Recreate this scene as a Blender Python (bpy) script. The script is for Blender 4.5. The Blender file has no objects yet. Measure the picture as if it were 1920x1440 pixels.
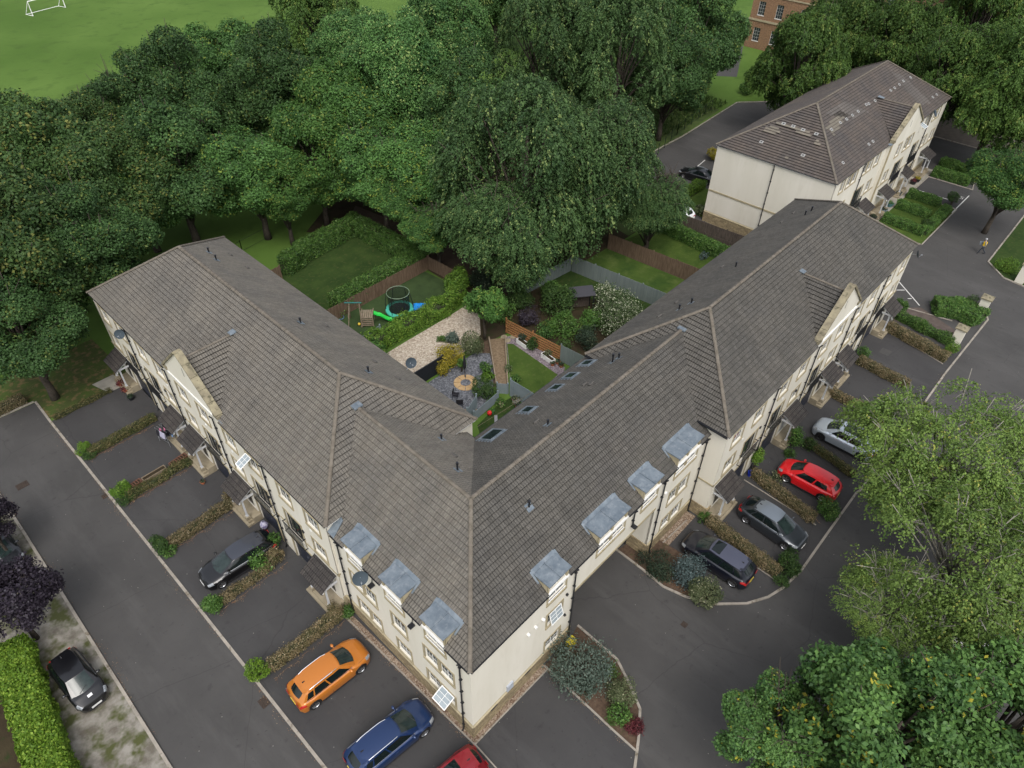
import bpy, bmesh, math, random
import numpy as np
from mathutils import Vector, Matrix
R = math.radians
sc = bpy.context.scene
col = sc.collection
random.seed(7)

# ------------------------------------------------------------------ camera
CAM = np.array([-9.973394, -11.256023, 37.932454])
FW = np.array([0.55227756, 0.50075298, -0.66651028])
RT = np.array([0.68049584, -0.73262872, 0.013438])
UP = np.array([0.48157545, 0.46097898, 0.74537472])
FPX = 1331.0
cd = bpy.data.cameras.new('camera'); cam = bpy.data.objects.new('camera', cd); col.objects.link(cam)
m = Matrix(((RT[0], UP[0], -FW[0], CAM[0]), (RT[1], UP[1], -FW[1], CAM[1]), (RT[2], UP[2], -FW[2], CAM[2]), (0, 0, 0, 1)))
cam.matrix_world = m
cd.sensor_width = 36; cd.lens = 36 * FPX / 1920; cd.clip_start = .5; cd.clip_end = 4000
sc.camera = cam
# ------------------------------------------------------------------ sky and sun (overcast)
w = bpy.data.worlds.new('World'); sc.world = w; w.use_nodes = True
nt = w.node_tree; nt.nodes.clear()
sky = nt.nodes.new('ShaderNodeTexSky'); sky.sky_type = 'NISHITA'; sky.sun_disc = False
SUN_EL, SUN_ROT = R(55), R(220)
sky.sun_elevation = SUN_EL; sky.sun_rotation = SUN_ROT; sky.air_density = 1.0; sky.dust_density = 4.0; sky.ozone_density = 1.0
hs = nt.nodes.new('ShaderNodeHueSaturation'); hs.inputs['Saturation'].default_value = .35
bg = nt.nodes.new('ShaderNodeBackground'); bg.inputs['Strength'].default_value = .15
out = nt.nodes.new('ShaderNodeOutputWorld')
nt.links.new(sky.outputs[0], hs.inputs['Color']); nt.links.new(hs.outputs[0], bg.inputs[0]); nt.links.new(bg.outputs[0], out.inputs[0])
sl = bpy.data.lights.new('sun', 'SUN'); sl.energy = .5; sl.angle = R(28); sl.color = (1, .96, .9)
so = bpy.data.objects.new('sun', sl); col.objects.link(so)
# Nishita: direction to sun = (sin(rot)*cos(el), cos(rot)*cos(el), sin(el))
dsun = Vector((math.sin(SUN_ROT) * math.cos(SUN_EL), math.cos(SUN_ROT) * math.cos(SUN_EL), math.sin(SUN_EL)))
so.rotation_euler = dsun.to_track_quat('Z', 'Y').to_euler()
so.location = (0, 0, 80)
sc.view_settings.view_transform = 'Standard'; sc.view_settings.look = 'None'; sc.view_settings.gamma = 1
sc.view_settings.use_curve_mapping = False
sc.view_settings.exposure = .90

# ------------------------------------------------------------------ helpers
def ray(px, py):
    return FW * FPX + RT * (px - 960) - UP * (py - 720)
def U(px, py, z=0.0):
    """point of the real scene at height z seen at photo pixel px,py (surveying helper)"""
    d = ray(px, py); t = (z - CAM[2]) / d[2]; p = CAM + d * t
    return (float(p[0]), float(p[1]), z)
SH = .0226          # the left wing is not quite square to the right one
def shear(p): return (p[0] + SH * p[1], p[1], p[2])
def noshear(p): return tuple(p)
def hit(px, py, n, k, sh=True):
    """frame point on plane n.P=k"""
    d = ray(px, py); o = CAM.copy(); d = np.array(d)
    if sh: o = np.array([o[0] - SH * o[1], o[1], o[2]]); d = np.array([d[0] - SH * d[1], d[1], d[2]])
    n = np.array(n, float); t = (k - n @ o) / (n @ d); return o + d * t

def tag(o, label=None, cat=None, group=None, kind=None):
    if label: o['label'] = label
    if cat: o['category'] = cat
    if group: o['group'] = group
    if kind: o['kind'] = kind
    return o
def empty(name, loc, label=None, cat=None, group=None, rz=0):
    o = bpy.data.objects.new(name, None); col.objects.link(o); o.location = loc; o.rotation_euler.z = rz
    o.empty_display_size = .3
    return tag(o, label, cat, group)

class MB:
    def __init__(s, tf=None, rz=0): s.v = []; s.f = []; s.uv = []; s.tf = tf; s.hasuv = False
    def face(s, pts, uv=None):
        b = len(s.v); s.v += [tuple(p) for p in pts]; s.f.append(list(range(b, b + len(pts))))
        s.uv.append(uv); s.hasuv |= uv is not None
    def add(s, vs, fs):
        b = len(s.v); s.v += [tuple(p) for p in vs]
        for f in fs: s.f.append([b + i for i in f]); s.uv.append(None)
    def box(s, x0, x1, y0, y1, z0, z1):
        P = [(x0, y0, z0), (x1, y0, z0), (x1, y1, z0), (x0, y1, z0), (x0, y0, z1), (x1, y0, z1), (x1, y1, z1), (x0, y1, z1)]
        s.hexa(P)
    def hexa(s, P):
        s.add(P, [(0, 3, 2, 1), (4, 5, 6, 7), (0, 1, 5, 4), (1, 2, 6, 5), (2, 3, 7, 6), (3, 0, 4, 7)])
    def beam(s, a, b, w, h=None, up=(0, 0, 1)):
        h = h or w; a = Vector(a); b = Vector(b); d = (b - a)
        if d.length < 1e-6: return
        d.normalize(); u = Vector(up)
        if abs(d.dot(u)) > .98: u = Vector((1, 0, 0))
        r = d.cross(u).normalized(); u = r.cross(d).normalized()
        P = []
        for c in (a, b):
            for i, j in ((-1, -1), (1, -1), (1, 1), (-1, 1)): P.append(c + r * w / 2 * i + u * h / 2 * j)
        s.add(P, [(0, 3, 2, 1), (4, 5, 6, 7), (0, 1, 5, 4), (1, 2, 6, 5), (2, 3, 7, 6), (3, 0, 4, 7)])
    def tube(s, pts, rad, n=8, cap=True):
        pts = [Vector(p) for p in pts]
        rads = rad if isinstance(rad, (list, tuple)) else [rad] * len(pts)
        rings = []; prev = None
        for i, p in enumerate(pts):
            d = (pts[min(i + 1, len(pts) - 1)] - pts[max(i - 1, 0)]).normalized()
            u = Vector((0, 0, 1)) if abs(d.z) < .95 else Vector((1, 0, 0))
            if prev is not None: u = prev
            r = d.cross(u).normalized(); u = r.cross(d).normalized(); prev = u
            rings.append([p + (r * math.cos(2 * math.pi * k / n) + u * math.sin(2 * math.pi * k / n)) * rads[i] for k in range(n)])
        vs = [q for rg in rings for q in rg]; fs = []
        for i in range(len(pts) - 1):
            for k in range(n):
                fs.append((i * n + k, i * n + (k + 1) % n, (i + 1) * n + (k + 1) % n, (i + 1) * n + k))
        if cap: fs += [tuple(reversed(range(n))), tuple(range((len(pts) - 1) * n, len(pts) * n))]
        s.add(vs, fs)
    def lathe(s, prof, c=(0, 0, 0), n=16):
        vs = []; fs = []
        for r, z in prof:
            for k in range(n): vs.append((c[0] + r * math.cos(2 * math.pi * k / n), c[1] + r * math.sin(2 * math.pi * k / n), c[2] + z))
        for i in range(len(prof) - 1):
            for k in range(n): fs.append((i * n + k, i * n + (k + 1) % n, (i + 1) * n + (k + 1) % n, (i + 1) * n + k))
        fs.append(tuple(reversed(range(n)))); fs.append(tuple(range((len(prof) - 1) * n, len(prof) * n)))
        s.add(vs, fs)
    def prism(s, poly, z0, z1):
        n = len(poly); vs = [(p[0], p[1], z0) for p in poly] + [(p[0], p[1], z1) for p in poly]
        s.add(vs, [tuple(reversed(range(n))), tuple(range(n, 2 * n))] + [(i, (i + 1) % n, n + (i + 1) % n, n + i) for i in range(n)])
    def grid(s, P):
        nr = len(P); nc = len(P[0]); vs = [p for r in P for p in r]
        s.add(vs, [(i * nc + j, i * nc + j + 1, (i + 1) * nc + j + 1, (i + 1) * nc + j) for i in range(nr - 1) for j in range(nc - 1)])
    def build(s, name, mat, parent=None, loc=None, smooth=False, bevel=0, merge=False, world=False):
        base = Vector(loc) if (loc is not None and (s.tf or world)) else Vector((0, 0, 0))
        vs = s.v
        if s.tf: vs = [s.tf(p) for p in vs]
        if parent is not None and s.tf:      # part given in world coordinates: make it local to its root
            r = parent
            off = Vector((0, 0, 0))
            while r is not None: off += r.location; r = r.parent
            base = off
        vs = [(p[0] - base[0], p[1] - base[1], p[2] - base[2]) for p in vs]
        me = bpy.data.meshes.new(name); me.from_pydata(vs, [], s.f)
        if s.hasuv:
            ul = me.uv_layers.new(name='UVMap'); k = 0
            for fi, f in enumerate(s.f):
                u = s.uv[fi]
                for j in range(len(f)):
                    if u is not None: ul.data[k].uv = u[j]
                    k += 1
        me.validate()
        if merge or bevel:
            bm = bmesh.new(); bm.from_mesh(me)
            bmesh.ops.remove_doubles(bm, verts=bm.verts, dist=1e-4)
            bmesh.ops.recalc_face_normals(bm, faces=bm.faces)
            if bevel: bmesh.ops.bevel(bm, geom=bm.edges[:], offset=bevel, segments=2, affect='EDGES')
            bm.to_mesh(me); bm.free()
        if smooth:
            for p in me.polygons: p.use_smooth = True
        me.materials.append(mat)
        o = bpy.data.objects.new(name, me); col.objects.link(o)
        if parent is not None: o.parent = parent
        elif loc is not None: o.location = loc
        return o

# ------------------------------------------------------------------ materials
def nmat(name):
    m = bpy.data.materials.new(name); m.use_nodes = True; n = m.node_tree
    return m, n, n.nodes['Principled BSDF']
def node(n, t, **kw):
    x = n.nodes.new(t)
    for k, v in kw.items():
        if k in x.inputs: x.inputs[k].default_value = v
        else: setattr(x, k, v)
    return x
def c4(c): return (c[0], c[1], c[2], 1)
def M(name, c, rough=.6, c2=None, scale=2., spec=.3, metal=0., bump=0., bscale=30., coat=0., c3=None, s3=30., detail=5., lo=.35, hi=.65, coord='Object', f3=(.55, .7), stretch=None):
    m, n, p = nmat(name); L = n.links.new
    p.inputs['Roughness'].default_value = rough; p.inputs['Metallic'].default_value = metal
    p.inputs['Specular IOR Level'].default_value = spec; p.inputs['Coat Weight'].default_value = coat
    p.inputs['Coat Roughness'].default_value = .05
    p.inputs['Base Color'].default_value = c4(c)
    tc = node(n, 'ShaderNodeTexCoord'); src = tc.outputs[coord]
    if coord == 'World':
        pass
    if stretch:
        mp = node(n, 'ShaderNodeMapping'); mp.inputs['Scale'].default_value = stretch; L(src, mp.inputs[0]); src = mp.outputs[0]
    if c2:
        t = node(n, 'ShaderNodeTexNoise', Scale=scale, Detail=detail, Roughness=.6); L(src, t.inputs['Vector'])
        rp = node(n, 'ShaderNodeValToRGB'); rp.color_ramp.elements[0].position = lo; rp.color_ramp.elements[1].position = hi
        rp.color_ramp.elements[0].color = c4(c); rp.color_ramp.elements[1].color = c4(c2); L(t.outputs[0], rp.inputs[0]); o = rp.outputs[0]
        if c3:
            t3 = node(n, 'ShaderNodeTexNoise', Scale=s3, Detail=3., Roughness=.6); L(src, t3.inputs['Vector'])
            r3 = node(n, 'ShaderNodeValToRGB'); r3.color_ramp.elements[0].position = f3[0]; r3.color_ramp.elements[1].position = f3[1]; L(t3.outputs[0], r3.inputs[0])
            mx = node(n, 'ShaderNodeMixRGB'); L(r3.outputs[0], mx.inputs[0]); L(o, mx.inputs[1]); mx.inputs[2].default_value = c4(c3); o = mx.outputs[0]
        L(o, p.inputs['Base Color'])
    if bump:
        t = node(n, 'ShaderNodeTexNoise', Scale=bscale, Detail=4.); L(src, t.inputs['Vector'])
        b = node(n, 'ShaderNodeBump', Strength=bump, Distance=.02); L(t.outputs[0], b.inputs['Height']); L(b.outputs[0], p.inputs['Normal'])
    return m

def tile_mat(name, ca, cb, mort, cwx, roll=True):
    """interlocking concrete tiles; UV in metres (u along the eaves, v up the slope)"""
    m, n, p = nmat(name); L = n.links.new
    p.inputs['Roughness'].default_value = .85; p.inputs['Specular IOR Level'].default_value = .2
    tc = node(n, 'ShaderNodeTexCoord')
    br = node(n, 'ShaderNodeTexBrick'); br.inputs['Color1'].default_value = c4(ca); br.inputs['Color2'].default_value = c4(cb); br.inputs['Mortar'].default_value = c4(mort)
    br.inputs['Scale'].default_value = 1.; br.inputs['Mortar Size'].default_value = .004; br.inputs['Mortar Smooth'].default_value = .3
    br.inputs['Brick Width'].default_value = .32; br.inputs['Row Height'].default_value = GAUGE; br.offset = .5 if roll else 0
    L(tc.outputs['UV'], br.inputs['Vector'])
    # dark line painted at each lap: shadow and dirt under the tile edge above
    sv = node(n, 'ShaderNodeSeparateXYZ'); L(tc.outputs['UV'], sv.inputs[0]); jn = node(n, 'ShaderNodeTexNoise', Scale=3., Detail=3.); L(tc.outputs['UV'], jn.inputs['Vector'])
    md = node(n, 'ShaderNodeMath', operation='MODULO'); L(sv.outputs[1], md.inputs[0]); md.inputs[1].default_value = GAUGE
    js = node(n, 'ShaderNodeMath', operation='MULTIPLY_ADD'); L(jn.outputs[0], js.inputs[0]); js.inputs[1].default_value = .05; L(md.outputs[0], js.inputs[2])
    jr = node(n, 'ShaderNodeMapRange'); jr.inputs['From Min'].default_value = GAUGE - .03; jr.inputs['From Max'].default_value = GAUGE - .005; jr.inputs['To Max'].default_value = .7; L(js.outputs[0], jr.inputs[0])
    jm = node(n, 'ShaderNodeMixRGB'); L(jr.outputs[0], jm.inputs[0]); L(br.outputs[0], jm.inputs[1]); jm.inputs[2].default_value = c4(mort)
    t = node(n, 'ShaderNodeTexNoise', Scale=.45, Detail=6., Roughness=.65); L(tc.outputs['Object'], t.inputs['Vector'])
    rp = node(n, 'ShaderNodeValToRGB'); rp.color_ramp.elements[0].position = .35; rp.color_ramp.elements[1].position = .68
    L(t.outputs[0], rp.inputs[0])
    mx = node(n, 'ShaderNodeMixRGB', blend_type='MULTIPLY'); mx.inputs[0].default_value = .8
    L(jm.outputs[0], mx.inputs[1])
    rp.color_ramp.elements[0].color = c4((.72, .74, .76)); rp.color_ramp.elements[1].color = c4(cwx); L(rp.outputs[0], mx.inputs[2])
    t2 = node(n, 'ShaderNodeTexNoise', Scale=9., Detail=4., Roughness=.7)
    L(tc.outputs['UV'], t2.inputs['Vector'])
    rp2 = node(n, 'ShaderNodeValToRGB'); rp2.color_ramp.elements[0].position = .3; rp2.color_ramp.elements[1].position = .7
    rp2.color_ramp.elements[0].color = c4((.82, .82, .82)); rp2.color_ramp.elements[1].color = c4((1.18, 1.17, 1.15)); L(t2.outputs[0], rp2.inputs[0])
    m2 = node(n, 'ShaderNodeMixRGB', blend_type='MULTIPLY'); m2.inputs[0].default_value = 1; L(mx.outputs[0], m2.inputs[1]); L(rp2.outputs[0], m2.inputs[2])
    mps = node(n, 'ShaderNodeMapping'); mps.inputs['Scale'].default_value = (2.2, .35, 1); L(tc.outputs['UV'], mps.inputs[0]); ts = node(n, 'ShaderNodeTexNoise', Scale=1., Detail=6., Roughness=.7); L(mps.outputs[0], ts.inputs['Vector'])
    rs = node(n, 'ShaderNodeMapRange'); rs.inputs['From Min'].default_value = .3; rs.inputs['From Max'].default_value = .7; rs.inputs['To Min'].default_value = .84; rs.inputs['To Max'].default_value = 1.14; L(ts.outputs[0], rs.inputs[0])
    m2b = node(n, 'ShaderNodeMixRGB', blend_type='MULTIPLY'); m2b.inputs[0].default_value = 1; L(m2.outputs[0], m2b.inputs[1]); L(rs.outputs[0], m2b.inputs[2]); m2 = m2b
    # lichen specks
    t3 = node(n, 'ShaderNodeTexNoise', Scale=14., Detail=5., Roughness=.75); L(tc.outputs['Object'], t3.inputs['Vector'])
    rp3 = node(n, 'ShaderNodeValToRGB'); rp3.color_ramp.elements[0].position = .61; rp3.color_ramp.elements[1].position = .74; L(t3.outputs[0], rp3.inputs[0])
    m3 = node(n, 'ShaderNodeMixRGB'); L(rp3.outputs[0], m3.inputs[0]); L(m2.outputs[0], m3.inputs[1]); m3.inputs[2].default_value = c4((.26, .25, .2))
    L(m3.outputs[0], p.inputs['Base Color'])
    # rolls
    sp = node(n, 'ShaderNodeSeparateXYZ'); L(tc.outputs['UV'], sp.inputs[0])
    mu = node(n, 'ShaderNodeMath', operation='MULTIPLY'); L(sp.outputs[0], mu.inputs[0]); mu.inputs[1].default_value = 2 * math.pi / .16
    si = node(n, 'ShaderNodeMath', operation='SINE'); L(mu.outputs[0], si.inputs[0])
    ad = node(n, 'ShaderNodeMath', operation='ADD'); L(si.outputs[0], ad.inputs[0])
    ms = node(n, 'ShaderNodeMath', operation='MULTIPLY'); L(br.outputs['Fac'], ms.inputs[0]); ms.inputs[1].default_value = -1.5; L(ms.outputs[0], ad.inputs[1])
    b = node(n, 'ShaderNodeBump', Strength=.8 if roll else .5, Distance=.02 if roll else .012); L(ad.outputs[0], b.inputs['Height']); L(b.outputs[0], p.inputs['Normal'])
    return m
GAUGE = .30

def stone_mat(name, ca, cb, mort, bw=.42, rh=.16):
    m, n, p = nmat(name); L = n.links.new; p.inputs['Roughness'].default_value = .9; p.inputs['Specular IOR Level'].default_value = .15
    g = node(n, 'ShaderNodeNewGeometry'); sp = node(n, 'ShaderNodeSeparateXYZ'); L(g.outputs['Position'], sp.inputs[0])
    ad = node(n, 'ShaderNodeMath', operation='ADD'); L(sp.outputs[0], ad.inputs[0]); L(sp.outputs[1], ad.inputs[1])
    cb_ = node(n, 'ShaderNodeCombineXYZ'); L(ad.outputs[0], cb_.inputs[0]); L(sp.outputs[2], cb_.inputs[1])
    br = node(n, 'ShaderNodeTexBrick'); br.inputs['Color1'].default_value = c4(ca); br.inputs['Color2'].default_value = c4(cb); br.inputs['Mortar'].default_value = c4(mort)
    br.inputs['Scale'].default_value = 1.; br.inputs['Mortar Size'].default_value = .012; br.inputs['Brick Width'].default_value = bw; br.inputs['Row Height'].default_value = rh
    L(cb_.outputs[0], br.inputs['Vector'])
    t = node(n, 'ShaderNodeTexNoise', Scale=5., Detail=5.); L(g.outputs['Position'], t.inputs['Vector'])
    mx = node(n, 'ShaderNodeMixRGB', blend_type='OVERLAY'); mx.inputs[0].default_value = .6; L(br.outputs[0], mx.inputs[1]); L(t.outputs[0], mx.inputs[2])
    L(mx.outputs[0], p.inputs['Base Color'])
    iv = node(n, 'ShaderNodeMath', operation='SUBTRACT'); iv.inputs[0].default_value = 1; L(br.outputs['Fac'], iv.inputs[1])
    b = node(n, 'ShaderNodeBump', Strength=.8, Distance=.03); L(iv.outputs[0], b.inputs['Height']); L(b.outputs[0], p.inputs['Normal'])
    return m

def leaf_mat(name, ca, cb, cc=None, rough=.5, trans=.25, objvar=.1):
    """leaf colour ranges from ca to cb by the per-leaf tint; cc for the few at the top of the range (flowers, new growth)"""
    m, n, p = nmat(name); L = n.links.new
    at = node(n, 'ShaderNodeAttribute', attribute_name='tint')
    rp = node(n, 'ShaderNodeValToRGB'); e = rp.color_ramp.elements; e[0].position = 0; e[0].color = c4(ca); e[1].position = .8; e[1].color = c4(cb)
    if cc: x = e.new(.9); x.color = c4(cc)
    L(at.outputs['Fac'], rp.inputs[0])
    oi = node(n, 'ShaderNodeObjectInfo')
    hsv = node(n, 'ShaderNodeHueSaturation'); L(rp.outputs[0], hsv.inputs['Color'])
    mr = node(n, 'ShaderNodeMapRange'); mr.inputs['To Min'].default_value = 1 - objvar * 1.5; mr.inputs['To Max'].default_value = 1 + objvar * 1.5; L(oi.outputs['Random'], mr.inputs[0]); L(mr.outputs[0], hsv.inputs['Value']); hsv.inputs['Saturation'].default_value = .97
    L(hsv.outputs[0], p.inputs['Base Color'])
    p.inputs['Roughness'].default_value = rough + .08; p.inputs['Specular IOR Level'].default_value = .22
    tr = node(n, 'ShaderNodeBsdfTranslucent'); L(hsv.outputs[0], tr.inputs[0])
    ms = node(n, 'ShaderNodeMixShader'); ms.inputs[0].default_value = trans
    L(p.outputs[0], ms.inputs[1]); L(tr.outputs[0], ms.inputs[2]); L(ms.outputs[0], n.nodes['Material Output'].inputs[0])
    return m

def asphalt(name, ca, cb, stain, seed=0.):
    m, n, p = nmat(name); L = n.links.new; p.inputs['Roughness'].default_value = .82; p.inputs['Specular IOR Level'].default_value = .25
    g = node(n, 'ShaderNodeNewGeometry'); mp = node(n, 'ShaderNodeMapping'); mp.inputs['Location'].default_value = (seed, seed * 2, 0); L(g.outputs['Position'], mp.inputs[0]); src = mp.outputs[0]
    def nz(sc_, det=6., ro=.6, stretch=None):
        t = node(n, 'ShaderNodeTexNoise', Scale=sc_, Detail=det, Roughness=ro); v = src
        if stretch: q = node(n, 'ShaderNodeMapping'); q.inputs['Scale'].default_value = stretch; L(src, q.inputs[0]); v = q.outputs[0]
        L(v, t.inputs['Vector']); return t.outputs[0]
    def ramp(x, a, b): r = node(n, 'ShaderNodeMapRange'); r.inputs['From Min'].default_value = a; r.inputs['From Max'].default_value = b; L(x, r.inputs[0]); return r.outputs[0]
    def mix(f, a, b, k=1.):
        x = node(n, 'ShaderNodeMixRGB'); 
        if k != 1.: q = node(n, 'ShaderNodeMath', operation='MULTIPLY'); L(f, q.inputs[0]); q.inputs[1].default_value = k; f = q.outputs[0]
        L(f, x.inputs[0])
        if isinstance(a, tuple): x.inputs[1].default_value = c4(a)
        else: L(a, x.inputs[1])
        x.inputs[2].default_value = c4(b); return x.outputs[0]
    o = mix(ramp(nz(.22, 8.), .35, .65), ca, cb)
    o = mix(ramp(nz(.5, 8., .7, (1, .22, 1)), .50, .72), o, tuple(v * 1.28 for v in cb), .7)      # worn lanes
    o = mix(ramp(nz(1.6, 6., .65), .60, .72), o, stain, .8)                                       # damp and oil stains
    o = mix(ramp(nz(5.5, 4., .6), .66, .72), o, tuple(v * .5 for v in ca), .7)                    # drips
    o = mix(ramp(nz(2.2, 8., .75), .58, .75), o, (.075, .062, .047), .45)                         # brown dust
    v = node(n, 'ShaderNodeTexVoronoi', Scale=1.5); L(src, v.inputs['Vector']); lt = node(n, 'ShaderNodeMath', operation='LESS_THAN'); L(v.outputs['Distance'], lt.inputs[0]); lt.inputs[1].default_value = .035
    o = mix(lt.outputs[0], o, (.26, .25, .22), .8)                                                # specks
    vc = node(n, 'ShaderNodeTexVoronoi', Scale=.16); vc.feature = 'DISTANCE_TO_EDGE'; wp = node(n, 'ShaderNodeTexNoise', Scale=1.2, Detail=6.); L(src, wp.inputs['Vector']); ad = node(n, 'ShaderNodeMixRGB'); ad.inputs[0].default_value = .25; L(src, ad.inputs[1]); L(wp.outputs['Color'], ad.inputs[2]); L(ad.outputs[0], vc.inputs['Vector'])
    lt2 = node(n, 'ShaderNodeMath', operation='LESS_THAN'); L(vc.outputs['Distance'], lt2.inputs[0]); lt2.inputs[1].default_value = .0022
    o = mix(lt2.outputs[0], o, tuple(v * .65 for v in ca), .4)                                   # hairline cracks
    L(o, p.inputs['Base Color'])
    b = node(n, 'ShaderNodeBump', Strength=.35, Distance=.02); L(nz(90.), b.inputs['Height']); L(b.outputs[0], p.inputs['Normal'])
    return m
ASPH = asphalt('asphalt', (.0475, .046, .0445), (.060, .058, .056), (.037, .036, .035))
ASPH2 = asphalt('bay_asphalt', (.038, .037, .0375), (.048, .047, .047), (.027, .026, .027), 13.)
KERB = M('kerb_concrete', (.22, .20, .17), .9, (.30, .27, .23), 1.5, bump=.3, bscale=40, c3=(.12, .10, .07), s3=2.5)
CONC = M('path_concrete', (.20, .19, .16), .9, (.30, .28, .24), .8, bump=.3, bscale=40)
FLAG = M('sandstone_step', (.20, .17, .115), .85, (.28, .24, .17), 1.8, bump=.3, bscale=25)
GRASS = M('grass_field', (.055, .105, .018), .95, (.085, .145, .030), .05, spec=.1, bump=.6, bscale=14, c3=(.045, .085, .016), s3=.4, detail=8, f3=(.5, .8))
LAWN = M('lawn_grass', (.034, .062, .012), .95, (.058, .092, .018), .6, spec=.1, bump=1., bscale=30, c3=(.085, .10, .03), s3=3.5, detail=8, f3=(.55, .8))
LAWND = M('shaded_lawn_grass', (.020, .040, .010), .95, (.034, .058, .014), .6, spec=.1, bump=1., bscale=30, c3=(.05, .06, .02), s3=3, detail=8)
LAWNT = M('turf_patch', (.050, .058, .022), .95, (.055, .085, .020), .8, spec=.1, bump=1., bscale=30, c3=(.13, .095, .045), s3=2., detail=8, f3=(.5, .65))
SOIL = M('woodland_soil', (.030, .022, .014), .95, (.045, .036, .020), .7, spec=.1, bump=.8, bscale=12, c3=(.025, .035, .012), s3=1.5)
BARK = M('bark_mulch', (.060, .040, .028), .95, (.10, .068, .048), 4., spec=.1, bump=1., bscale=25, c3=(.05, .06, .02), s3=1.2, f3=(.6, .75))
def pebble(name, ca, cb, cc, sc_=14):
    m, n, p = nmat(name); L = n.links.new; p.inputs['Roughness'].default_value = .85; p.inputs['Specular IOR Level'].default_value = .2
    g = node(n, 'ShaderNodeNewGeometry'); v = node(n, 'ShaderNodeTexVoronoi', Scale=sc_); L(g.outputs['Position'], v.inputs['Vector'])
    sp = node(n, 'ShaderNodeSeparateColor'); L(v.outputs['Color'], sp.inputs[0])
    rp = node(n, 'ShaderNodeValToRGB'); e = rp.color_ramp.elements; e[0].color = c4(ca); e[1].color = c4(cc); x = e.new(.5); x.color = c4(cb); L(sp.outputs[0], rp.inputs[0])
    L(rp.outputs[0], p.inputs['Base Color'])
    b = node(n, 'ShaderNodeBump', Strength=1., Distance=.03); b.invert = True; L(v.outputs['Distance'], b.inputs['Height']); L(b.outputs[0], p.inputs['Normal'])
    return m
GRAVW = pebble('cream_gravel', (.24, .19, .145), (.35, .30, .235), (.47, .42, .345), 9)
GRAVS = pebble('slate_chippings', (.055, .06, .068), (.10, .105, .118), (.18, .185, .20), 11)
GRAVB = pebble('brown_pebbles', (.10, .06, .04), (.19, .14, .10), (.32, .26, .20), 16)
VERGE = M('gravel_verge', (.11, .098, .078), .95, (.24, .225, .195), 1.1, bump=1., bscale=22, c3=(.060, .066, .022), s3=.9, detail=14, f3=(.47, .62), lo=.38, hi=.62)
WALL = M('cream_render', (.56, .53, .45), .9, (.61, .58, .505), .5, spec=.1, bump=.08, bscale=60, c3=(.53, .50, .42), s3=1.4, f3=(.52, .8), stretch=(1, 1, .22), detail=8)
STONE = stone_mat('rubble_stone', (.30, .24, .14), (.20, .16, .10), (.16, .13, .09))
SURR = M('stone_surround', (.27, .235, .15), .9, (.36, .31, .21), 2., spec=.1, bump=.2, bscale=30)
COPE = M('coping_stone', (.16, .14, .10), .9, (.27, .24, .16), 1.6, spec=.1, bump=.4, bscale=14, c3=(.08, .075, .05), s3=3)
WHITE = M('white_upvc', (.72, .72, .70), .35, spec=.5)
GLASS = M('window_glass', (.03, .036, .038), .05, spec=.5)
GLASSC = M('window_glass_lit', (.10, .12, .13), .05, (.03, .035, .04), 1.5, spec=.5)  # paler pane copy with sky reflection put into its colour
BLACK = M('black_gloss_paint', (.012, .013, .016), .35, spec=.5)
GARAGE = M('garage_door_paint', (.014, .017, .028), .45, (.020, .024, .036), 1., spec=.4)
LEAD = M('lead_sheet', (.10, .125, .15), .5, (.16, .19, .215), 2.2, spec=.4, metal=.15, bump=.12, bscale=6, c3=(.24, .265, .285), s3=3.5, f3=(.52, .85), detail=10)
IRON = M('iron_grate', (.035, .025, .02), .7, (.06, .045, .035), 20, metal=.3)
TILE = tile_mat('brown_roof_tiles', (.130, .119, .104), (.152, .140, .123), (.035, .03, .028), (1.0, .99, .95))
TILED = tile_mat('grey_roof_tiles', (.080, .075, .067), (.100, .094, .085), (.03, .028, .026), (1.0, .99, .96))  # brown tiles with the shade of the right-hand slopes put into the colour
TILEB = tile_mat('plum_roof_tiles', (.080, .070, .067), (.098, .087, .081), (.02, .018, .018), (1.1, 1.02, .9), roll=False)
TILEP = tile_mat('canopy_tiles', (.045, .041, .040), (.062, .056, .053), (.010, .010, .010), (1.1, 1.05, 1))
RIDGE = M('ridge_tile', (.105, .09, .072), .9, (.15, .132, .108), 2.5, bump=.3, bscale=12, c3=(.09, .08, .06), s3=4)
FENCEG = M('grey_green_fence', (.12, .145, .14), .8, (.15, .18, .17), 1., stretch=(6, 6, .4), bump=.3, bscale=8)
FENCEB = M('blue_grey_fence', (.16, .20, .22), .75, (.20, .24, .26), 1.5, bump=.2)
FENCEW = M('weathered_timber_fence', (.085, .055, .035), .9, (.15, .105, .07), 2., stretch=(5, 5, .6), bump=.4, bscale=10)
FENCED = M('dark_timber_fence', (.05, .04, .032), .9, (.10, .08, .065), 2., stretch=(5, 5, .6), bump=.4)
FENCEO = M('orange_timber', (.22, .10, .035), .8, (.30, .15, .06), 3., bump=.3)
TIMB = M('aged_timber', (.16, .125, .085), .9, (.23, .185, .135), 4., bump=.3)
TRUNK = M('tree_bark', (.035, .028, .022), .95, (.07, .058, .045), 5., bump=.8, bscale=14)
TWIG = M('pale_twig_bark', (.16, .15, .125), .9, (.24, .225, .19), 4.)
RUBBER = M('tyre_rubber', (.012, .012, .013), .8)
ALLOY = M('alloy_wheel', (.45, .46, .48), .3, metal=.9)
DALLOY = M('dark_alloy', (.05, .05, .055), .35, metal=.7)
CGLASS = M('car_glass', (.006, .010, .010), .03, spec=.5)
CGLASSL = M('windscreen_glass', (.010, .018, .017), .03, (.022, .034, .032), 3., spec=.5)
CHROME = M('chrome', (.75, .76, .78), .12, metal=1.)
LAMPW = M('headlamp_glass', (.30, .32, .34), .08, (.12, .13, .14), 14, spec=.9)
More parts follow.
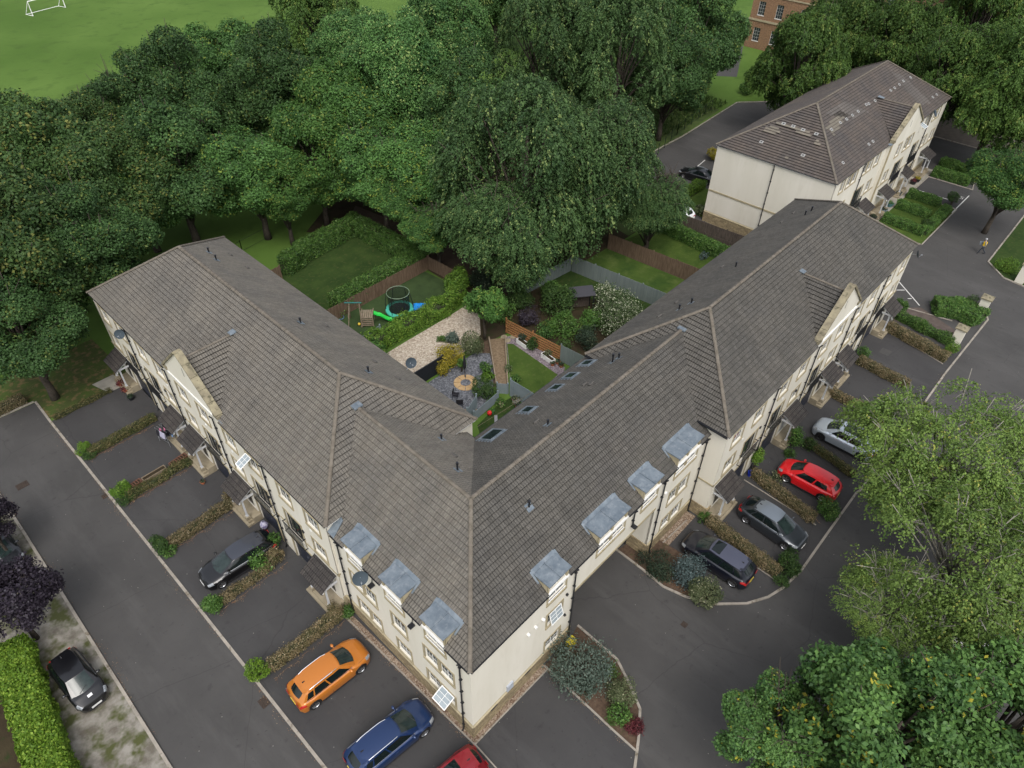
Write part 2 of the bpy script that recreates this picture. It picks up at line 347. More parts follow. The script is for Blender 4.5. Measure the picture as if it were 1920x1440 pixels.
LAMPR = M('tail_lamp', (.35, .012, .012), .15, spec=.8)
PLASB = M('black_plastic', (.02, .02, .022), .55)
PLATEY = M('yellow_number_plate', (.62, .50, .06), .5)
PLATEW = M('white_number_plate', (.62, .62, .60), .5)
TERRA = M('terracotta', (.30, .10, .045), .85)
LINE = M('road_paint', (.60, .60, .57), .8, (.42, .42, .40), 6.)
DISH = M('dish_mesh_grey', (.045, .06, .072), .7, spec=.15)
POLEG = M('galvanised_steel', (.30, .32, .34), .45, metal=.5)

def leaf(name, *a, **k): return leaf_mat(name, *a, **k)
LSYC = leaf('sycamore_leaves', (0.025, 0.067, 0.016), (0.083, 0.187, 0.038), (0.156, 0.209, 0.03))  # second colour brightened to stand in for sky highlights on tree leaves
LDARK = leaf('dark_maple_leaves', (0.021, 0.052, 0.014), (0.07, 0.147, 0.038), (0.113, 0.154, 0.032))
LYEL = leaf('flowering_maple_leaves', (0.022, 0.055, 0.014), (0.065, 0.121, 0.029), (0.137, 0.152, 0.032))
LBRT = leaf('bright_maple_leaves', (0.027, 0.078, 0.014), (0.086, 0.186, 0.034), (0.162, 0.222, 0.038))
LASH = leaf('ash_leaves', (0.026, 0.077, 0.021), (0.102, 0.212, 0.051), (0.194, 0.268, 0.078))
LBEECH = leaf('beech_leaves', (0.022, 0.055, 0.016), (0.083, 0.151, 0.044), (0.152, 0.209, 0.062))
LELM = leaf('elm_leaves', (0.026, 0.062, 0.011), (0.09, 0.167, 0.028), (0.151, 0.202, 0.04))
LBIRCH = leaf('birch_leaves', (0.074, 0.137, 0.028), (0.192, 0.286, 0.055), (0.32, 0.341, 0.067))
LNEAR = leaf('near_sycamore_leaves', (0.038, 0.096, 0.026), (0.128, 0.246, 0.055), (0.392, 0.356, 0.032), rough=.38)
LPURP = leaf('purple_plum_leaves', (0.018, 0.013, 0.021), (0.045, 0.036, 0.051), (0.083, 0.075, 0.09))
HCORE = M('hedge_interior', (.018, .026, .010), .95, (.035, .04, .018), 6.)
LHEDGE = leaf('laurel_leaves', (0.029, 0.075, 0.013), (0.09, 0.186, 0.034), (0.147, 0.231, 0.053), rough=.35)
LLIME = leaf('lime_conifer_leaves', (.060, .125, .008), (.125, .225, .015), (.20, .30, .03))
LLIMH = leaf('lime_privet_leaves', (.045, .11, .010), (.11, .20, .02), (.18, .27, .04))
LBOX = leaf('box_leaves', (0.021, 0.052, 0.011), (0.052, 0.098, 0.023), (0.092, 0.149, 0.034))
LDRY = leaf('dried_hedge_leaves', (.055, .065, .022), (.25, .185, .10), (.33, .27, .17))
LDRYG = leaf('part_green_dry_hedge_leaves', (.035, .065, .016), (.15, .125, .05), (.22, .18, .09))
LGOLD = leaf('golden_shrub_leaves', (.16, .15, .012), (.34, .27, .02), (.45, .36, .05))
LWHF = leaf('white_flowering_shrub_leaves', (.035, .075, .022), (.11, .15, .06), (.46, .48, .34))
LVAR = leaf('variegated_shrub_leaves', (.04, .065, .025), (.15, .17, .08), (.36, .36, .22))
LBLUE = leaf('blue_grey_shrub_leaves', (.045, .075, .070), (.12, .165, .165), (.22, .28, .28))
LOLIVE = leaf('olive_leaves', (0.042, 0.066, 0.05), (0.111, 0.15, 0.117), (0.147, 0.184, 0.147))
LRED = leaf('red_barberry_leaves', (.05, .012, .016), (.12, .022, .028), (.2, .05, .05))
LCOT = leaf('cotoneaster_leaves', (.016, .030, .018), (.04, .065, .035), (.10, .12, .07))
LGRASS = leaf('rough_grass_blades', (.025, .055, .010), (.06, .11, .02), (.12, .15, .05))

# ------------------------------------------------------------------ leaf clouds
rng = np.random.default_rng(5)
def leaf_mesh(name, P, N, size, aspect=1.6, rnd=.7, tint=None, mat=None, D=None):
    """P leaf centres, N preferred facing, each leaf a kite of four vertices; D optional long axis"""
    n = len(P)
    N = N + rng.normal(0, rnd, (n, 3)); N /= np.linalg.norm(N, axis=1)[:, None] + 1e-9
    A = rng.normal(0, 1, (n, 3)) if D is None else D + rng.normal(0, .35, (n, 3))
    A -= (A * N).sum(1)[:, None] * N; A /= np.linalg.norm(A, axis=1)[:, None] + 1e-9
    B = np.cross(N, A)
    s = (size * rng.uniform(.6, 1.25, n))[:, None]
    V = np.empty((n, 4, 3)); V[:, 0] = P - A * s * .5; V[:, 1] = P + B * s * .5 / aspect + A * s * .05 + N * s * .06; V[:, 2] = P + A * s * .5; V[:, 3] = P - B * s * .5 / aspect + A * s * .05 + N * s * .06
    me = bpy.data.meshes.new(name)
    me.vertices.add(4 * n); me.vertices.foreach_set('co', V.astype(np.float32).ravel())
    me.loops.add(4 * n); me.loops.foreach_set('vertex_index', np.arange(4 * n, dtype=np.int32))
    me.polygons.add(n); me.polygons.foreach_set('loop_start', np.arange(0, 4 * n, 4, dtype=np.int32))
    me.update(calc_edges=True)
    at = me.attributes.new('tint', 'FLOAT', 'FACE')
    t = rng.uniform(0, 1, n) if tint is None else tint
    at.data.foreach_set('value', np.clip(t, 0, 1).astype(np.float32))
    if mat: me.materials.append(mat)
    return me
def unit(n):
    v = rng.normal(0, 1, (n, 3)); return v / np.linalg.norm(v, axis=1)[:, None]
def crown_cloud(Rx, Ry, H, nblob, ntwig, nleaf, lsize, rb=(.26, .42), flat=.75, droop=0., tw=.4, low=-.55, fill=.12, gap=0., flower=.12, seed=1):
    """crown centred on 0: lumpy shell of twig clumps. returns P,N,tint,D"""
    global rng
    rng = np.random.default_rng(seed)
    d = unit(nblob * 4); d = d[d[:, 2] > low][:nblob]; nblob = len(d)
    rad = rng.uniform(rb[0], rb[1], nblob)
    sc_ = np.array([Rx, Ry, H / 2]); q = rng.uniform(.62, .98, nblob)
    C = d * (1 - rad)[:, None] * sc_ * q[:, None]
    C[:, 2] += rng.normal(0, .04, nblob) * H
    Rb = rad * (Rx + Ry) / 2
    btint = rng.normal(0, .1, nblob)
    wt = Rb ** 2; bi = rng.choice(nblob, ntwig, p=wt / wt.sum())
    dd = unit(ntwig); up = d[bi] * .55 + dd; up /= np.linalg.norm(up, axis=1)[:, None]
    rr = np.where(rng.uniform(0, 1, ntwig) < fill, rng.uniform(.2, .8, ntwig), rng.uniform(.82, 1.08, ntwig))
    T = C[bi] + up * (Rb[bi] * rr)[:, None] * np.array([1, 1, flat])
    # lumps within the blob
    ph = np.sin(T[:, 0] * 2.3 + seed) * np.sin(T[:, 1] * 2.1 + 1.7 * seed) * np.sin(T[:, 2] * 2.7)
    T += up * (ph * .28)[:, None]
    if gap: keep = ph > -gap; T = T[keep]; up = up[keep]; bi = bi[keep]
    nt = len(T)
    ttint = btint[bi] + rng.normal(0, .13, nt) + .38
    fl = rng.uniform(0, 1, nt) < flower
    li = np.repeat(np.arange(nt), nleaf)
    off = rng.normal(0, tw * .5, (nt * nleaf, 3))
    nn = up[li]
    off -= (off * nn).sum(1)[:, None] * nn * .6
    if droop:
        s = rng.uniform(0, 1, nt * nleaf); o2 = nn * np.array([1, 1, .2]) * (s * droop * .7)[:, None]; o2[:, 2] -= s * s * droop; off = off * .35 + o2
    P = T[li] + off
    N = nn * .8 + np.array([0, 0, .5])
    tint = ttint[li] + rng.normal(0, .12, len(li))
    f = fl[li] & (rng.uniform(0, 1, len(li)) < .55)
    tint = np.where(f, .95, np.minimum(tint, .8))
    D = None
    if droop: D = np.tile(np.array([0., 0, -1]), (len(li), 1)) + nn * .6
    return P, N, tint, D, C, Rb

TREE = {}
def tree_proto(key, Rx, H, mat, nblob=22, ntwig=2300, nleaf=14, lsize=.3, trunk_h=5., tr=.35, trunkmat=None, **kw):
    seed = kw.pop('seed', len(TREE) + 3)
    P, N, t, D, C, Rb = crown_cloud(Rx, Rx, H, nblob, ntwig, nleaf, lsize, seed=seed, **kw)
    me = leaf_mesh('crown', P, N, lsize, tint=t, mat=mat, D=D)
    mb = MB()
    ch = trunk_h + H * .5
    mb.tube([(0, 0, -.1), (.05, .03, trunk_h * .5), (0, .1, trunk_h), (.1, 0, ch), (.1, .1, ch + H * .3)], [tr * 1.25, tr, tr * .85, tr * .5, tr * .12], 9)
    r = random.Random(seed)
    for c, rb in zip(C, Rb):
        z0 = trunk_h + r.uniform(-.1, .5) * H * .5; z0 = max(trunk_h * .8, min(z0, ch + c[2]))
        e = Vector((c[0], c[1], c[2] + ch)); s0 = Vector((.05, .05, z0)); mid = s0.lerp(e, .5) + Vector((0, 0, .06 * H))
        mb.tube([s0, mid, e, e + (e - mid) * .5], [tr * .34, tr * .22, tr * .12, .02], 6)
        for k in range(4):
            u = Vector((r.uniform(-1, 1), r.uniform(-1, 1), r.uniform(-.3, 1))).normalized()
            mb.tube([e, e + u * rb * .5 + Vector((0, 0, .1)), e + u * rb * .98], [tr * .1, tr * .06, .015], 5)
    tm = mb.build('trunk', trunkmat or TRUNK, smooth=True)
    tme = tm.data; bpy.data.objects.remove(tm)
    TREE[key] = (me, tme, trunk_h + H * .5)
def place_tree(key, x, y, label, s=1., sz=1., rz=None, cat='tree', group=None, name='broadleaf_tree'):
    me, tme, ch = TREE[key]
    rz = random.uniform(0, 6.28) if rz is None else rz
    o = empty(name, (x, y, 0), label, cat, group, rz)
    c = bpy.data.objects.new('crown', me); col.objects.link(c); c.parent = o; c.location = (0, 0, ch * sz); c.scale = (s, s, s * sz)
    t = bpy.data.objects.new('trunk', tme); col.objects.link(t); t.parent = o; t.scale = (s, s, sz)
    return o

def bush(name, c, r, h, mat, label, cat='shrub', n=1500, lsize=.1, seed=None, group=None, nblob=10, flower=.1, flat=1., ry=None, loose=.08, stem=0., core=True, droop=0.):
    """shrub standing on the ground at c: stems, an inner mass and leaf clumps"""
    global rng
    seed = seed or int(abs(c[0] * 31 + c[1] * 17) * 10) % 9973 + 1
    P, N, t, D, C, Rb = crown_cloud(r, ry or r, h, nblob, max(40, n // 8), 8, lsize, rb=(.35, .6), tw=.12 + loose, low=-.7, flat=flat, fill=.1, flower=flower, seed=seed, droop=droop)
    P[:, 2] = np.maximum(P[:, 2], -h / 2 + .03)
    o = empty(name, (c[0], c[1], 0), label, cat, group)
    me = leaf_mesh('foliage', P, N, lsize, tint=t, mat=mat, D=D)
    f = bpy.data.objects.new('foliage', me); col.objects.link(f); f.parent = o; f.location = (0, 0, h / 2 + stem)
    mb = MB(); rr = random.Random(seed)
    for k in range(9):
        a = rr.uniform(0, 6.28); q = rr.uniform(.3, .8)
        mb.tube([(0.03 * math.cos(a), .03 * math.sin(a), 0), (r * q * .35 * math.cos(a), (ry or r) * q * .35 * math.sin(a), stem + h * .4), (r * q * math.cos(a), (ry or r) * q * math.sin(a), stem + h * .75)], [.035, .025, .008], 5)
    mb.build('stems', TRUNK, o)
    return o

def hedge(name, pts, wid, hgt, mat, label, lsize=.12, dens=170, group=None, closed=False, jit=.08, cat='hedge', flower=.1, core=None, lumpy=0.):
    """clipped hedge along a polyline; a twiggy core mesh with its foliage shell as child"""
    global rng
    rng = np.random.default_rng(int(abs(pts[0][0] * 13 + pts[0][1] * 7) * 10) % 9999)
    base = pts[0]; core = core or HCORE; dens = dens * 1.9
    mb = MB(); Ps = []; Ns = []
    for i in range(len(pts) - 1):
        a = np.array(pts[i][:2], float); b = np.array(pts[i + 1][:2], float); L = np.linalg.norm(b - a); d = (b - a) / L; nr = np.array([-d[1], d[0]])
        ex = wid * .5 if 0 < i else 0
        a2 = a - d * ex
        w2 = max(.06, wid / 2 - .13); h2 = hgt - min(.14, hgt * .3)
        q = [a2 + nr * w2, a2 - nr * w2, b - nr * w2, b + nr * w2]
        mb.hexa([(p[0], p[1], .0) for p in q] + [(p[0], p[1], h2) for p in q])
        Lx = L + ex
        for kind, area in (('top', Lx * wid), ('s1', Lx * hgt), ('s2', Lx * hgt), ('e1', wid * hgt), ('e2', wid * hgt)):
            n = int(area * dens); u = rng.uniform(0, 1, n); v = rng.uniform(0, 1, n)
            if kind == 'top': p = a2 + d * (u * Lx)[:, None] + nr * ((v - .5) * wid)[:, None]; z = np.full(n, hgt) ; N = np.tile([0, 0, 1.], (n, 1)); z = z - .12 * np.abs(2 * v - 1) ** 4
            elif kind in ('s1', 's2'):
                s = 1 if kind == 's1' else -1; p = a2 + d * (u * Lx)[:, None] + nr * (s * wid / 2); z = .04 + v ** .9 * (hgt - .04); N = np.tile([nr[0] * s, nr[1] * s, .45], (n, 1))
            else:
                e = a2 if kind == 'e1' else b; s = -1 if kind == 'e1' else 1; p = e + nr * ((u - .5) * wid)[:, None]; z = .04 + v * (hgt - .04); N = np.tile([d[0] * s, d[1] * s, .45], (n, 1))
            P = np.column_stack([p, z])
            nz = np.sin(P[:, 0] * 3.1) * np.sin(P[:, 1] * 2.7) * np.sin(P[:, 2] * 4 + 1)
            if lumpy: P[:, 2] += lumpy * (np.sin(P[:, 0] * 1.9 + 1) * np.sin(P[:, 1] * 2.2)) * (P[:, 2] / hgt)
            P += N * (nz * jit + rng.normal(0, jit * .5, n))[:, None]
            P[:, 2] = np.maximum(P[:, 2], .02)
            Ps.append(P); Ns.append(N)
    P = np.vstack(Ps); N = np.vstack(Ns)
    cl = np.sin(P[:, 0] * 5.3 + 2) * np.sin(P[:, 1] * 5.7) * .2
    t = .4 + cl + rng.normal(0, .18, len(P)); fl = rng.uniform(0, 1, len(P)) < flower; t = np.where(fl, .95, np.clip(t, 0, .8))
    mb2 = MB(); mb2.v = mb.v; mb2.f = mb.f; mb2.uv = mb.uv
    o = mb2.build(name, core, loc=(base[0], base[1], 0), world=True); tag(o, label, cat, group)
    P = P - np.array([base[0], base[1], 0])
    me = leaf_mesh('foliage', P, N, lsize, tint=t, mat=mat)
    f = bpy.data.objects.new('foliage', me); col.objects.link(f); f.parent = o
    return o

def ground_poly(name, pts, z, mat, kind='structure', hole=None):
    mb = MB(); mb.face([(p[0], p[1], z) for p in pts])
    o = mb.build(name, mat); o['kind'] = kind; return o
def strip(name, pts, w, z0, z1, mat, closed=False, kind='structure'):
    """kerb or edging along a polyline with mitred joints"""
    P = [Vector((p[0], p[1], 0)) for p in pts]; n = len(P); L = []; Rr = []
    for i in range(n):
        a = P[i] - P[i - 1] if i else P[1] - P[0]; b = P[i + 1] - P[i] if i < n - 1 else P[i] - P[i - 1]
        a.normalize(); b.normalize(); t = (a + b).normalized(); nn = Vector((-t.y, t.x, 0)); k = 1 / max(.5, nn.dot(Vector((-a.y, a.x, 0))))
        L.append(P[i] + nn * w / 2 * k); Rr.append(P[i] - nn * w / 2 * k)
    mb = MB(); rr = random.Random(n)
    for i in range(n - 1):
        ln = (P[i + 1] - P[i]).length; k_ = max(1, min(80, round(ln / .915)))
        for j in range(k_):          # separate kerb stones with open joints
            t0 = j / k_; t1 = (j + 1) / k_ - (.012 / ln if k_ > 1 else 0); q = [L[i].lerp(L[i + 1], t0), Rr[i].lerp(Rr[i + 1], t0), Rr[i].lerp(Rr[i + 1], t1), L[i].lerp(L[i + 1], t1)]; dz = rr.uniform(-.003, .003)
            mb.hexa([(p.x, p.y, z0) for p in q] + [(p.x, p.y, z1 + dz) for p in q])
    o = mb.build(name, mat); o['kind'] = kind
    return o
# ================================================================== GROUND, ROADS
def UU(*ps): return [U(x, y)[:2] for x, y in ps]
mb = MB(); mb.face([(-1500, -1500, 0), (2500, -1500, 0), (2500, 2500, 0), (-1500, 2500, 0)])
g = mb.build('ground', GRASS); g['kind'] = 'structure'
ground_poly('woodland_floor', [(27.9, 33), (28.5, 44), (24, 49), (35, 56), (60, 56), (62, 38), (52.8, 24.2), (28, 24.2)], .004, SOIL)
ground_poly('earth_path', [(28.6, 33.5), (28.4, 47.5), (31.2, 50), (32.4, 40), (33.2, 33.2), (37, 30), (36, 28), (30, 30)], .008, M('trodden_earth', (.055, .036, .026), .95, (.075, .055, .038), 1.2, bump=.7, bscale=15))
ground_poly('road', [(-12, -60), (-11.5, -15), (-11.22, 10), (-10.72, 30), (-10.55, 42.5), (-5.45, 42.3), (-5.95, 3), (-6.5, -60)], .004, ASPH)
ground_poly('parking_bays', [(-5.6, 39.3), (0.9, 39.3), (.3, 9), (.2, .1), (5.4, 0.1), (5.3, -6.4), (4.3, -9), (3.5, -60), (-6.5, -60), (-5.95, 3)], .008, ASPH2)
ground_poly('access_road', [(3.4, -60), (4.3, -9), (5.4, -6), (5.4, .4), (7.6, .4), (7.6, 13), (15.3, 13), (15.3, .4), (20.3, 0), (51, 0), (52.6, 26), (58, 26.3), (58, 34.3), (73, 34.3), (89.1, 35.3), (94.6, 30.7), (99, 20), (97, 1.5), (140, 0), (140, -4.9), (120, -60)], .004, ASPH)
ground_poly('driveways', [(15.3, .15), (20.3, -.6), (51, -.6), (51.4, -7.8), (24.9, -7.65), (21, -7.7), (19.2, -7.4), (16.7, -6.35), (15.4, -5), (15.6, -2)], .008, ASPH2)
ground_poly('gravel_verge', [(-18.5, -40), (-17, 42.5), (-10.6, 42.5), (-10.75, 30), (-11.2, 10), (-11.5, -15), (-11.8, -40)], .006, VERGE)
# gravel margins of the corner block
ground_poly('pebble_margin', [(-.15, -.25), (-.3, 10.3), (.1, 10.3), (.2, .1), (5.5, .1), (5.5, -.25)], .014, GRAVB)
ground_poly('pebble_margin', [(15.5, .1), (20.2, .1), (20.2, -.6), (15.6, -.6)], .014, GRAVB)
# kerbs and edgings
strip('kerb', [(-5.42, 42.35), (-5.50, 39.2), (-5.75, 20), (-6.02, 3), (-6.3, -20), (-6.6, -60)], .16, 0, .045, KERB)
strip('kerb', [(-10.55, 42.5), (-10.72, 30), (-11.22, 10), (-11.5, -15), (-12, -60)], .16, 0, .10, KERB)
strip('kerb', [(-12.5, 42.6), (-5.5, 42.4)], .12, 0, .09, KERB)
strip('edging', [(-.22, 10.3), (-.12, -.2), (5.45, -.3)], .07, 0, .05, KERB)
strip('edging', UU((888, 1393), (930, 1440), (1000, 1520)), .07, 0, .05, KERB)
bed1 = UU((1020, 1248), (1067, 1203), (1083, 1173), (1157, 1237), (1180, 1283), (1200, 1330), (1197, 1387), (1192, 1408), (1150, 1370), (1100, 1323))
ground_poly('mulch_bed', bed1, .016, BARK)
strip('kerb', UU((1020, 1248), (1100, 1323), (1150, 1370), (1192, 1408)), .10, 0, .07, KERB)
strip('kerb', UU((1083, 1173), (1157, 1237), (1180, 1283), (1200, 1330), (1197, 1387), (1190, 1440), (1186, 1520)), .14, 0, .07, KERB)
bed2 = UU((1157, 1032), (1207, 1070), (1243, 1100), (1287, 1120), (1343, 1133), (1300, 1050), (1240, 1015), (1215, 1000), (1190, 1010))
ground_poly('mulch_bed', bed2, .016, BARK)
strip('kerb', UU((1130, 1010), (1157, 1032), (1207, 1070), (1243, 1100), (1287, 1120), (1343, 1133), (1400, 1132), (1440, 1120), (1467, 1103), (1500, 1073), (1550, 1002), (1605, 925)) + [(30, -7.7), (40, -7.75), U(1774, 698)[:2]], .14, 0, .07, KERB)
strip('edging', UU((1243, 1018), (1288, 975)), .07, 0, .05, KERB)
strip('edging', UU((1343, 1012), (1464, 1095)), .07, 0, .05, KERB)
strip('kerb', [U(1774, 698)[:2], U(1852, 600)[:2], U(1850, 594)[:2]], .14, 0, .07, KERB)
strip('kerb', UU((1785, 602), (1690, 575), (1700, 590)), .10, 0, .06, KERB)
# drives' side edgings on the right terrace
for y0, p, q in ((0, (1395, 900), (1530, 985)), (0, (1505, 830), (1600, 895)), (0, (1630, 690), (1658, 704)), (0, (1668, 622), (1768, 683))):
    strip('edging', UU(p, q), .07, 0, .05, KERB)
# left bays: thin edging beside each hedge
for yy in (33.42, 27.62):
    strip('edging', [(-5.2, yy), (-.9, yy)], .05, 0, .03, BARK)
# lawn end of the left road
ground_poly('lawn', [(-5.4, 39.6), (.9, 39.6), (.9, 47), (-9, 47), (-5.4, 42.5)], .010, LAWNT)
ground_poly('flagstones', [(-1.1, 39.3), (.1, 39.3), (.1, 41.2), (-1.6, 41.2)], .016, CONC)
# verge island and east side
isl = [(68.2, -4.9), (120, -4.6), (120, -40), (64.5, -40), (65.8, -8.9), (66.1, -6.9)]
ground_poly('verge', isl, .012, LAWND)
strip('kerb', [(120, -4.6), (68.2, -4.9), (66.1, -6.9), (65.8, -8.9), (64.5, -40)], .14, 0, .10, KERB)
# second terrace surroundings
ground_poly('lawn', [(66.9, 1.25), (77.6, 1.25), (77.6, 6.6), (66.9, 6.6)], .010, LAWN)
ground_poly('front_path', [(64, 6.5), (86.3, 6.5), (86.3, 8.3), (64, 8.3)], .012, CONC)
ground_poly('visitor_bays', [(77.9, 1.2), (83.9, 1.3), (84, 6.4), (77.9, 6.4)], .008, ASPH2)
strip('kerb', [(66.9, 1.3), (66.7, 6.4)], .1, 0, .08, KERB)
strip('kerb', [(66.9, 1.2), (77.6, 1.15), (77.7, 6.4), (83.9, 6.4), (84, 1.4), (89.5, 2.6)], .1, 0, .08, KERB)
mbl = MB()
def line(p, q, w=.1):
    a = Vector((p[0], p[1], 0)); b = Vector((q[0], q[1], 0)); d = (b - a).normalized(); n = Vector((-d.y, d.x, 0)) * w / 2
    mbl.face([(a - n)[:2] + (.013,), (b - n)[:2] + (.013,), (b + n)[:2] + (.013,), (a + n)[:2] + (.013,)])
for p, q in (((1717, 355), (1777, 374)), ((1817, 367), (1785, 399)), ((1686, 529), (1724, 573)), ((1681, 544), (1696, 544)), ((1702, 560), (1709, 560)), ((1308, 312), (1322, 300)), ((1343, 432), (1351, 427))):
    line(U(*p), U(*q))
# the bay number 5, painted on the asphalt
c5 = U(1803, 371)
def seg(a, b): line((c5[0] + a[0], c5[1] + a[1]), (c5[0] + b[0], c5[1] + b[1]), .07)
for a, b in (((.3, .25), (.3, -.2)), ((.3, .25), (0, .25)), ((0, .25), (0, -.15)), ((0, -.15), (-.3, -.15)), ((-.3, -.15), (-.3, .25))): seg(a, b)
mbl.build('bay_markings', LINE)['kind'] = 'structure'
# north car park side
ground_poly('lawn', [(55.9, 20.9), (62.2, 20.9), (62.2, 24.3), (56.3, 24.3)], .012, LAWN)
ground_poly('verge', [(47, 24.3), (52.7, 24.2), (56.4, 24.5), (58, 27), (58, 34.4), (73, 34.6), (85, 35.8), (85, 60), (60, 60), (50, 40)], .010, M('rough_grass', (.035, .06, .014), .95, (.06, .09, .02), .5, bump=1., bscale=10, c3=(.07, .08, .03), s3=2))
strip('kerb', [(57.9, 27), (58, 34.4), (73, 34.4), (89.2, 35.4), (94.6, 30.7)], .14, 0, .1, KERB)
ground_poly('brick_parking', [(97.1, -3), (97.1, 12), (110, 12), (110, -3)], .010, M('brown_paving', (.07, .06, .05), .9, (.10, .085, .07), 1.5))
strip('kerb', [(97, 12), (97, 1.5), (140, .1)], .14, 0, .1, KERB)

def cover(name, px, w, l, label, cat, z=.02, mat=IRON, rz=0, bars=6):
    p = U(*px); o = None; mb = MB(); mb.box(-w / 2, w / 2, -l / 2, l / 2, 0, z - .006)
    for k in range(bars): mb.box(-w / 2 + .03, w / 2 - .03, -l / 2 + l * (k + .2) / bars, -l / 2 + l * (k + .75) / bars, z - .006, z)
    o = mb.build(name, mat, loc=(p[0], p[1], 0)); o.rotation_euler.z = rz
    return tag(o, label, cat)
cover('manhole_cover', (42, 910), .75, .6, 'rusty rectangular manhole cover in the road beside the top left kerb', 'manhole cover')
cover('drain_grate', (197, 930), .42, .42, 'small iron drain grate against the kerb near the bright round bush', 'drain')
cover('drain_grate', (495, 1317), .45, .6, 'iron road gully at the kerb below the lime green ball bush', 'drain')
cover('manhole_cover', (1283, 1171), .35, .35, 'small dark valve cover alone in the middle of the turning area', 'manhole cover', bars=2)
cover('manhole_cover', (1660, 660), .9, .8, 'grey inspection cover set in the empty drive beside the dried hedge', 'manhole cover', mat=ASPH, bars=1)

# ================================================================== ROOF AND WALL BUILDERS
def clip(poly, n, k, keep_ge=True):
    out = []
    for i in range(len(poly)):
        a, b = poly[i], poly[(i + 1) % len(poly)]; da = a @ n - k; db = b @ n - k
        if not keep_ge: da, db = -da, -db
        if da >= 0: out.append(a)
        if (da >= 0) != (db >= 0): out.append(a + (b - a) * (da / (da - db)))
    return out
def tile_poly(mb, pts, eave, g=None, lift=.058):
    """cover a convex roof plane with courses of tiles; eave = direction along the eaves"""
    g = g or GAUGE
    P = [np.array(p, float) for p in pts]; e = np.array(eave, float); e /= np.linalg.norm(e)
    n = np.cross(P[1] - P[0], P[2] - P[0])
    for k in range(len(P)):
        if np.linalg.norm(n) > 1e-3: break
        n = np.cross(P[k - 1] - P[0], P[k] - P[0])
    n /= np.linalg.norm(n)
    if n[2] < 0: n = -n
    v = np.cross(n, e)
    if v[2] < 0: v = -v
    o = P[0]; vs = [(p - o) @ v for p in P]; v0, v1 = min(vs), max(vs); base = o @ v
    k = 0; s = v0
    while s < v1 - .01:
        q = clip(P, v, base + s); q = clip(q, v, base + s + g, False)
        if len(q) >= 3:
            top = [];
            for p in q:
                f = 1 - ((p - o) @ v - s) / g; top.append(p + n * lift * f)
            uv = [(float(p @ e), float((p - o) @ v - v0)) for p in q]
            mb.face(top, uv)
            low = [p for p in q if abs((p - o) @ v - s) < 1e-4]
            if len(low) == 2:
                a, b = low; mb.face([a - n * .01, b - n * .01, b + n * lift, a + n * lift], [(float((p - o) @ e), float(s - v0) + .002) for p in (a, b, b, a)])
        s += g; k += 1
def ridge_run(mb, a, b, r=.12, seglen=.45):
    a = Vector(a); b = Vector(b); L = (b - a).length; n = max(1, int(L / seglen)); d = (b - a).normalized()
    side = d.cross(Vector((0, 0, 1))).normalized(); up = side.cross(d).normalized()
    for i in range(n):
        p = a.lerp(b, i / n); q = a.lerp(b, (i + 1) / n) ; rows = []
        for c, rr in ((p, r * 1.0), (q, r * .9)):
            rows.append([c + side * math.cos(t) * rr + up * (math.sin(t) * rr * .75 + .0) for t in [math.pi * k / 6 for k in range(7)]])
        # collar
        mb.grid(rows); 
        c0 = p; c1 = p + d * .06
        mb.grid([[c + side * math.cos(t) * r * 1.13 + up * (math.sin(t) * r * .75 * 1.15) for t in [math.pi * k / 6 for k in range(7)]] for c in (c0, c1)])

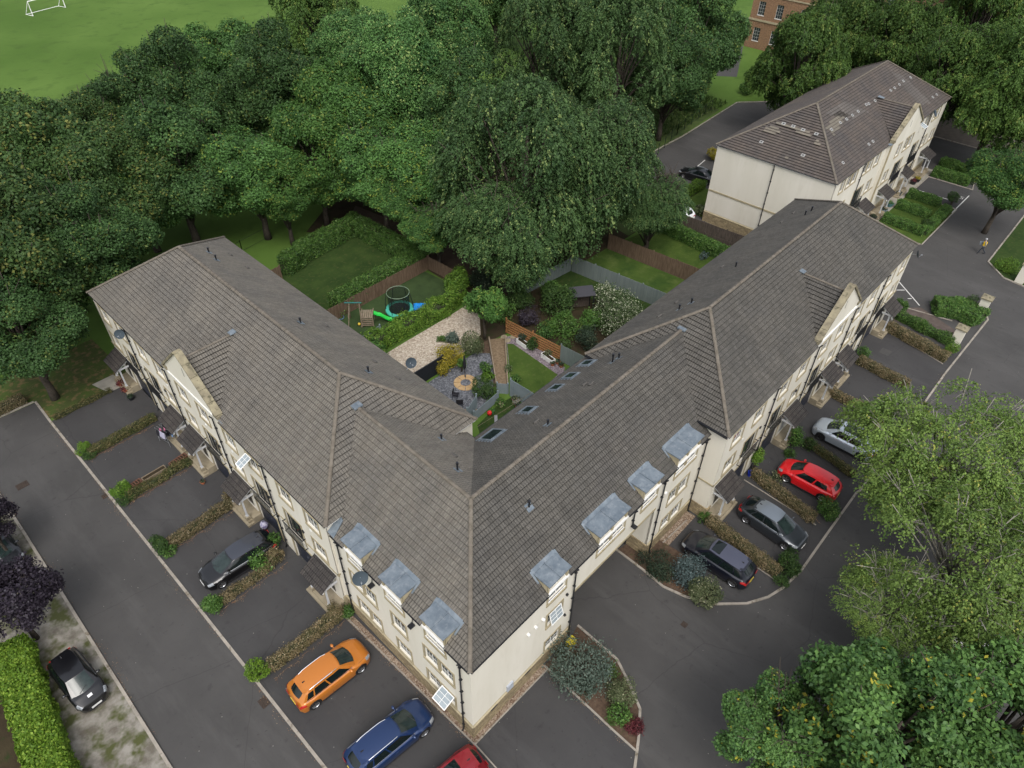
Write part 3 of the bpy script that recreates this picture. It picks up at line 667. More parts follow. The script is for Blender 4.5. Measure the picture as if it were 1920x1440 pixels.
GLASSO = M('sash_glass', (.22, .26, .28), .08, (.30, .34, .36), 3., spec=.8)  # pale colour stands in for sky reflected by the tilted sashes
M_POST = M('grey_white_post_paint', (.42, .43, .44), .5)
DOORW = M('pale_door_paint', (.32, .32, .31), .5)
OPAL = M('opal_glass', (.7, .7, .68), .2)
class Facade:
    """a wall plane: t along it, d outwards, z up; everything becomes a part of root"""
    def __init__(s, root, o, al, ou, tf): s.r = root; s.o = np.array(o, float); s.al = np.array(al, float); s.ou = np.array(ou, float); s.tf = tf
    def p(s, t, d, z):
        q = s.o + s.al * t + s.ou * d; return (q[0], q[1], z)
    def box(s, mb, t0, t1, d0, d1, z0, z1):
        mb.hexa([s.p(t0, d0, z0), s.p(t1, d0, z0), s.p(t1, d1, z0), s.p(t0, d1, z0), s.p(t0, d0, z1), s.p(t1, d0, z1), s.p(t1, d1, z1), s.p(t0, d1, z1)])
    def mb(s): return MB(s.tf)
    def wall(s, mb, t0, t1, z0, z1, holes, dep=.13, d=0.):
        ts = sorted({t0, t1} | {h[0] for h in holes} | {h[1] for h in holes}); zs = sorted({z0, z1} | {h[2] for h in holes} | {h[3] for h in holes})
        ts = [t for t in ts if t0 <= t <= t1]; zs = [z for z in zs if z0 <= z <= z1]
        for i in range(len(ts) - 1):
            for j in range(len(zs) - 1):
                c = ((ts[i] + ts[i + 1]) / 2, (zs[j] + zs[j + 1]) / 2)
                if any(h[0] < c[0] < h[1] and h[2] < c[1] < h[3] for h in holes): continue
                mb.face([s.p(ts[i], d, zs[j]), s.p(ts[i + 1], d, zs[j]), s.p(ts[i + 1], d, zs[j + 1]), s.p(ts[i], d, zs[j + 1])])
        for a, b, c, e in holes:
            for q in (((a, c), (a, e)), ((a, e), (b, e)), ((b, e), (b, c)), ((b, c), (a, c))):
                (ta, za), (tb, zb) = q
                mb.face([s.p(ta, d, za), s.p(tb, d, zb), s.p(tb, d - dep, zb), s.p(ta, d - dep, za)])
    def window(s, t0, t1, z0, z1, dep=.13, sash=2, bars=(1, 2), surround=True, d=0., openleaf=None, lit=False, name='window', sillout=.06, sw=.13):
        mb = s.mb()
        if surround:
            s.box(mb, t0 - sw, t0, d - .02, d + .025, z0 - .02, z1 + sw); s.box(mb, t1, t1 + sw, d - .02, d + .025, z0 - .02, z1 + sw)
            s.box(mb, t0, t1, d - .02, d + .027, z1, z1 + sw)
            s.box(mb, t0 - sw, t1 + sw, d - .02, d + sillout, z0 - .16, z0 - .02)
            if (t1 - t0) > 1.9: tm = (t0 + t1) / 2; s.box(mb, tm - .09, tm + .09, d - dep, d + .01, z0, z1)
        else: s.box(mb, t0 - .05, t1 + .05, d - .03, d + .04, z0 - .06, z0)
        w_ = mb.build(name, SURR if surround else WHITE, s.r)
        fm = s.mb(); gm = s.mb()
        spans = [(t0, t1)] if (t1 - t0) <= 1.9 or not surround else [(t0, (t0 + t1) / 2 - .09), ((t0 + t1) / 2 + .09, t1)]
        for a, b in spans:
            D0, D1 = d - dep, d - dep + .04; f = .042
            s.box(fm, a, b, D0, D1, z0, z0 + f); s.box(fm, a, b, D0, D1, z1 - f, z1); s.box(fm, a, a + f, D0, D1, z0 + f, z1 - f); s.box(fm, b - f, b, D0, D1, z0 + f, z1 - f)
            n = sash if len(spans) == 1 else 2
            zi, zj = z0 + f, z1 - f
            for k in range(1, n): tm = a + (b - a) * k / n; s.box(fm, tm - .024, tm + .024, D0, D1 + .002, zi, zj)
            for k in range(n):
                ta = a + (b - a) * k / n + (.045 if k else f); tb = a + (b - a) * (k + 1) / n - (.045 if k < n - 1 else f)
                for q in range(1, bars[0] + 1): tm = ta + (tb - ta) * q / (bars[0] + 1); s.box(fm, tm - .008, tm + .008, D0 + .02, D0 + .036, zi, zj)
                for q in range(1, bars[1] + 1): zm = zi + (zj - zi) * q / (bars[1] + 1); s.box(fm, ta, tb, D0 + .021, D0 + .035, zm - .008, zm + .008)
            gm.face([s.p(a + f, D0 + .03, zi), s.p(b - f, D0 + .03, zi), s.p(b - f, D0 + .03, zj), s.p(a + f, D0 + .03, zj)])
        fm.build('frame', WHITE, w_); gm.build('pane', GLASSC if lit else GLASS, w_)
        if openleaf:   # top hung sash swung outwards
            a, b, ang = openleaf; H = (z1 - z0) * .74; om = s.mb(); og = s.mb()
            def q(t, h, o_): return s.p(t, d + math.sin(ang) * h + .02 + o_ * math.cos(ang), z1 - .05 - math.cos(ang) * h + o_ * math.sin(ang))
            def bx(m_, ta, tb, ha, hb, oa=-.02, ob=.02): m_.hexa([q(ta, ha, oa), q(tb, ha, oa), q(tb, hb, oa), q(ta, hb, oa), q(ta, ha, ob), q(tb, ha, ob), q(tb, hb, ob), q(ta, hb, ob)])
            f = .06
            f = .045; bx(om, a, b, 0, f); bx(om, a, b, H - f, H); bx(om, a, a + f, f, H - f); bx(om, b - f, b, f, H - f)
            for k in range(1, 2): tm = a + (b - a) * k / 2; bx(om, tm - .009, tm + .009, f, H - f, -.012, .014)
            for k in (1, 2): hm = f + (H - 2 * f) * k / 3; bx(om, a + f, b - f, hm - .009, hm + .009, -.011, .013)
            og.face([q(a + f, f, 0), q(b - f, f, 0), q(b - f, H - f, 0), q(a + f, H - f, 0)])
            x = om.build('open_sash', WHITE, s.r); og.build('pane', GLASSO, x)
            x['label'] = 'white sash propped open'
        return w_
    def french(s, t0, t1, z0, z1, rail=True):
        mb = s.mb(); sw = .14
        s.box(mb, t0 - sw, t0, -.02, .03, z0, z1 + sw); s.box(mb, t1, t1 + sw, -.02, .03, z0, z1 + sw); s.box(mb, t0, t1, -.02, .032, z1, z1 + sw)
        w_ = mb.build('french_window', SURR, s.r)
        fm = s.mb(); gm = s.mb(); D0, D1 = -.13, -.08; f = .07
        s.box(fm, t0, t1, D0, D1, z1 - f, z1); s.box(fm, t0, t1, D0, D1, z0, z0 + .1)
        n = 2 if t1 - t0 < 1.5 else 3
        for k in range(n + 1):
            tm = t0 + (t1 - t0) * k / n; tm = min(max(tm, t0 + f / 2), t1 - f / 2); s.box(fm, tm - f / 2, tm + f / 2, D0, D1, z0 + .1, z1 - f)
        gm.face([s.p(t0, D0 + .02, z0), s.p(t1, D0 + .02, z0), s.p(t1, D0 + .02, z1), s.p(t0, D0 + .02, z1)])
        fm.build('frame', WHITE if n == 2 else BLACK, w_); gm.build('pane', GLASS, w_)
        if rail:
            rm = s.mb(); a, b = t0 - .2, t1 + .2; zz = z0 - .02
            for z_ in (zz, zz + .95): s.box(rm, a, b, .22, .26, z_, z_ + .045)
            s.box(rm, a, a + .04, .0, .26, zz + .91, zz + .95); s.box(rm, b - .04, b, .0, .26, zz + .91, zz + .95); s.box(rm, a, a + .04, 0, .26, zz, zz + .04); s.box(rm, b - .04, b, 0, .26, zz, zz + .04)
            k = a + .02
            while k < b: s.box(rm, k - .009, k + .009, .23, .25, zz + .04, zz + .92); k += .105
            rm.build('balcony_railing', BLACK, s.r)
    def garage(s, t0, t1, z1=2.1):
        mb = s.mb(); s.box(mb, t0, t1, -.14, -.11, .02, z1)
        n = 10
        for k in range(n): a = t0 + (t1 - t0) * k / n; s.box(mb, a + .012, a + (t1 - t0) / n - .012, -.11, -.095, .05, z1 - .04)
        g_ = mb.build('garage_door', GARAGE, s.r)
        mb = s.mb(); s.box(mb, (t0 + t1) / 2 - .1, (t0 + t1) / 2 + .1, -.1, -.06, .95, 1.0); mb.build('handle', CHROME, g_)
        mb = s.mb(); s.box(mb, t0 - .16, t0, -.02, .03, 0, z1 + .17); s.box(mb, t1, t1 + .16, -.02, .03, 0, z1 + .17); s.box(mb, t0, t1, -.02, .033, z1, z1 + .17)
        mb.build('garage_surround', SURR, s.r)
    def downpipe(s, t, z1, z0=.05, d=.1):
        mb = s.mb(); pts = [s.p(t, d + .12, z1), s.p(t, d, z1 - .25), s.p(t, d, z0 + .15), s.p(t, d + .1, z0)]
        mb.tube(pts, .045, 8)
        z = z0 + .6
        while z < z1 - .4: s.box(mb, t - .07, t + .07, 0., d + .05, z, z + .05); z += 1.2
        mb.build('downpipe', BLACK, s.r)
    def gutter(s, t0, t1, z, d=.02):
        mb = s.mb(); P = []
        for t in (t0, t1): P.append([s.p(t, d + .07 + .065 * math.cos(a), z + .065 * math.sin(a)) for a in [math.pi + math.pi * k / 6 for k in range(7)]])
        mb.grid(P); s.box(mb, t0, t1, d - .04, d + .0, z - .1, z + .02)
        mb.build('gutter', BLACK, s.r)
    def porch(s, tc, w=2.05, dp=.95, tile=None, side=1, lamp=True, zt=2.25):
        """tiled lean-to canopy on two white posts above sandstone steps; door behind"""
        t0, t1 = tc - w / 2, tc + w / 2
        mb = s.mb(); s.box(mb, t0 - .25, t1 + .25, 0, dp + .1, 0, .18); s.box(mb, t0 - .1, t1 + .1, 0, dp - .05, .18, .34)
        s.box(mb, t0 + .02, t0 + .32, dp - .32, dp - .02, .34, .62); s.box(mb, t1 - .32, t1 - .02, dp - .32, dp - .02, .34, .62)
        s.box(mb, t0 - .25, t0 + .05, .0, .6, .18, .55)
        pr = mb.build('porch', FLAG, s.r)
        for t in (t0 + .17, t1 - .17):
            mb = s.mb(); s.box(mb, t - .05, t + .05, dp - .22, dp - .12, .62, zt - .02); s.box(mb, t - .08, t + .08, dp - .25, dp - .09, .62, .72); s.box(mb, t - .08, t + .08, dp - .25, dp - .09, zt - .14, zt - .02)
            mb.build('post', M_POST, pr)
        mb = s.mb(); s.box(mb, t0 + .02, t1 - .02, dp - .24, dp - .10, zt - .02, zt + .1); s.box(mb, t0 + .02, t0 + .1, .0, dp - .24, zt - .02, zt + .1); s.box(mb, t1 - .1, t1 - .02, .0, dp - .24, zt - .02, zt + .1)
        # little gable ends, white brackets
        for t in (t0 + .02, t1 - .02): mb.beam(s.p(t, dp + .12, zt - .02), s.p(t, .02, zt + .55), .03, .05)
        mb.build('canopy_frame', M_POST, pr)
        mb = s.mb(); tile_poly(mb, [s.p(t0 - .06, dp + .22, zt + .02), s.p(t1 + .06, dp + .22, zt + .02), s.p(t1 + .06, 0.0, zt + .68), s.p(t0 - .06, 0.0, zt + .68)], s.al.tolist() + [0] if len(s.al) == 2 else s.al, .13, .022)
        s.box(mb, t0 - .06, t1 + .06, dp + .14, dp + .18, zt - .04, zt + .03)
        mb.build('canopy_roof', tile or TILEP, pr)
        mb = s.mb(); s.box(mb, tc - .46, tc + .46, -.1, -.06, .36, 2.2); 
        for q in (0, 1):
            for r_ in (0, 1): s.box(mb, tc - .36 + q * .4, tc - .04 + q * .4, -.06, -.045, .5 + r_ * .8, 1.15 + r_ * .8)
        dr = mb.build('front_door', DOORW if side > 0 else BLACK, s.r)
        mb = s.mb(); s.box(mb, tc + .34, tc + .4, -.045, -.0, 1.2, 1.26); mb.build('door_handle', CHROME, dr)
        if lamp:
            for k in (t0 + .1, t1 - .1):
                mb = s.mb(); c = s.p(k, dp + .05, zt - .12); mb.lathe([(.01, -.1), (.06, -.07), (.085, 0), (.06, .07), (.01, .1)], c, 10)
                mb.build('globe_lamp', OPAL, pr)
    def stonebase(s, t0, t1, h=1.15, d=.05):
        mb = s.mb(); s.box(mb, t0, t1, -.05, d, 0, h); mb.build('stone_plinth', STONE, s.r)
        mb = s.mb(); mb.hexa([s.p(t0, .0, h), s.p(t1, .0, h), s.p(t1, d + .03, h), s.p(t0, d + .03, h), s.p(t0, .0, h + .12), s.p(t1, .0, h + .12), s.p(t1, d - .02, h + .05), s.p(t0, d - .02, h + .05)])
        mb.build('plinth_cap', SURR, s.r)
    def disc(s, t, z, r, mat, name, d=.03):
        mb = s.mb(); c = Vector(s.p(t, 0, z)); e = Vector(s.p(t, d, z)); mb.tube([c, e], r, 12); mb.build(name, mat, s.r)
def sat_dish(root, tf, p, mount, r=.4, face=(-.5, -.65, .35), label=None):
    mb = MB(tf); c = Vector(p); n = Vector(face).normalized(); u = n.cross(Vector((0, 0, 1))).normalized(); v = u.cross(n)
    rows = []
    for i in range(5):
        q = r * i / 4; rows.append([c + u * math.cos(a) * q * 1.05 + v * math.sin(a) * q + n * (.12 * (i / 4) ** 2) for a in [2 * math.pi * k / 20 for k in range(21)]])
    mb.grid(rows)
    mb.grid([[p_ - n * .012 for p_ in r_] for r_ in rows])
    d = mb.build('satellite_dish', DISH, root, smooth=True)
    mb = MB(tf); mb.tube([c, Vector(mount) + Vector((0, 0, 0))], .025, 6); f = c + n * r * 1.0 - v * r * .25
    mb.tube([c - v * r * .95 + n * .1, f], .014, 5); mb.tube([f - n * .05, f + n * .08], .035, 8)
    mb.build('dish_arm', POLEG, d)
def roof_pipe(name, root, tf, base, h=.42, r=.055, n=None, lead=True):
    mb = MB(tf); b = Vector(base)
    mb.tube([b - Vector((0, 0, .1)), b + Vector((0, 0, h))], r, 10); mb.tube([b + Vector((0, 0, h * .8)), b + Vector((0, 0, h + .02))], r * 1.35, 10)
    o = mb.build('vent_pipe', BLACK, root)
    if lead and n is not None:
        n = Vector(n).normalized(); u = n.cross(Vector((0, 0, 1))).normalized(); v = n.cross(u); mb = MB(tf); q = b + n * .045
        s_ = .22; mb.face([q + u * s_ + v * s_, q - u * s_ + v * s_, q - u * s_ - v * s_, q + u * s_ - v * s_]); mb.build('lead_flashing', LEAD, o)

def tile_abs():
    pass
hF, rF, pF = 7.2, 10.5, 5.05
hL, rL = 7.9, 11.73
# ================================================================== LEFT TERRACE
rootL = empty('terrace_building', shear((-.03, 10.87, 0)), 'long cream terrace on the left with hipped brown roof, beside the wide road', 'terrace')
FL = Facade(rootL, (-.03, 0), (0, 1), (-1, 0), shear)
def house_row(Fc, starts, pitch, flips, tile, opens=(), last=None, gable_idx=2, lampset=True, doors=(-1, -1, -1, 1, -1)):
    holes = []; todo = []
    for i, s0 in enumerate(starts):
        fl = flips[i]
        T = (lambda a, b, s0=s0, fl=fl: (s0 + a, s0 + b) if not fl else (s0 + pitch - b, s0 + pitch - a))
        w1 = T(1.0, 2.25); w2 = T(3.7, 4.95); g = T(2.62, 5.12); fr = T(3.35, 5.05); f1 = T(.95, 2.15); pc = T(1.4, 1.4)[0]; dr = T(.94, 1.86)
        for k, ww in enumerate((w1, w2)):
            holes.append((ww[0], ww[1], 6.05, 7.2)); todo.append(('w', ww, 6.05, 7.2, (i, k)))
        holes.append((f1[0], f1[1], 3.62, 4.75)); todo.append(('w', f1, 3.62, 4.75, (i, 2)))
        holes.append((fr[0], fr[1], 2.75, 4.75)); todo.append(('f', fr, 2.75, 4.75, i))
        holes.append((g[0], g[1], .0, 2.1)); todo.append(('g', g, 0, 2.1, i))
        holes.append((dr[0], dr[1], .34, 2.2)); todo.append(('p', (pc, pc), 0, 0, i))
    mb = Fc.mb(); t0 = starts[0] - .1 if last is None else last[0]; t1 = starts[-1] + pitch if last is None else last[1]
    Fc.wall(mb, t0, t1, 0, hL + .02, holes); 
    mb.build('front_wall', WALL, Fc.r)
    for k, (a, b, z0, z1, q) in enumerate([(x[1][0], x[1][1], x[2], x[3], x) for x in todo]):
        kind = q[0]
        if kind == 'w':
            op = None
            if q[4] in opens: op = ((a + b) / 2, b, opens[q[4]]) if isinstance(opens, dict) else (a, b, 1.0)
            Fc.window(a, b, z0, z1, openleaf=op, lit=(k % 3 == 0))
        elif kind == 'f': Fc.french(a, b, z0, z1)
        elif kind == 'g': Fc.garage(a, b)
        elif kind == 'p': Fc.porch(a, side=doors[q[4]])
    mb = Fc.mb()
    for i, s0 in enumerate(starts):   # string course, broken at the french windows
        fl = flips[i]; a, b = (s0 - .05, s0 + 3.1) if not fl else (s0 + pitch - 3.1, s0 + pitch + .05)
        Fc.box(mb, a, b, -.02, .035, 3.22, 3.34)
        a, b = (s0 + 5.3, s0 + pitch - .06) if not fl else (s0 + .06, s0 + pitch - 5.3)
        Fc.box(mb, a, b, -.02, .035, 3.22, 3.34)
    mb.build('string_course', SURR, Fc.r)
def gable(Fc, tc, tile, zr=10.45, hw=3.25, ze=7.9, peak=11.15, dep=3.8):
    mb = Fc.mb(); d0, d1 = -.22, .0
    zs = ze + .35
    A = [(tc - hw, ze + .02), (tc + hw, ze + .02), (tc + hw, zs), (tc + .18, peak - .12), (tc - .18, peak - .12), (tc - hw, zs)]
    mb.face([Fc.p(t, d1, z) for t, z in A]); mb.face([Fc.p(t, d0, z) for t, z in A][::-1])
    for i in range(len(A)): (a, za), (b, zb) = A[i], A[(i + 1) % len(A)]; mb.face([Fc.p(a, d1, za), Fc.p(b, d1, zb), Fc.p(b, d0, zb), Fc.p(a, d0, za)])
    g_ = mb.build('gable_wall', WALL, Fc.r)
    mb = Fc.mb(); Fc.box(mb, tc - .04, tc + .04, d1 - .01, d1 + .006, 9.2, 9.85); mb.build('gable_slit', BLACK, g_)
    mb = Fc.mb()
    for s_ in (-1, 1):
        a = (tc + s_ * (hw + .12), zs - .08); b = (tc + s_ * .02, peak - .1)
        dx, dz = b[0] - a[0], b[1] - a[1]; L = math.hypot(dx, dz); nx, nz = -dz / L * (1 if s_ < 0 else -1), abs(dx) / L
        N = 5
        for k in range(N):
            p = (a[0] + dx * k / N, a[1] + dz * k / N); q = (a[0] + dx * ((k + 1) / N - .004), a[1] + dz * ((k + 1) / N - .004)); th = .13
            mb.hexa([Fc.p(p[0], -.36, p[1]), Fc.p(q[0], -.36, q[1]), Fc.p(q[0], .13, q[1]), Fc.p(p[0], .13, p[1]),
                     Fc.p(p[0] + nx * th, -.36, p[1] + nz * th), Fc.p(q[0] + nx * th, -.36, q[1] + nz * th), Fc.p(q[0] + nx * th, .13, q[1] + nz * th), Fc.p(p[0] + nx * th, .13, p[1] + nz * th)])
        Fc.box(mb, tc + s_ * (hw + .0) - .28, tc + s_ * (hw + .0) + .28, -.33, .1, zs - .28, zs - .04)
    mb.build('gable_coping', COPE, Fc.r)
    mb = Fc.mb(); Wd = (zr - ze) / .7
    for s_ in (-1, 1):
        P = [Fc.p(tc + s_ * Wd, -.05, ze), Fc.p(tc, -.05, zr), Fc.p(tc, -Wd - .25, zr)]
        P = [Fc.p(tc + s_ * Wd, -.05, ze - .0), Fc.p(tc + s_ * .0, -.05, zr), Fc.p(tc, -dep - .1, zr)]
        P = [P[0], P[1], P[2]] if s_ > 0 else [P[1], P[0], P[2]]
        tile_poly(mb, P, list(Fc.ou) + [0])
    mb.build('gable_roof', tile, Fc.r)
    mb = Fc.mb(); ridge_run(mb, Fc.p(tc, -.36, zr + .02), Fc.p(tc, -dep + .1, zr + .02), .1); mb.build('ridge_tiles', RIDGE, Fc.r)
    mb = Fc.mb(); c = Fc.p(tc, -Wd - .05, zr + .05); 
    mb.hexa([Fc.p(tc - .25, -Wd - .35, zr + .16), Fc.p(tc + .25, -Wd - .35, zr + .16), Fc.p(tc + .2, -Wd + .25, zr + .1), Fc.p(tc - .2, -Wd + .25, zr + .1), Fc.p(tc - .25, -Wd - .35, zr + .22), Fc.p(tc + .25, -Wd - .35, zr + .22), Fc.p(tc + .2, -Wd + .25, zr + .15), Fc.p(tc - .2, -Wd + .25, zr + .15)])
    mb.build('lead_flashing', LEAD, Fc.r)
    for s_ in (-1, 1): mb = Fc.mb(); Fc.box(mb, tc + s_ * (hw + .45) - .3, tc + s_ * (hw + .45) + .25, -.45, .06, ze + .02, ze + .10); mb.build('lead_flashing', LEAD, Fc.r)

def hip_roof(root, tf, c, rz, ez, r0, r1, tile, along, tileb=None, name='roof', notch=None):
    """c: eave rectangle (x0,x1,y0,y1); ridge runs 'x' or 'y' from r0 to r1"""
    x0, x1, y0, y1 = c
    if along == 'y':
        xm = (x0 + x1) / 2
        F = {'front': ([(x0, y0, ez), (xm, r0, rz), (xm, r1, rz), (x0, y1, ez)], (0, 1, 0)), 'back': ([(x1, y0, ez), (xm, r0, rz), (xm, r1, rz), (x1, y1, ez)], (0, 1, 0)),
             'hip': ([(x0, y0, ez), (x1, y0, ez), (xm, r0, rz)], (1, 0, 0)), 'end': ([(x0, y1, ez), (x1, y1, ez), (xm, r1, rz)], (1, 0, 0))}
        a, b = (xm, r0, rz), (xm, r1, rz); hips = [((x0, y0, ez), a), ((x1, y0, ez), a), ((x0, y1, ez), b), ((x1, y1, ez), b)]
    else:
        ym = (y0 + y1) / 2
        F = {'front': ([(x0, y0, ez), (r0, ym, rz), (r1, ym, rz), (x1, y0, ez)], (1, 0, 0)), 'back': ([(x0, y1, ez), (r0, ym, rz), (r1, ym, rz), (x1, y1, ez)], (1, 0, 0)),
             'hip': ([(x0, y0, ez), (x0, y1, ez), (r0, ym, rz)], (0, 1, 0)), 'end': ([(x1, y0, ez), (x1, y1, ez), (r1, ym, rz)], (0, 1, 0))}
        a, b = (r0, ym, rz), (r1, ym, rz); hips = [((x0, y0, ez), a), ((x0, y1, ez), a), ((x1, y0, ez), b), ((x1, y1, ez), b)]
    mb = MB(tf); mb2 = MB(tf)
    for k, (P, e) in F.items():
        if k == 'front' and notch:      # the main slope stops at the valleys of the cross gable
            tc, hw_, dp_ = notch; s_ = (rz - ez) / ((x1 - x0) / 2 if along == 'y' else (y1 - y0) / 2)
            q = (lambda t, d: (x0 + d, t, ez + d * s_)) if along == 'y' else (lambda t, d: (t, y0 + d, ez + d * s_)); dm = ((x1 - x0) if along == 'y' else (y1 - y0)) / 2
            tile_poly(mb, [P[0], q(tc - hw_, 0), q(tc, dp_), q(tc, dm), P[1]], e); tile_poly(mb, [q(tc + hw_, 0), P[3], P[2], q(tc, dm), q(tc, dp_)], e); continue
        tile_poly(mb2 if (tileb and k == 'back') else mb, P, e)
    rf = mb.build(name, tile, root)
    if tileb: mb2.build('rear_roof_slope', tileb, rf)
    mb = MB(tf); up = Vector((0, 0, .045))
    ridge_run(mb, Vector(a) + up, Vector(b) + up)
    for p, q in hips: ridge_run(mb, Vector(p) + up, Vector(q) + up)
    mb.build('ridge_tiles', RIDGE, rf)
    # soffit
    mb = MB(tf); mb.box(x0 + .05, x1 - .05, y0 + .05, y1 - .05, ez - .12, ez - .03); mb.build('soffit', WHITE, root)
    return rf
hip_roof(rootL, shear, (-.14, 10.88, 10.67, 40.53), rL, hL, 16.05, 34.95, TILE, 'y', None, notch=(25.2, 3.64, 3.7))
flL = [0, 1, 1, 0, 1]
stL = [10.8, 16.75, 22.7, 28.65, 34.6]
house_row(FL, stL, 5.95, flL, TILE, opens={(1, 1): 1.15}, last=(10.87, 40.35))
gable(FL, 25.2, TILE)
mb = MB(shear)   # end and rear walls
mb.box(.02, 10.67, 10.87, 10.97, 0, hL - .1); mb.box(.02, 10.67, 40.2, 40.35, 0, hL - .1); mb.box(10.57, 10.67, 10.97, 40.2, 0, hL - .1)
mb.build('rear_walls', WALL, rootL)
mb = MB(shear); mb.box(-.075, .2, 10.83, 10.97, 3.22, 3.34); mb.box(-.09, 10.7, 10.80, 10.86, 0, 1.1); mb.build('end_stonework', SURR, rootL)
for t in (17.0, 22.55, 28.75, 34.65): FL.downpipe(t, hL - .1)
FL.gutter(10.75, 21.7, hL - .03, .03); FL.gutter(28.7, 40.45, hL - .03, .03)
for t, z in ((12.9, 5.5), (24.6, 5.5), (29.8, 5.6), (36.2, 5.9), (21.3, 5.5)): FL.disc(t, z, .1, WHITE, 'vent_cover')
for t, z in ((13.95, 4.4), (17.55, 4.4), (23.4, 4.4), (33.9, 4.5), (30.9, 4.4)): FL.disc(t, z, .12, BLACK, 'vent_cover', .06)
d = hit(225, 626, (1, 0, 0), -.45); sat_dish(rootL, shear, d, (-.03, d[1] + .1, d[2] - .25), .34)
for x, y in ((392, 474), (406, 488), (564, 606), (691, 698)):
    b_ = hit(x, y, (.696, 0, 1), 11.73 + .696 * 5.4); roof_pipe('vent_pipe', rootL, shear, b_, n=(.57, 0, .82))
VENTM = M('vent_tile', (.09, .085, .078), .9)
def lowvents(root, tf, lst, n, k, mat, shr=True):
    n = np.array(n, float)
    for x, y in lst:
        b_ = hit(x, y, n, k, shr); mb = MB(tf); nn = Vector(n).normalized(); u = nn.cross(Vector((0, 0, 1))).normalized(); v = nn.cross(u); c = Vector(b_) + nn * .05
        mb.hexa([c - u * .2 - v * .12, c + u * .2 - v * .12, c + u * .17 + v * .12, c - u * .17 + v * .12, c - u * .2 - v * .1 + nn * .09, c + u * .2 - v * .1 + nn * .09, c + u * .15 + v * .1 + nn * .05, c - u * .15 + v * .1 + nn * .05])
        mb.build('tile_vent', mat, root)
lowvents(rootL, shear, [(432, 479), (463, 503), (611, 612), (702, 679), (746, 711)], (.696, 0, 1), 11.73 + .696 * 5.4, VENTM)
# rear dish and panel seen in the courtyard
d = hit(770, 680, (1, 0, 0), 11.1); sat_dish(rootL, shear, d, (10.7, d[1], d[2] - .4), .36, face=(-.3, -.8, .45))

# ================================================================== RIGHT TERRACE
rootR = empty('terrace_building', shear((20.45, -1.05, 0)), 'long cream terrace right of the archway with brown roof, drives in front', 'terrace')
FR_ = Facade(rootR, (0, -1.05), (1, 0), (0, -1), shear)
hip_roof(rootR, shear, (20.25, 50.74, -1.19, 9.81), rL, hL, 25.6, 45.2, TILED, 'x', notch=(35.7, 3.64, 3.7))
stR = [20.45 + 6.06 * i for i in range(5)]
house_row(FR_, stR, 6.06, flL, TILED, opens={}, last=(20.45, 50.55), doors=(-1, 1, -1, -1, -1))
gable(FR_, 35.7, TILED)
mb = MB(shear)
mb.box(20.45, 20.6, -1.04, 9.6, 0, hL - .1); mb.box(50.4, 50.55, -1.04, 9.6, 0, hL - .1); mb.box(20.6, 50.4, 9.45, 9.6, 0, hL - .1)
mb.build('rear_walls', WALL, rootR)
mb = MB(shear); mb.box(20.40, 20.5, -1.09, .1, 3.22, 3.34); mb.build('string_course', SURR, rootR)
mb = MB(shear); mb.box(20.38, 20.5, -1.10, .1, 0, 1.05); mb.box(20.4, 21.0, -1.12, -1.04, 0, .9); mb.build('stone_plinth', STONE, rootR)
for t in (26.65, 32.65, 38.75, 44.8): FR_.downpipe(t, hL - .1)
FR_.gutter(20.3, 32.2, hL - .03, .03); FR_.gutter(39.2, 50.7, hL - .03, .03)
mb = MB(shear); mb.box(20.15, 20.25, -1.1, 9.8, hL - .11, hL + .01); mb.box(10.0, 10.1, 40, 40.01, 6, 6.01); mb.build('end_gutter', BLACK, rootR)
for t, z in ((23.1, 5.6), (28.6, 5.4), (34.2, 5.5), (41, 5.5)): FR_.disc(t, z, .1, WHITE, 'vent_cover')
for t, z in ((25.9, 4.6), (31.2, 4.4), (34.4, 4.5), (44, 4.5)): FR_.disc(t, z, .12, BLACK, 'vent_cover', .06)
d = hit(1719, 477, (0, 1, 0), -1.5); sat_dish(rootR, shear, d, (50.4, -1.06, d[2] - .3), .34, face=(.3, -.8, .3))
for x, y in ((1273, 581), (1296, 569), (1379, 501), (1509, 404), (1521, 396)):
    b_ = hit(x, y, (0, .7, 1), 11.73 + .7 * 4.31); roof_pipe('vent_pipe', rootR, shear, b_, n=(0, .57, .82), lead=x < 1300)
lowvents(rootR, shear, [(1236, 594), (1268, 568), (1354, 502), (1487, 401), (1465, 418)], (0, .7, 1), 11.73 + .7 * 4.31, VENTM)

# ================================================================== CORNER BLOCK WITH ARCHWAY
rootF = empty('corner_building', shear((.12, .12, 0)), 'lower L-shaped cream corner block with grey lead dormers and an archway', 'apartment building')
A1 = Facade(rootF, (.12, 0), (0, 1), (-1, 0), shear); A2 = Facade(rootF, (0, .12), (1, 0), (0, -1), shear)
SL = (rF - hF) / pF; GD = 4 * GAUGE * math.cos(math.atan(SL)); gz = hF + SL * GD
dormL = [(1.75, 3.35, 1), (4.8, 6.4, 1), (7.9, 9.5, 1)]
dormR = [(5.4, 7.0, 1), (9.4, 12.0, 2), (13.45, 15.15, 1), (16.8, 19.35, 2)]
mb = MB(shear)
def band(dorms, end, axis):
    t = 0.; cuts = [(a, b) for a, b, _ in dorms] + [(end, end)]
    for a, b in cuts:
        if axis == 'L': P = [(0, t, hF), (0, a, hF), (GD, a, gz), (GD, max(t, GD), gz)]; e = (0, 1, 0)
        else: P = [(t, 0, hF), (a, 0, hF), (a, GD, gz), (max(t, GD), GD, gz)]; e = (1, 0, 0)
        tile_poly(mb, P, e); t = b
band(dormL, 11.3, 'L')
tile_poly(mb, [(GD, GD, gz), (pF, pF, rF), (pF, 15.2, rF), (GD, 15.2, gz)], (0, 1, 0))
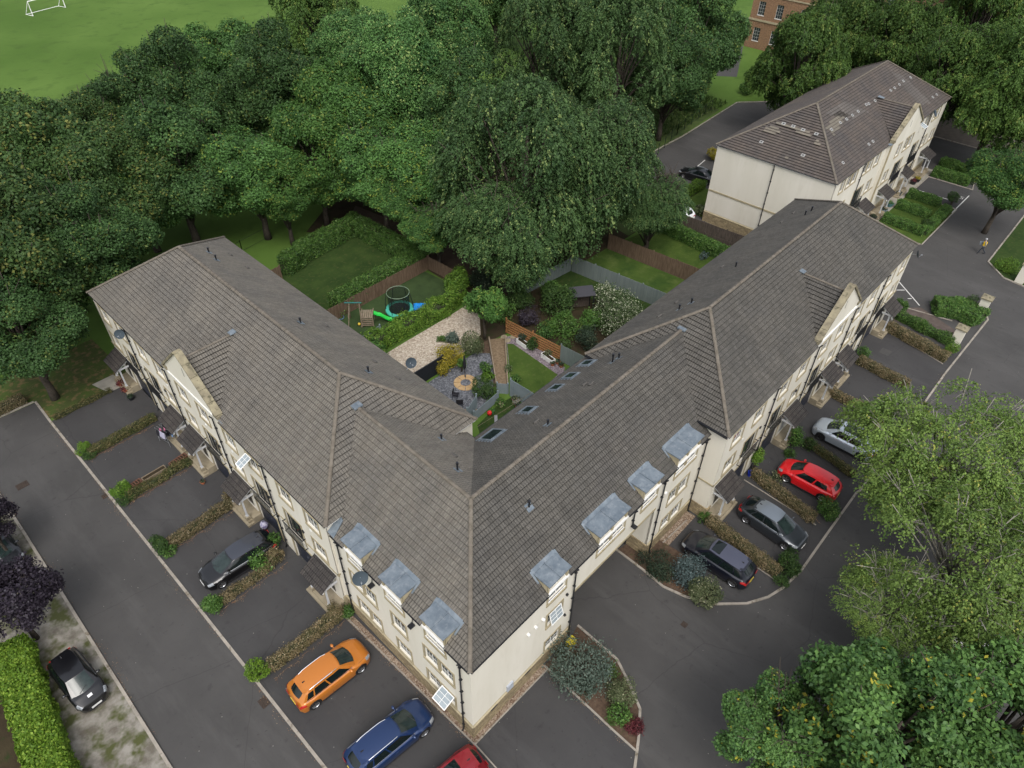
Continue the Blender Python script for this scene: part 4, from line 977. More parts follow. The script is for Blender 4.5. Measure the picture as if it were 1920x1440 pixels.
mR = mb; mb = MB(shear)
band(dormR, 20.9, 'R')
tile_poly(mb, [(GD, GD, gz), (pF, pF, rF), (24.9, pF, rF), (24.9, GD, gz)], (1, 0, 0))
# inner slopes
tile_poly(mb, [(10.1, 10.1, hF), (pF, pF, rF), (24.9, pF, rF), (24.9, 10.1, hF)], (1, 0, 0))
m3 = MB(shear); tile_poly(m3, [(10.1, 10.1, hF), (pF, pF, rF), (pF, 15.2, rF), (10.1, 15.2, hF)], (0, 1, 0))
roofF = mR.build('roof', TILE, rootF); mb.build('right_roof_slopes', TILED, roofF); m3.build('inner_roof_slope', TILE, roofF)
mb = MB(shear); up = Vector((0, 0, .045))
ridge_run(mb, Vector((0, 0, hF)) + up, Vector((pF, pF, rF)) + up); ridge_run(mb, Vector((pF, pF, rF)) + up, Vector((pF, 14.3, rF)) + up); ridge_run(mb, Vector((pF, pF, rF)) + up, Vector((24.0, pF, rF)) + up)
mb.build('ridge_tiles', RIDGE, roofF)
mb = MB(shear)
for c in ((pF, 14.35, rF + .05), (24.05, pF, rF + .05)): mb = MB(shear); mb.box(c[0] - .28, c[0] + .28, c[1] - .28, c[1] + .28, c[2], c[2] + .1); mb.build('lead_flashing', LEAD, roofF)
mb = MB(shear)
mb.hexa([(-.02, 10.3, hF - .02), (.02, 11.2, hF + .0), (1.0, 11.2, hF + .66), (.8, 10.45, hF + .6), (-.02, 10.3, hF + .07), (.02, 11.2, hF + .1), (1.0, 11.2, hF + .75), (.8, 10.45, hF + .67)])
mb.build('lead_flashing', LEAD, roofF)
mb = MB(shear); mb.box(.02, 20.2, .02, 10.05, hF - .14, hF - .05); mb.box(.02, 10.05, 10.05, 10.8, hF - .14, hF - .05); mb.build('soffit', WHITE, rootF)
mb = MB(shear); mb.box(10.08, 10.2, 10.1, 10.9, hF - .1, hF); mb.box(10.1, 20.3, 10.08, 10.2, hF - .1, hF); mb.build('rear_gutter', BLACK, rootF)
hl = [(7.45, 9.6, 3.82, 4.98), (4.95, 6.05, 3.82, 4.98), (1.4, 3.5, 3.82, 4.98), (7.35, 9.35, 1.5, 2.55), (4.85, 5.9, 1.5, 2.55), (1.4, 3.45, 1.5, 2.55)]
hr = [(5.6, 6.75, 3.85, 4.98), (5.6, 6.75, 1.35, 2.3), (16.85, 18.95, 3.65, 4.8), (16.7, 18.85, 1.2, 2.3)]
up_ = lambda ds: [(a + .15, b - .15, 6.3, 7.2) for a, b, n in ds]
ARCH = (7.8, 15.3, 0, 4.62)
mb = A1.mb(); A1.wall(mb, .12, 10.87, 0, hF, hl + up_(dormL)); A2.wall(mb, .12, 20.45, 0, hF, hr + up_(dormR) + [ARCH], dep=.13)
mb.box(15.3, 15.31, .12, 9.9, 0, 4.62); mb.box(7.79, 7.8, .12, 9.9, 0, 4.62)
mb.box(9.9, 10.0, 10.0, 10.87, 0, hF - .1); 
for a, b, z0 in ((.2, 7.79, 0), (15.31, 20.4, 0), (7.79, 15.31, 4.62)):
    mb.box(max(a, 9.9) if z0 == 0 and a < 9 else a, b, 9.9, 10.0, z0, hF - .1) if b > 9.9 else None
mb.box(7.79, 15.31, .25, 9.9, 4.62, 4.72)
mb.build('walls', WALL, rootF)
mb = MB(shear); mb.box(7.8, 15.3, -.01, .12, 4.55, 4.80) if False else A2.box(mb, 7.75, 15.35, -.1, .03, 4.60, 4.78); mb.build('arch_beam', SURR, rootF)
for k, (a, b, c, e) in enumerate(hl): A1.window(a, b, c, e, openleaf=((a, (a + b) / 2 - .09, 1.2) if k == 5 else None), lit=k % 2 == 0)
for k, (a, b, c, e) in enumerate(hr): A2.window(a, b, c, e, openleaf=((a + .1, b - .1, .28) if k == 0 else None), lit=k % 2 == 1)
def dormer(Fc, t0, t1, n):
    top = gz + .07
    mb = Fc.mb(); Fc.box(mb, t0, t0 + .12, -GD - .1, .0, hF - .02, top); Fc.box(mb, t1 - .12, t1, -GD - .1, .0, hF - .02, top); Fc.box(mb, t0 + .12, t1 - .12, -.14, .0, top - .1, top)
    dm = mb.build('dormer', SURR, Fc.r)
    mb = Fc.mb(); a, b = t0 - .04, t1 + .04
    def P(t, d, z): return Fc.p(t, d, z)
    z0, z1 = top + .02, top + .13
    mb.hexa([P(a, .16, top - .03), P(b, .16, top - .03), P(b, -.9, top - .06), P(a, -.9, top - .06), P(a, .16, top + .03), P(b, .16, top + .03), P(b, -.9, top + .06), P(a, -.9, top + .06)])
    # welts and side skirts dressed over the tiles
    m_ = (a + b) / 2; mb.hexa([P(m_ - .03, .17, top + .02), P(m_ + .03, .17, top + .02), P(m_ + .03, -.92, top + .05), P(m_ - .03, -.92, top + .05), P(m_ - .03, .17, top + .08), P(m_ + .03, .17, top + .08), P(m_ + .03, -.92, top + .11), P(m_ - .03, -.92, top + .11)])
    for s_, e in ((-1, a), (1, b)):
        o1, o2 = min(0, s_ * .11), max(0, s_ * .11); rz_ = lambda d_: hF + SL * (.12 - d_) + .055
        mb.hexa([P(e + a_, d_, rz_(d_) + l_) for l_ in (0, .02) for a_, d_ in ((o1, -.5), (o2, -.5), (o2, -1.08), (o1, -1.08))])
    mb.build('lead_roof', LEAD, dm)
    rz_ = lambda d_: hF + SL * (.12 - d_) + .055; mb = Fc.mb(); mb.hexa([P(a_, d_, rz_(d_) + l_) for l_ in (0, .02) for a_, d_ in ((a, -.85), (b, -.85), (b, -1.12), (a, -1.12))]); mb.build('lead_apron', LEAD, dm)
    Fc.window(t0 + .15, t1 - .15, 6.3, top - .12, surround=False, sash=2 * n, bars=(0, 1), dep=.12, lit=True)
    mb = Fc.mb(); Fc.box(mb, t0, t0 + .13, -.02, .028, 6.05, top - .1); Fc.box(mb, t1 - .13, t1, -.02, .028, 6.05, top - .1); Fc.box(mb, t0, t1, -.02, .05, 5.95, 6.1)
    if n == 2: Fc.box(mb, (t0 + t1) / 2 - .08, (t0 + t1) / 2 + .08, -.1, .02, 6.3, top - .12)
    mb.build('dormer_surround', SURR, dm)
for a, b, n in dormL: dormer(A1, a, b, n)
for a, b, n in dormR: dormer(A2, a, b, n)
def gutters(Fc, dorms, end):
    t = .0
    for a, b in [(a, b) for a, b, _ in dorms] + [(end, end)]: Fc.gutter(t + .06, a - .04, hF - .03, .06); t = b
gutters(A1, dormL, 10.75); gutters(A2, dormR, 20.2)
A1.stonebase(.06, 10.75, 1.22); A2.stonebase(.12, 7.75, 1.22); A2.stonebase(15.3, 20.4, 1.1)
mb = MB(shear); mb.box(15.22, 15.3, .1, 9.8, 0, 1.1); mb.build('stone_plinth', STONE, rootF)
mb = MB(shear); mb.box(-.0, .2, -.0, .2, 5, 5.01); 
A1.downpipe(.75, hF - .1); A1.downpipe(10.2, hF - .1); A2.downpipe(7.6, hF - .1); A2.downpipe(15.7, hF - .1); A2.downpipe(20.2, hF - .1); A2.downpipe(12.7, hF - .1, 5.5)
mb = MB(shear); mb.tube([(15.12, 1.5, 4.6), (15.12, 1.5, .1)], .05, 8); mb.build('downpipe', BLACK, rootF)
for t in (4.07, 4.62, 5.2):
    mb = A2.mb(); mb.tube([A2.p(t, 0, 5.15), A2.p(t, .14, 5.15)], .085, 10); mb.build('white_vent', WHITE, rootF)
A2.disc(16.2, 5.4, .1, WHITE, 'vent_cover', .1)
mb = A2.mb(); A2.box(mb, 2.55, 3.0, .0, .1, 1.3, 1.85); mb.build('meter_box', M('meter_box_grey', (.35, .38, .42), .5), rootF)
for t in (3.95, 1.35):
    mb = A2.mb(); A2.box(mb, t, t + .45, .05, .075, 1.0, 1.2); mb.build('air_brick', BLACK, rootF)
for Fc, t, z in ((A1, 7.25, 6.35), (A1, 4.1, 6.35), (A2, 12.75, 5.7)):
    mb = Fc.mb(); Fc.box(mb, t - .13, t + .13, .04, .34, z - .1, z - .02); mb.tube([Fc.p(t, .12, z - .04), Fc.p(t, .04, z + .6)], .025, 6); mb.build('security_light', BLACK, Fc.r)
for z in (3.2, 5.2):
    mb = A2.mb(); A2.box(mb, 7.0, 7.12, 0, .12, z, z + .12); mb.build('security_light', BLACK, rootF)
mb = MB(shear); mb.box(7.2, 7.75, -.5, -.12, 0, .5); 
tag(mb.build('grit_bin', M('yellow_plastic', (.55, .45, .02), .5), loc=shear((7.5, -.3, 0))), 'small yellow grit bin beside the left foot of the archway', 'grit bin')
d = hit(675, 1083, (1, 0, 0), -.55); sat_dish(rootF, shear, d, (.1, d[1] + .15, d[2] - .5), .38, face=(-.35, -.75, .5))
# roof lights on the inner slope
for k, (x, y, w_, h_) in enumerate(((1101, 682, .78, .98), (1070, 706, .78, .98), (1043, 728, .78, .98), (990, 770, .78, .98), (923, 817, 1.25, 1.25))):
    c = hit(x, y, (0, SL, 1), rF + SL * pF); mb = MB(shear); gm = MB(shear); nrm = Vector((0, SL, 1)).normalized(); v = Vector((0, 1, -SL)).normalized(); u = Vector((1, 0, 0)); c = Vector(c)
    def fr(a0, a1, b0, b1, z0, z1, M_): M_.hexa([c + u * a + v * b + nrm * z for z in (z0, z1) for a, b in ((a0, b0), (a1, b0), (a1, b1), (a0, b1))])
    W2, H2 = w_ / 2, h_ / 2
    fr(-W2, W2, -H2, -H2 + .1, 0, .12, mb); fr(-W2, W2, H2 - .12, H2, 0, .12, mb); fr(-W2, -W2 + .09, -H2 + .1, H2 - .12, 0, .119, mb); fr(W2 - .09, W2, -H2 + .1, H2 - .12, 0, .119, mb)
    fr(-W2 - .1, W2 + .1, -H2 - .08, H2 + .2, .02, .045, mb)
    gm.face([c + u * a + v * b + nrm * .09 for a, b in ((-W2 + .05, -H2 + .05), (W2 - .05, -H2 + .05), (W2 - .05, H2 - .05), (-W2 + .05, H2 - .05))])
    o = mb.build('roof_window', LEAD, rootF); gm.build('pane', CGLASSL, o)
n1 = (0, SL, 1); k1 = rF + SL * pF
for x, y, hh in ((1027, 797, .4), (1148, 680, .7), (1160, 672, .4)): roof_pipe('vent_pipe', rootF, shear, hit(x, y, n1, k1), hh, n=n1)
n2 = (SL, 0, 1); k2 = rF + SL * pF
for x, y, hh in ((828, 824, .4), (858, 882, .6)): roof_pipe('vent_pipe', rootF, shear, hit(x, y, n2, k2), hh, n=n2)
roof_pipe('vent_pipe', rootF, shear, hit(992, 951, (0, -SL, 1), hF), .5, n=(0, -SL, 1))
lowvents(rootF, shear, [(1005, 792), (1108, 721), (1096, 722)], n1, k1, VENTM); lowvents(rootF, shear, [(852, 856)], n2, k2, VENTM)

# ================================================================== FAR TERRACE (behind)
Z8 = 8.5
rootB = empty('terrace_building', (55.35, 8.1, 0), 'separate cream terrace at the back with plum tiled roof and blank end wall', 'terrace')
FB = Facade(rootB, (0, 8.1), (1, 0), (0, -1), noshear); FG = Facade(rootB, (0, 7.75), (1, 0), (0, -1), noshear); FW_ = Facade(rootB, (55.35, 0), (0, 1), (-1, 0), noshear)
rb = hip_roof(rootB, noshear, (55.15, 86.1, 7.95, 20.65), 12.55, Z8, 61.8, 79.6, TILEB, 'x', notch=(72.0, 3.7, 4.1))
SB = (12.55 - Z8) / 6.35
W2F = [(56.95, 57.75, 6.95, 8.1), (58.45, 60.7, 6.95, 8.1), (62.3, 64.4, 6.95, 8.1), (65.25, 66.25, 6.95, 8.1), (76.6, 77.6, 6.95, 8.1), (79.3, 80.4, 6.95, 8.1), (81.9, 84.0, 6.95, 8.1)]
W1F = [(58.6, 59.6, 4.0, 5.2), (65.3, 66.3, 4.0, 5.2), (81.4, 82.4, 4.0, 5.2), (83.9, 84.9, 4.0, 5.2), (57.2, 58.2, 4.0, 5.2)]
G0 = [(57.2, 59.2, 1.2, 2.3), (61.8, 63.4, 1.2, 2.3), (79.6, 81.6, 1.1, 2.3)]
FRN = [(61.9, 64.1, 3.1, 5.3), (77.4, 79.5, 3.1, 5.3)]
mb = FB.mb(); FB.wall(mb, 55.35, 67.8, 0, Z8 - .03, [h for h in W2F + W1F + G0 + FRN if h[1] < 67.8]); FB.wall(mb, 76.2, 85.9, 0, Z8 - .03, [h for h in W2F + W1F + G0 + FRN if h[0] > 76.2])
mb.box(85.75, 85.9, 8.1, 20.5, 0, Z8 - .1); mb.box(55.35, 85.75, 20.35, 20.5, 0, Z8 - .1); mb.box(55.35, 55.5, 8.1, 20.35, 0, Z8 - .03)
GW2 = [(70.4, 71.4, 6.35, 7.7), (72.6, 74.8, 6.35, 7.7)]; GW1 = [(69.0, 70.0, 3.9, 5.1)]; GWF = [(71.7, 73.9, 3.0, 5.2)]; GG = [(73.0, 74.6, 1.2, 2.4)]
FG.wall(mb, 67.8, 76.2, 0, Z8 + .02, GW2 + GW1 + GWF + GG); mb.box(67.78, 67.8, 7.75, 8.12, 0, Z8); mb.box(76.2, 76.22, 7.75, 8.12, 0, Z8)
mb.build('walls', WALL, rootB)
for h in W2F + W1F + G0:
    FB.window(*h, lit=h[0] % 2 > 1, openleaf=((h[0], h[1], 1.2) if h[0] == 76.6 else None))
for h in GW2 + GW1 + GG: FG.window(*h)
for h in FRN: FB.french(*h)
for h in GWF: FG.french(*h)
gable(FG, 72.0, TILEB, zr=11.1, hw=3.9, ze=8.5, peak=11.55, dep=4.3)
mb = FG.mb(); FG.box(mb, 67.76, 68.1, -.05, .04, 0, Z8); mb.build('quoin_strip', SURR, rootB)
mb = FB.mb(); FB.box(mb, 55.3, 61.2, -.02, .04, 3.75, 3.9); FB.box(mb, 64.8, 67.7, -.02, .04, 3.75, 3.9); FB.box(mb, 80.2, 85.95, -.02, .04, 3.75, 3.9); FW_.box(mb, 8.06, 20.5, -.02, .05, 3.55, 3.72)
FG.box(mb, 68.1, 71.2, -.02, .04, 3.6, 3.75); FG.box(mb, 74.4, 76.2, -.02, .04, 3.6, 3.75)
mb.build('string_course', SURR, rootB)
FW_.stonebase(8.06, 20.5, 1.15); FB.stonebase(55.3, 67.7, .9); FB.stonebase(76.3, 85.9, .9)
FG.stonebase(67.8, 76.2, .9)
dp = hit(1453, 309, (1, 0, 0), 55.25, False); FW_.downpipe(dp[1], Z8 - .1)
FB.downpipe(61.9, Z8 - .1); FB.downpipe(80.5, Z8 - .1)
FB.gutter(55.3, 67.8, Z8 - .03, .06); FB.gutter(76.3, 86, Z8 - .03, .06); FW_.gutter(8.0, 20.6, Z8 - .03, .06)
for Fc, t, sd in ((FB, 60.6, -1), (FB, 65.5, -1), (FG, 70.3, 1), (FB, 76.9, -1), (FB, 83.9, 1)): Fc.porch(t, 2.2, 1.1, side=sd, zt=2.35)
d = hit(1752, 213, (0, 1, 0), 7.7, False); sat_dish(rootB, noshear, d, (d[0] + .1, 8.1, d[2] - .3), .42, face=(.1, -.8, .5))
WV = M('pale_vent_tile', (.27, .27, .26), .7)
def pix3(lst): return [(1280 + x / 3, 80 + y / 3) for x, y in lst]
nS = (0, -SB, 1); kS = Z8 - SB * 7.95; nW = (-SB, 0, 1); kW = Z8 - SB * 55.15
def spots(lst, n, k):
    for x, y in pix3(lst):
        b_ = Vector(hit(x, y, n, k, False)); nn = Vector(n).normalized(); u = nn.cross(Vector((0, 0, 1))).normalized(); v = nn.cross(u); c = b_ + nn * .04; mb = MB(noshear)
        mb.hexa([c + u * a * .19 + v * b * .15 + nn * z for z in (0, .03) for a, b in ((-1, -1), (1, -1), (1, 1), (-1, 1))]); o = mb.build('tile_vent', WV, rootB)
        mb = MB(noshear); mb.hexa([c + u * a * .08 + v * b * .06 + nn * z for z in (.03, .05) for a, b in ((-1, -1), (1, -1), (1, 1), (-1, 1))]); mb.build('vent_slot', BLACK, o)
spots([(900, 677), (1045, 573), (1068, 557), (835, 490), (885, 452), (920, 432), (953, 410), (985, 388), (1045, 345), (1030, 350), (1080, 328), (1112, 308), (1168, 270), (1190, 256), (1217, 237), (1240, 218), (1280, 197), (1405, 308), (1427, 293), (1303, 388)], nS, kS)
spots([(443, 560), (568, 457), (622, 472), (677, 492), (752, 515), (677, 635)], nW, kW)
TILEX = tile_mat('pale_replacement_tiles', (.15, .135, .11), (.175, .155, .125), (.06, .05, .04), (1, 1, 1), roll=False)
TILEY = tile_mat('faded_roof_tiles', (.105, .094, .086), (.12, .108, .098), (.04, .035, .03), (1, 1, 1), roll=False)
def patch(lst, n, k, e, mat, lift=.012):
    P = [np.array(hit(x, y, n, k, False)) for x, y in pix3(lst)]; ea = np.array(e, float); nn = np.array(n, float); nn /= np.linalg.norm(nn); v = np.cross(nn, ea); v = -v if v[2] < 0 else v
    o0 = (np.array((55.15, 7.95, Z8)))   # snap to courses
    us = [(p - o0) @ ea for p in P]; vs = [(p - o0) @ v for p in P]; u0, u1 = min(us), max(us); v0 = round(min(vs) / GAUGE) * GAUGE; v1 = max(v0 + GAUGE, round(max(vs) / GAUGE) * GAUGE)
    nrow = int(round((v1 - v0) / GAUGE)); mb = MB(noshear); um = np.mean
    for r_ in range(nrow):
        f = (r_ + .5) / nrow
        # row extents from the polygon
        vv = v0 + (r_ + .5) * GAUGE; xs = []
        for i in range(len(P)):
            a, b = i, (i + 1) % len(P)
            if (vs[a] - vv) * (vs[b] - vv) < 0: xs.append(us[a] + (us[b] - us[a]) * (vv - vs[a]) / (vs[b] - vs[a]))
        if len(xs) < 2: xs = [u0, u1]
        a, b = round(min(xs) / .32) * .32, round(max(xs) / .32) * .32
        if b <= a: b = a + .32
        q = [o0 + ea * t + v * s_ + nn * lift for t, s_ in ((a, v0 + r_ * GAUGE), (b, v0 + r_ * GAUGE), (b, v0 + (r_ + 1) * GAUGE), (a, v0 + (r_ + 1) * GAUGE))]
        tile_poly(mb, q, e)
    mb.build('replaced_tiles', mat, rb)
patch([(515, 450), (540, 440), (735, 515), (725, 535)], nW, kW, (0, 1, 0), TILEX)
patch([(440, 480), (520, 470), (560, 500), (500, 520)], nW, kW, (0, 1, 0), TILEX)
patch([(735, 560), (765, 552), (770, 572), (740, 580)], nW, kW, (0, 1, 0), TILEX)
patch([(570, 640), (595, 635), (600, 655), (578, 660)], nW, kW, (0, 1, 0), TILEX)
patch([(800, 480), (880, 380), (930, 400), (850, 520)], nS, kS, (1, 0, 0), TILEX)
patch([(1170, 160), (1240, 190), (1400, 340), (1330, 350)], nS, kS, (1, 0, 0), TILEY)
patch([(790, 400), (900, 330), (1040, 390), (960, 430)], nS, kS, (1, 0, 0), TILEY)

# ================================================================== brick hall far behind the trees
rootK = empty('brick_building', (114, 48, 0), 'tall orange brick building with white sash windows behind the trees', 'building')
BRICK = stone_mat('orange_brick', (.30, .17, .09), (.22, .12, .07), (.20, .16, .12), .23, .075)
FK = Facade(rootK, (114, 0), (0, 1), (-1, 0), noshear)
mb = FK.mb(); hk = [(y, y + 1.2, z, z + 2.1) for y in (13.2, 17.4, 21.6, 25.8, 30, 34.2, 38.4, 42.6, 45.8) for z in (1.2, 5.2, 9.0)]
FK.wall(mb, 12, 48.2, 0, 13, hk); mb.box(114.02, 126, 48.05, 48.2, 0, 13); mb.build('wall', BRICK, rootK)
mb = FK.mb(); FK.box(mb, 11.9, 48.3, -.02, .12, 4.3, 4.6); FK.box(mb, 11.9, 48.3, -.02, .25, 12.8, 13.3); FK.box(mb, 11.9, 48.3, -.02, .1, 8.2, 8.4); mb.build('stone_bands', SURR, rootK)
mb = FK.mb(); mb.face([(113.7, 11.8, 13.3), (113.7, 48.4, 13.3), (120, 42, 17), (120, 18, 17)]); mb.face([(113.7, 48.4, 13.3), (126.3, 48.4, 13.3), (120, 42, 17)]); mb.build('roof', TILED, rootK)
for h in hk: FK.window(*h, sash=1, bars=(2, 3), surround=False)

# ================================================================== CARS
def paint(name, c, rough=.3, fl=.3, c2=None): return M(name, c, rough, c2, 4., spec=.4, metal=fl, coat=.7)
def lerp(a, b, t): return a + (b - a) * t
def curve(xs, ys, x):
    return float(np.interp(x, xs, ys))
def car(label, x, y, ang, mat, L=4.4, W=1.80, H=1.52, kind='hatch', roofmat=None, rails=None, cat='car', glassroof=False, roofpaint=None, sticker=False, wheelmat=None, chromeline=False, plate_rear=True, z=.012, tailcol=None, wiper=True):
    """x forward. body shell lofted through cross sections with real wheel arches, glasshouse on top"""
    root = empty('parked_car', (x, y, z), label, cat, 'parked cars' if False else None, R(ang))
    h2, w2 = L / 2, W / 2; wr = .335 if H > 1.5 else .31; xf, xr = h2 - .83, -h2 + .78
    belt = .60 * H + .04 if H < 1.5 else .62 * H
    if kind == 'estate': cab = (h2 - 1.05, h2 - 1.95, -h2 + .62, -h2 + .18)
    elif kind == 'suv': cab = (h2 - 1.02, h2 - 1.80, -h2 + .62, -h2 + .22)
    elif kind == 'coupe_suv': cab = (h2 - 1.1, h2 - 1.9, -h2 + .95, -h2 + .22)
    elif kind == 'sedan': cab = (h2 - 1.15, h2 - 1.95, -h2 + 1.35, -h2 + .75)
    else: cab = (h2 - .88, h2 - 1.62, -h2 + .55, -h2 + .2)
    xb0, xt0, xt1, xb1 = cab                # windscreen base/top, rear glass top/base
    hood = belt - .06
    tx = [-h2, -h2 + .06, -h2 + .22, xb1, xb0 - .1, xb0 + .25, h2 - .35, h2 - .12, h2]
    tz = [.74 * belt, .93 * belt, belt - .01, belt + .01, belt, hood, hood - .10, .76 * belt, .55 * belt]
    if kind == 'sedan': tx = [-h2, -h2 + .06, -h2 + .3, xb1, xb0 - .1, xb0 + .25, h2 - .35, h2 - .12, h2]
    wx = [-h2, -h2 + .08, -h2 + .3, -h2 + .9, h2 - .9, h2 - .4, h2 - .14, h2]; ww = [.70, .86, .95, 1., 1., .94, .80, .56]
    xs = sorted(set([round(v, 3) for v in np.linspace(-h2, h2, 30)] + [round(c + d, 3) for c in (xf, xr) for d in np.linspace(-wr - .06, wr + .06, 13)]))
    rows = []
    for X in xs:
        zt = curve(tx, tz, X); wm = curve(wx, ww, X) * w2
        zb = .20
        if abs(X - h2) < .01 or abs(X + h2) < .01: zb = .32
        for c in (xf, xr):
            dd = abs(X - c); ra = wr + .055
            if dd < ra: zb = max(zb, wr + math.sqrt(ra * ra - dd * dd))
        zm = min(max(.52, zb + .05), zt - .12); zb = min(zb, zm - .03)
        prof = [(wm * .96, zb), (wm * 1.0, zm), (wm * 1.0, lerp(zm, zt, .45)), (wm * .965, zt - .07), (wm * .90, zt - .012), (wm * .72, zt + .018), (wm * .38, zt + .04), (0, zt + .048)]
        rows.append([(X, -a, b) for a, b in prof] + [(X, a, b) for a, b in prof[-2::-1]])
    mb = MB(); mb.grid(rows)
    for r_ in (rows[0], rows[-1]): mb.face(r_)
    ub = MB(); ub.box(-h2 + .25, h2 - .25, -w2 * .80, w2 * .80, .14, .42); ub.build('underbody', PLASB, root)
    # glasshouse
    zr = H - .03; wb = w2 * .875; wtop = w2 * .66
    def station(X, f):  # f 0 belt .. 1 roof
        return
    NS = 13; gh = []
    gx = np.linspace(0, 1, NS)
    def sidept(t, f):
        """t along car 0 front..1 rear, f up 0..1"""
        xb = lerp(xb0, xb1, t); xt = lerp(xt0, xt1, t)
        X = lerp(xb, xt, f); rz = zr - .045 * (2 * t - 1) ** 2 * (1.2 if t > .5 else .8) - (.05 * t if kind in ('coupe_suv', 'suv', 'hatch') else .02 * t)
        pin = 1 - .10 * max(0, .25 - t) / .25 - .07 * max(0, t - .75) / .25
        Y = lerp(wb * (1 - .05 * max(0, .2 - t) / .2 - .04 * max(0, t - .8) / .2), wtop * pin, f ** 1.15); Z = lerp(belt - .02, rz - .03, f)
        return X, Y, Z
    for s_ in (1, -1): mb.grid([[(a, s_ * b, c) for a, b, c in [sidept(t, f) for f in np.linspace(0, 1, 5)]] for t in gx])
    def roofpt(t, v, lift=0):
        X, Y, Z = sidept(t, 1); bow = .05 * (1 - v * v)
        bx = .06 * (1 - v * v) * ((1 if t < .02 else 0) - (0 if t < .98 else .6))
        return (X + bx, Y * v, Z + .012 + bow * (1 if 0.02 < t < .98 else .8) + lift)
    rp = MB() if roofpaint else mb
    rp.grid([[roofpt(t, v) for v in np.linspace(-1, 1, 9)] for t in gx])
    def screen(front, f0=0., f1=1., m=1., lift=0., rowsn=6):
        P = []
        for f in np.linspace(f0, f1, rowsn):
            X, Y, Z = sidept(0 if front else 1, f); row = []
            for v in np.linspace(-1, 1, 9):
                bow = (1 - v * v) * (.20 * (1 - f) + .07 * f) * (1 if front else -.8); zz = Z + (1 - v * v) * (.045 * f + .0) + (.02 if f > .99 else 0) * 0
                row.append((X + bow + lift * (1 if front else -1) * .8, Y * v * m, zz + lift * .8))
            P.append(row)
        return P
    mb.grid(screen(True)); mb.grid(screen(False))
    body = mb.build('body', mat, root, smooth=True)
    bm = bmesh.new(); bm.from_mesh(body.data); bmesh.ops.remove_doubles(bm, verts=bm.verts, dist=.002); bmesh.ops.recalc_face_normals(bm, faces=bm.faces); bm.to_mesh(body.data); bm.free()
    for p in body.data.polygons: p.use_smooth = True
    body.data.set_sharp_from_angle(angle=R(38))
    if roofpaint: rp.build('roof', roofpaint, root, smooth=True)
    def part(nm, grid_, mt, par=root):
        q = MB(); q.grid(grid_); return q.build(nm, mt, par, smooth=True)
    part('windscreen', screen(True, .06, .95, .90, .012), CGLASSL); part('rear_window', screen(False, .2, .92, .84, .012), CGLASS)
    ts = (.09, .47, .50, .78, .81, .94) if kind in ('estate', 'suv', 'coupe_suv') else (.10, .50, .54, .86)
    for s_ in (1, -1):
        for k in range(0, len(ts), 2):
            a, b = ts[k], ts[k + 1]; G = []
            for f in np.linspace(.10, .86, 5):
                row = []
                for t in np.linspace(a, b, 5):
                    tt = t
                    if k == 0: tt = t + (0) * f
                    X, Y, Z = sidept(tt, f if not (k == len(ts) - 2) else lerp(.16, .8, (f - .1) / .76)); row.append((X, s_ * (Y + .010), Z + .006))
                G.append(row)
            part('side_window', G, CGLASS)
        # sill and arch trim
        q = MB(); q.beam((xf - wr - .06, s_ * w2 * .965, .21), (xr + wr + .06, s_ * w2 * .965, .21), .05, .1); q.build('sill', PLASB, root)
        # door shut lines and handles
        q = MB()
        for t in (.5,) if kind == 'hatch3' else (.05, .49, .84):
            X = lerp(xb0, xb1, t); ye = w2 * 1.003; q.hexa([(X - .006, s_ * (ye - .02), .3), (X + .006, s_ * (ye - .02), .3), (X + .006, s_ * ye, .3), (X - .006, s_ * ye, .3), (X - .006, s_ * (ye - .07), belt - .07), (X + .006, s_ * (ye - .07), belt - .07), (X + .006, s_ * (ye - .028), belt - .07), (X - .006, s_ * (ye - .028), belt - .07)])
        q.build('door_gaps', PLASB, root)
        for t in (.42, .78):
            X = lerp(xb0, xb1, t); q = MB(); q.beam((X - .08, s_ * (w2 + .004), belt - .16), (X + .08, s_ * (w2 + .004), belt - .16), .03, .03); q.build('door_handle', mat, root)
        if chromeline:
            q = MB(); q.tube([tuple(np.array(sidept(t, .05)) * np.array([1, s_, 1]) + np.array([0, s_ * .015, 0])) for t in np.linspace(.06, .95, 9)], .013, 6); q.build('chrome_strip', CHROME, root)
        # mirror
        X, Y, Z = sidept(.09, .1); q = MB(); q.beam((X, s_ * Y, Z + .02), (X - .02, s_ * (Y + .12), Z + .05), .05, .04)
        c = Vector((X - .02, s_ * (Y + .19), Z + .09)); q2 = [[(c.x + dx * .09 * math.cos(a) , c.y + .115 * math.sin(b) , c.z + .075 * math.sin(a) * 1) for a in np.linspace(0, 2 * math.pi, 9) for dx in (1,)] for b in (-1.2, -.6, 0, .6, 1.2)]
        G = []
        for b in (-1.5, -.9, -.3, .3, .9, 1.5): G.append([(c.x + .085 * math.cos(b) * math.cos(a), c.y + .12 * math.sin(b), c.z + .075 * math.cos(b) * math.sin(a)) for a in np.linspace(0, 2 * math.pi, 11)])
        q.grid(G); q.build('wing_mirror', roofmat or mat, root, smooth=True)
        # headlight / tail light patches wrapped round the corners
        def zt_(X): return curve(tx, tz, X)
        def wd(X): return curve(wx, ww, X) * w2
        G = []
        for X in np.linspace(h2 - .12, h2 - .42, 5): 
            a = wd(X); zt = zt_(X); G.append([(X + .010, s_ * (a * .84), zt + .004), (X + .009, s_ * (a * .93), zt - .012), (X + .01, s_ * (a * .972 + .006), zt - .06), (X + .01, s_ * (a + .008), zt - .11)])
        part('headlight', G, LAMPW)
        G = []
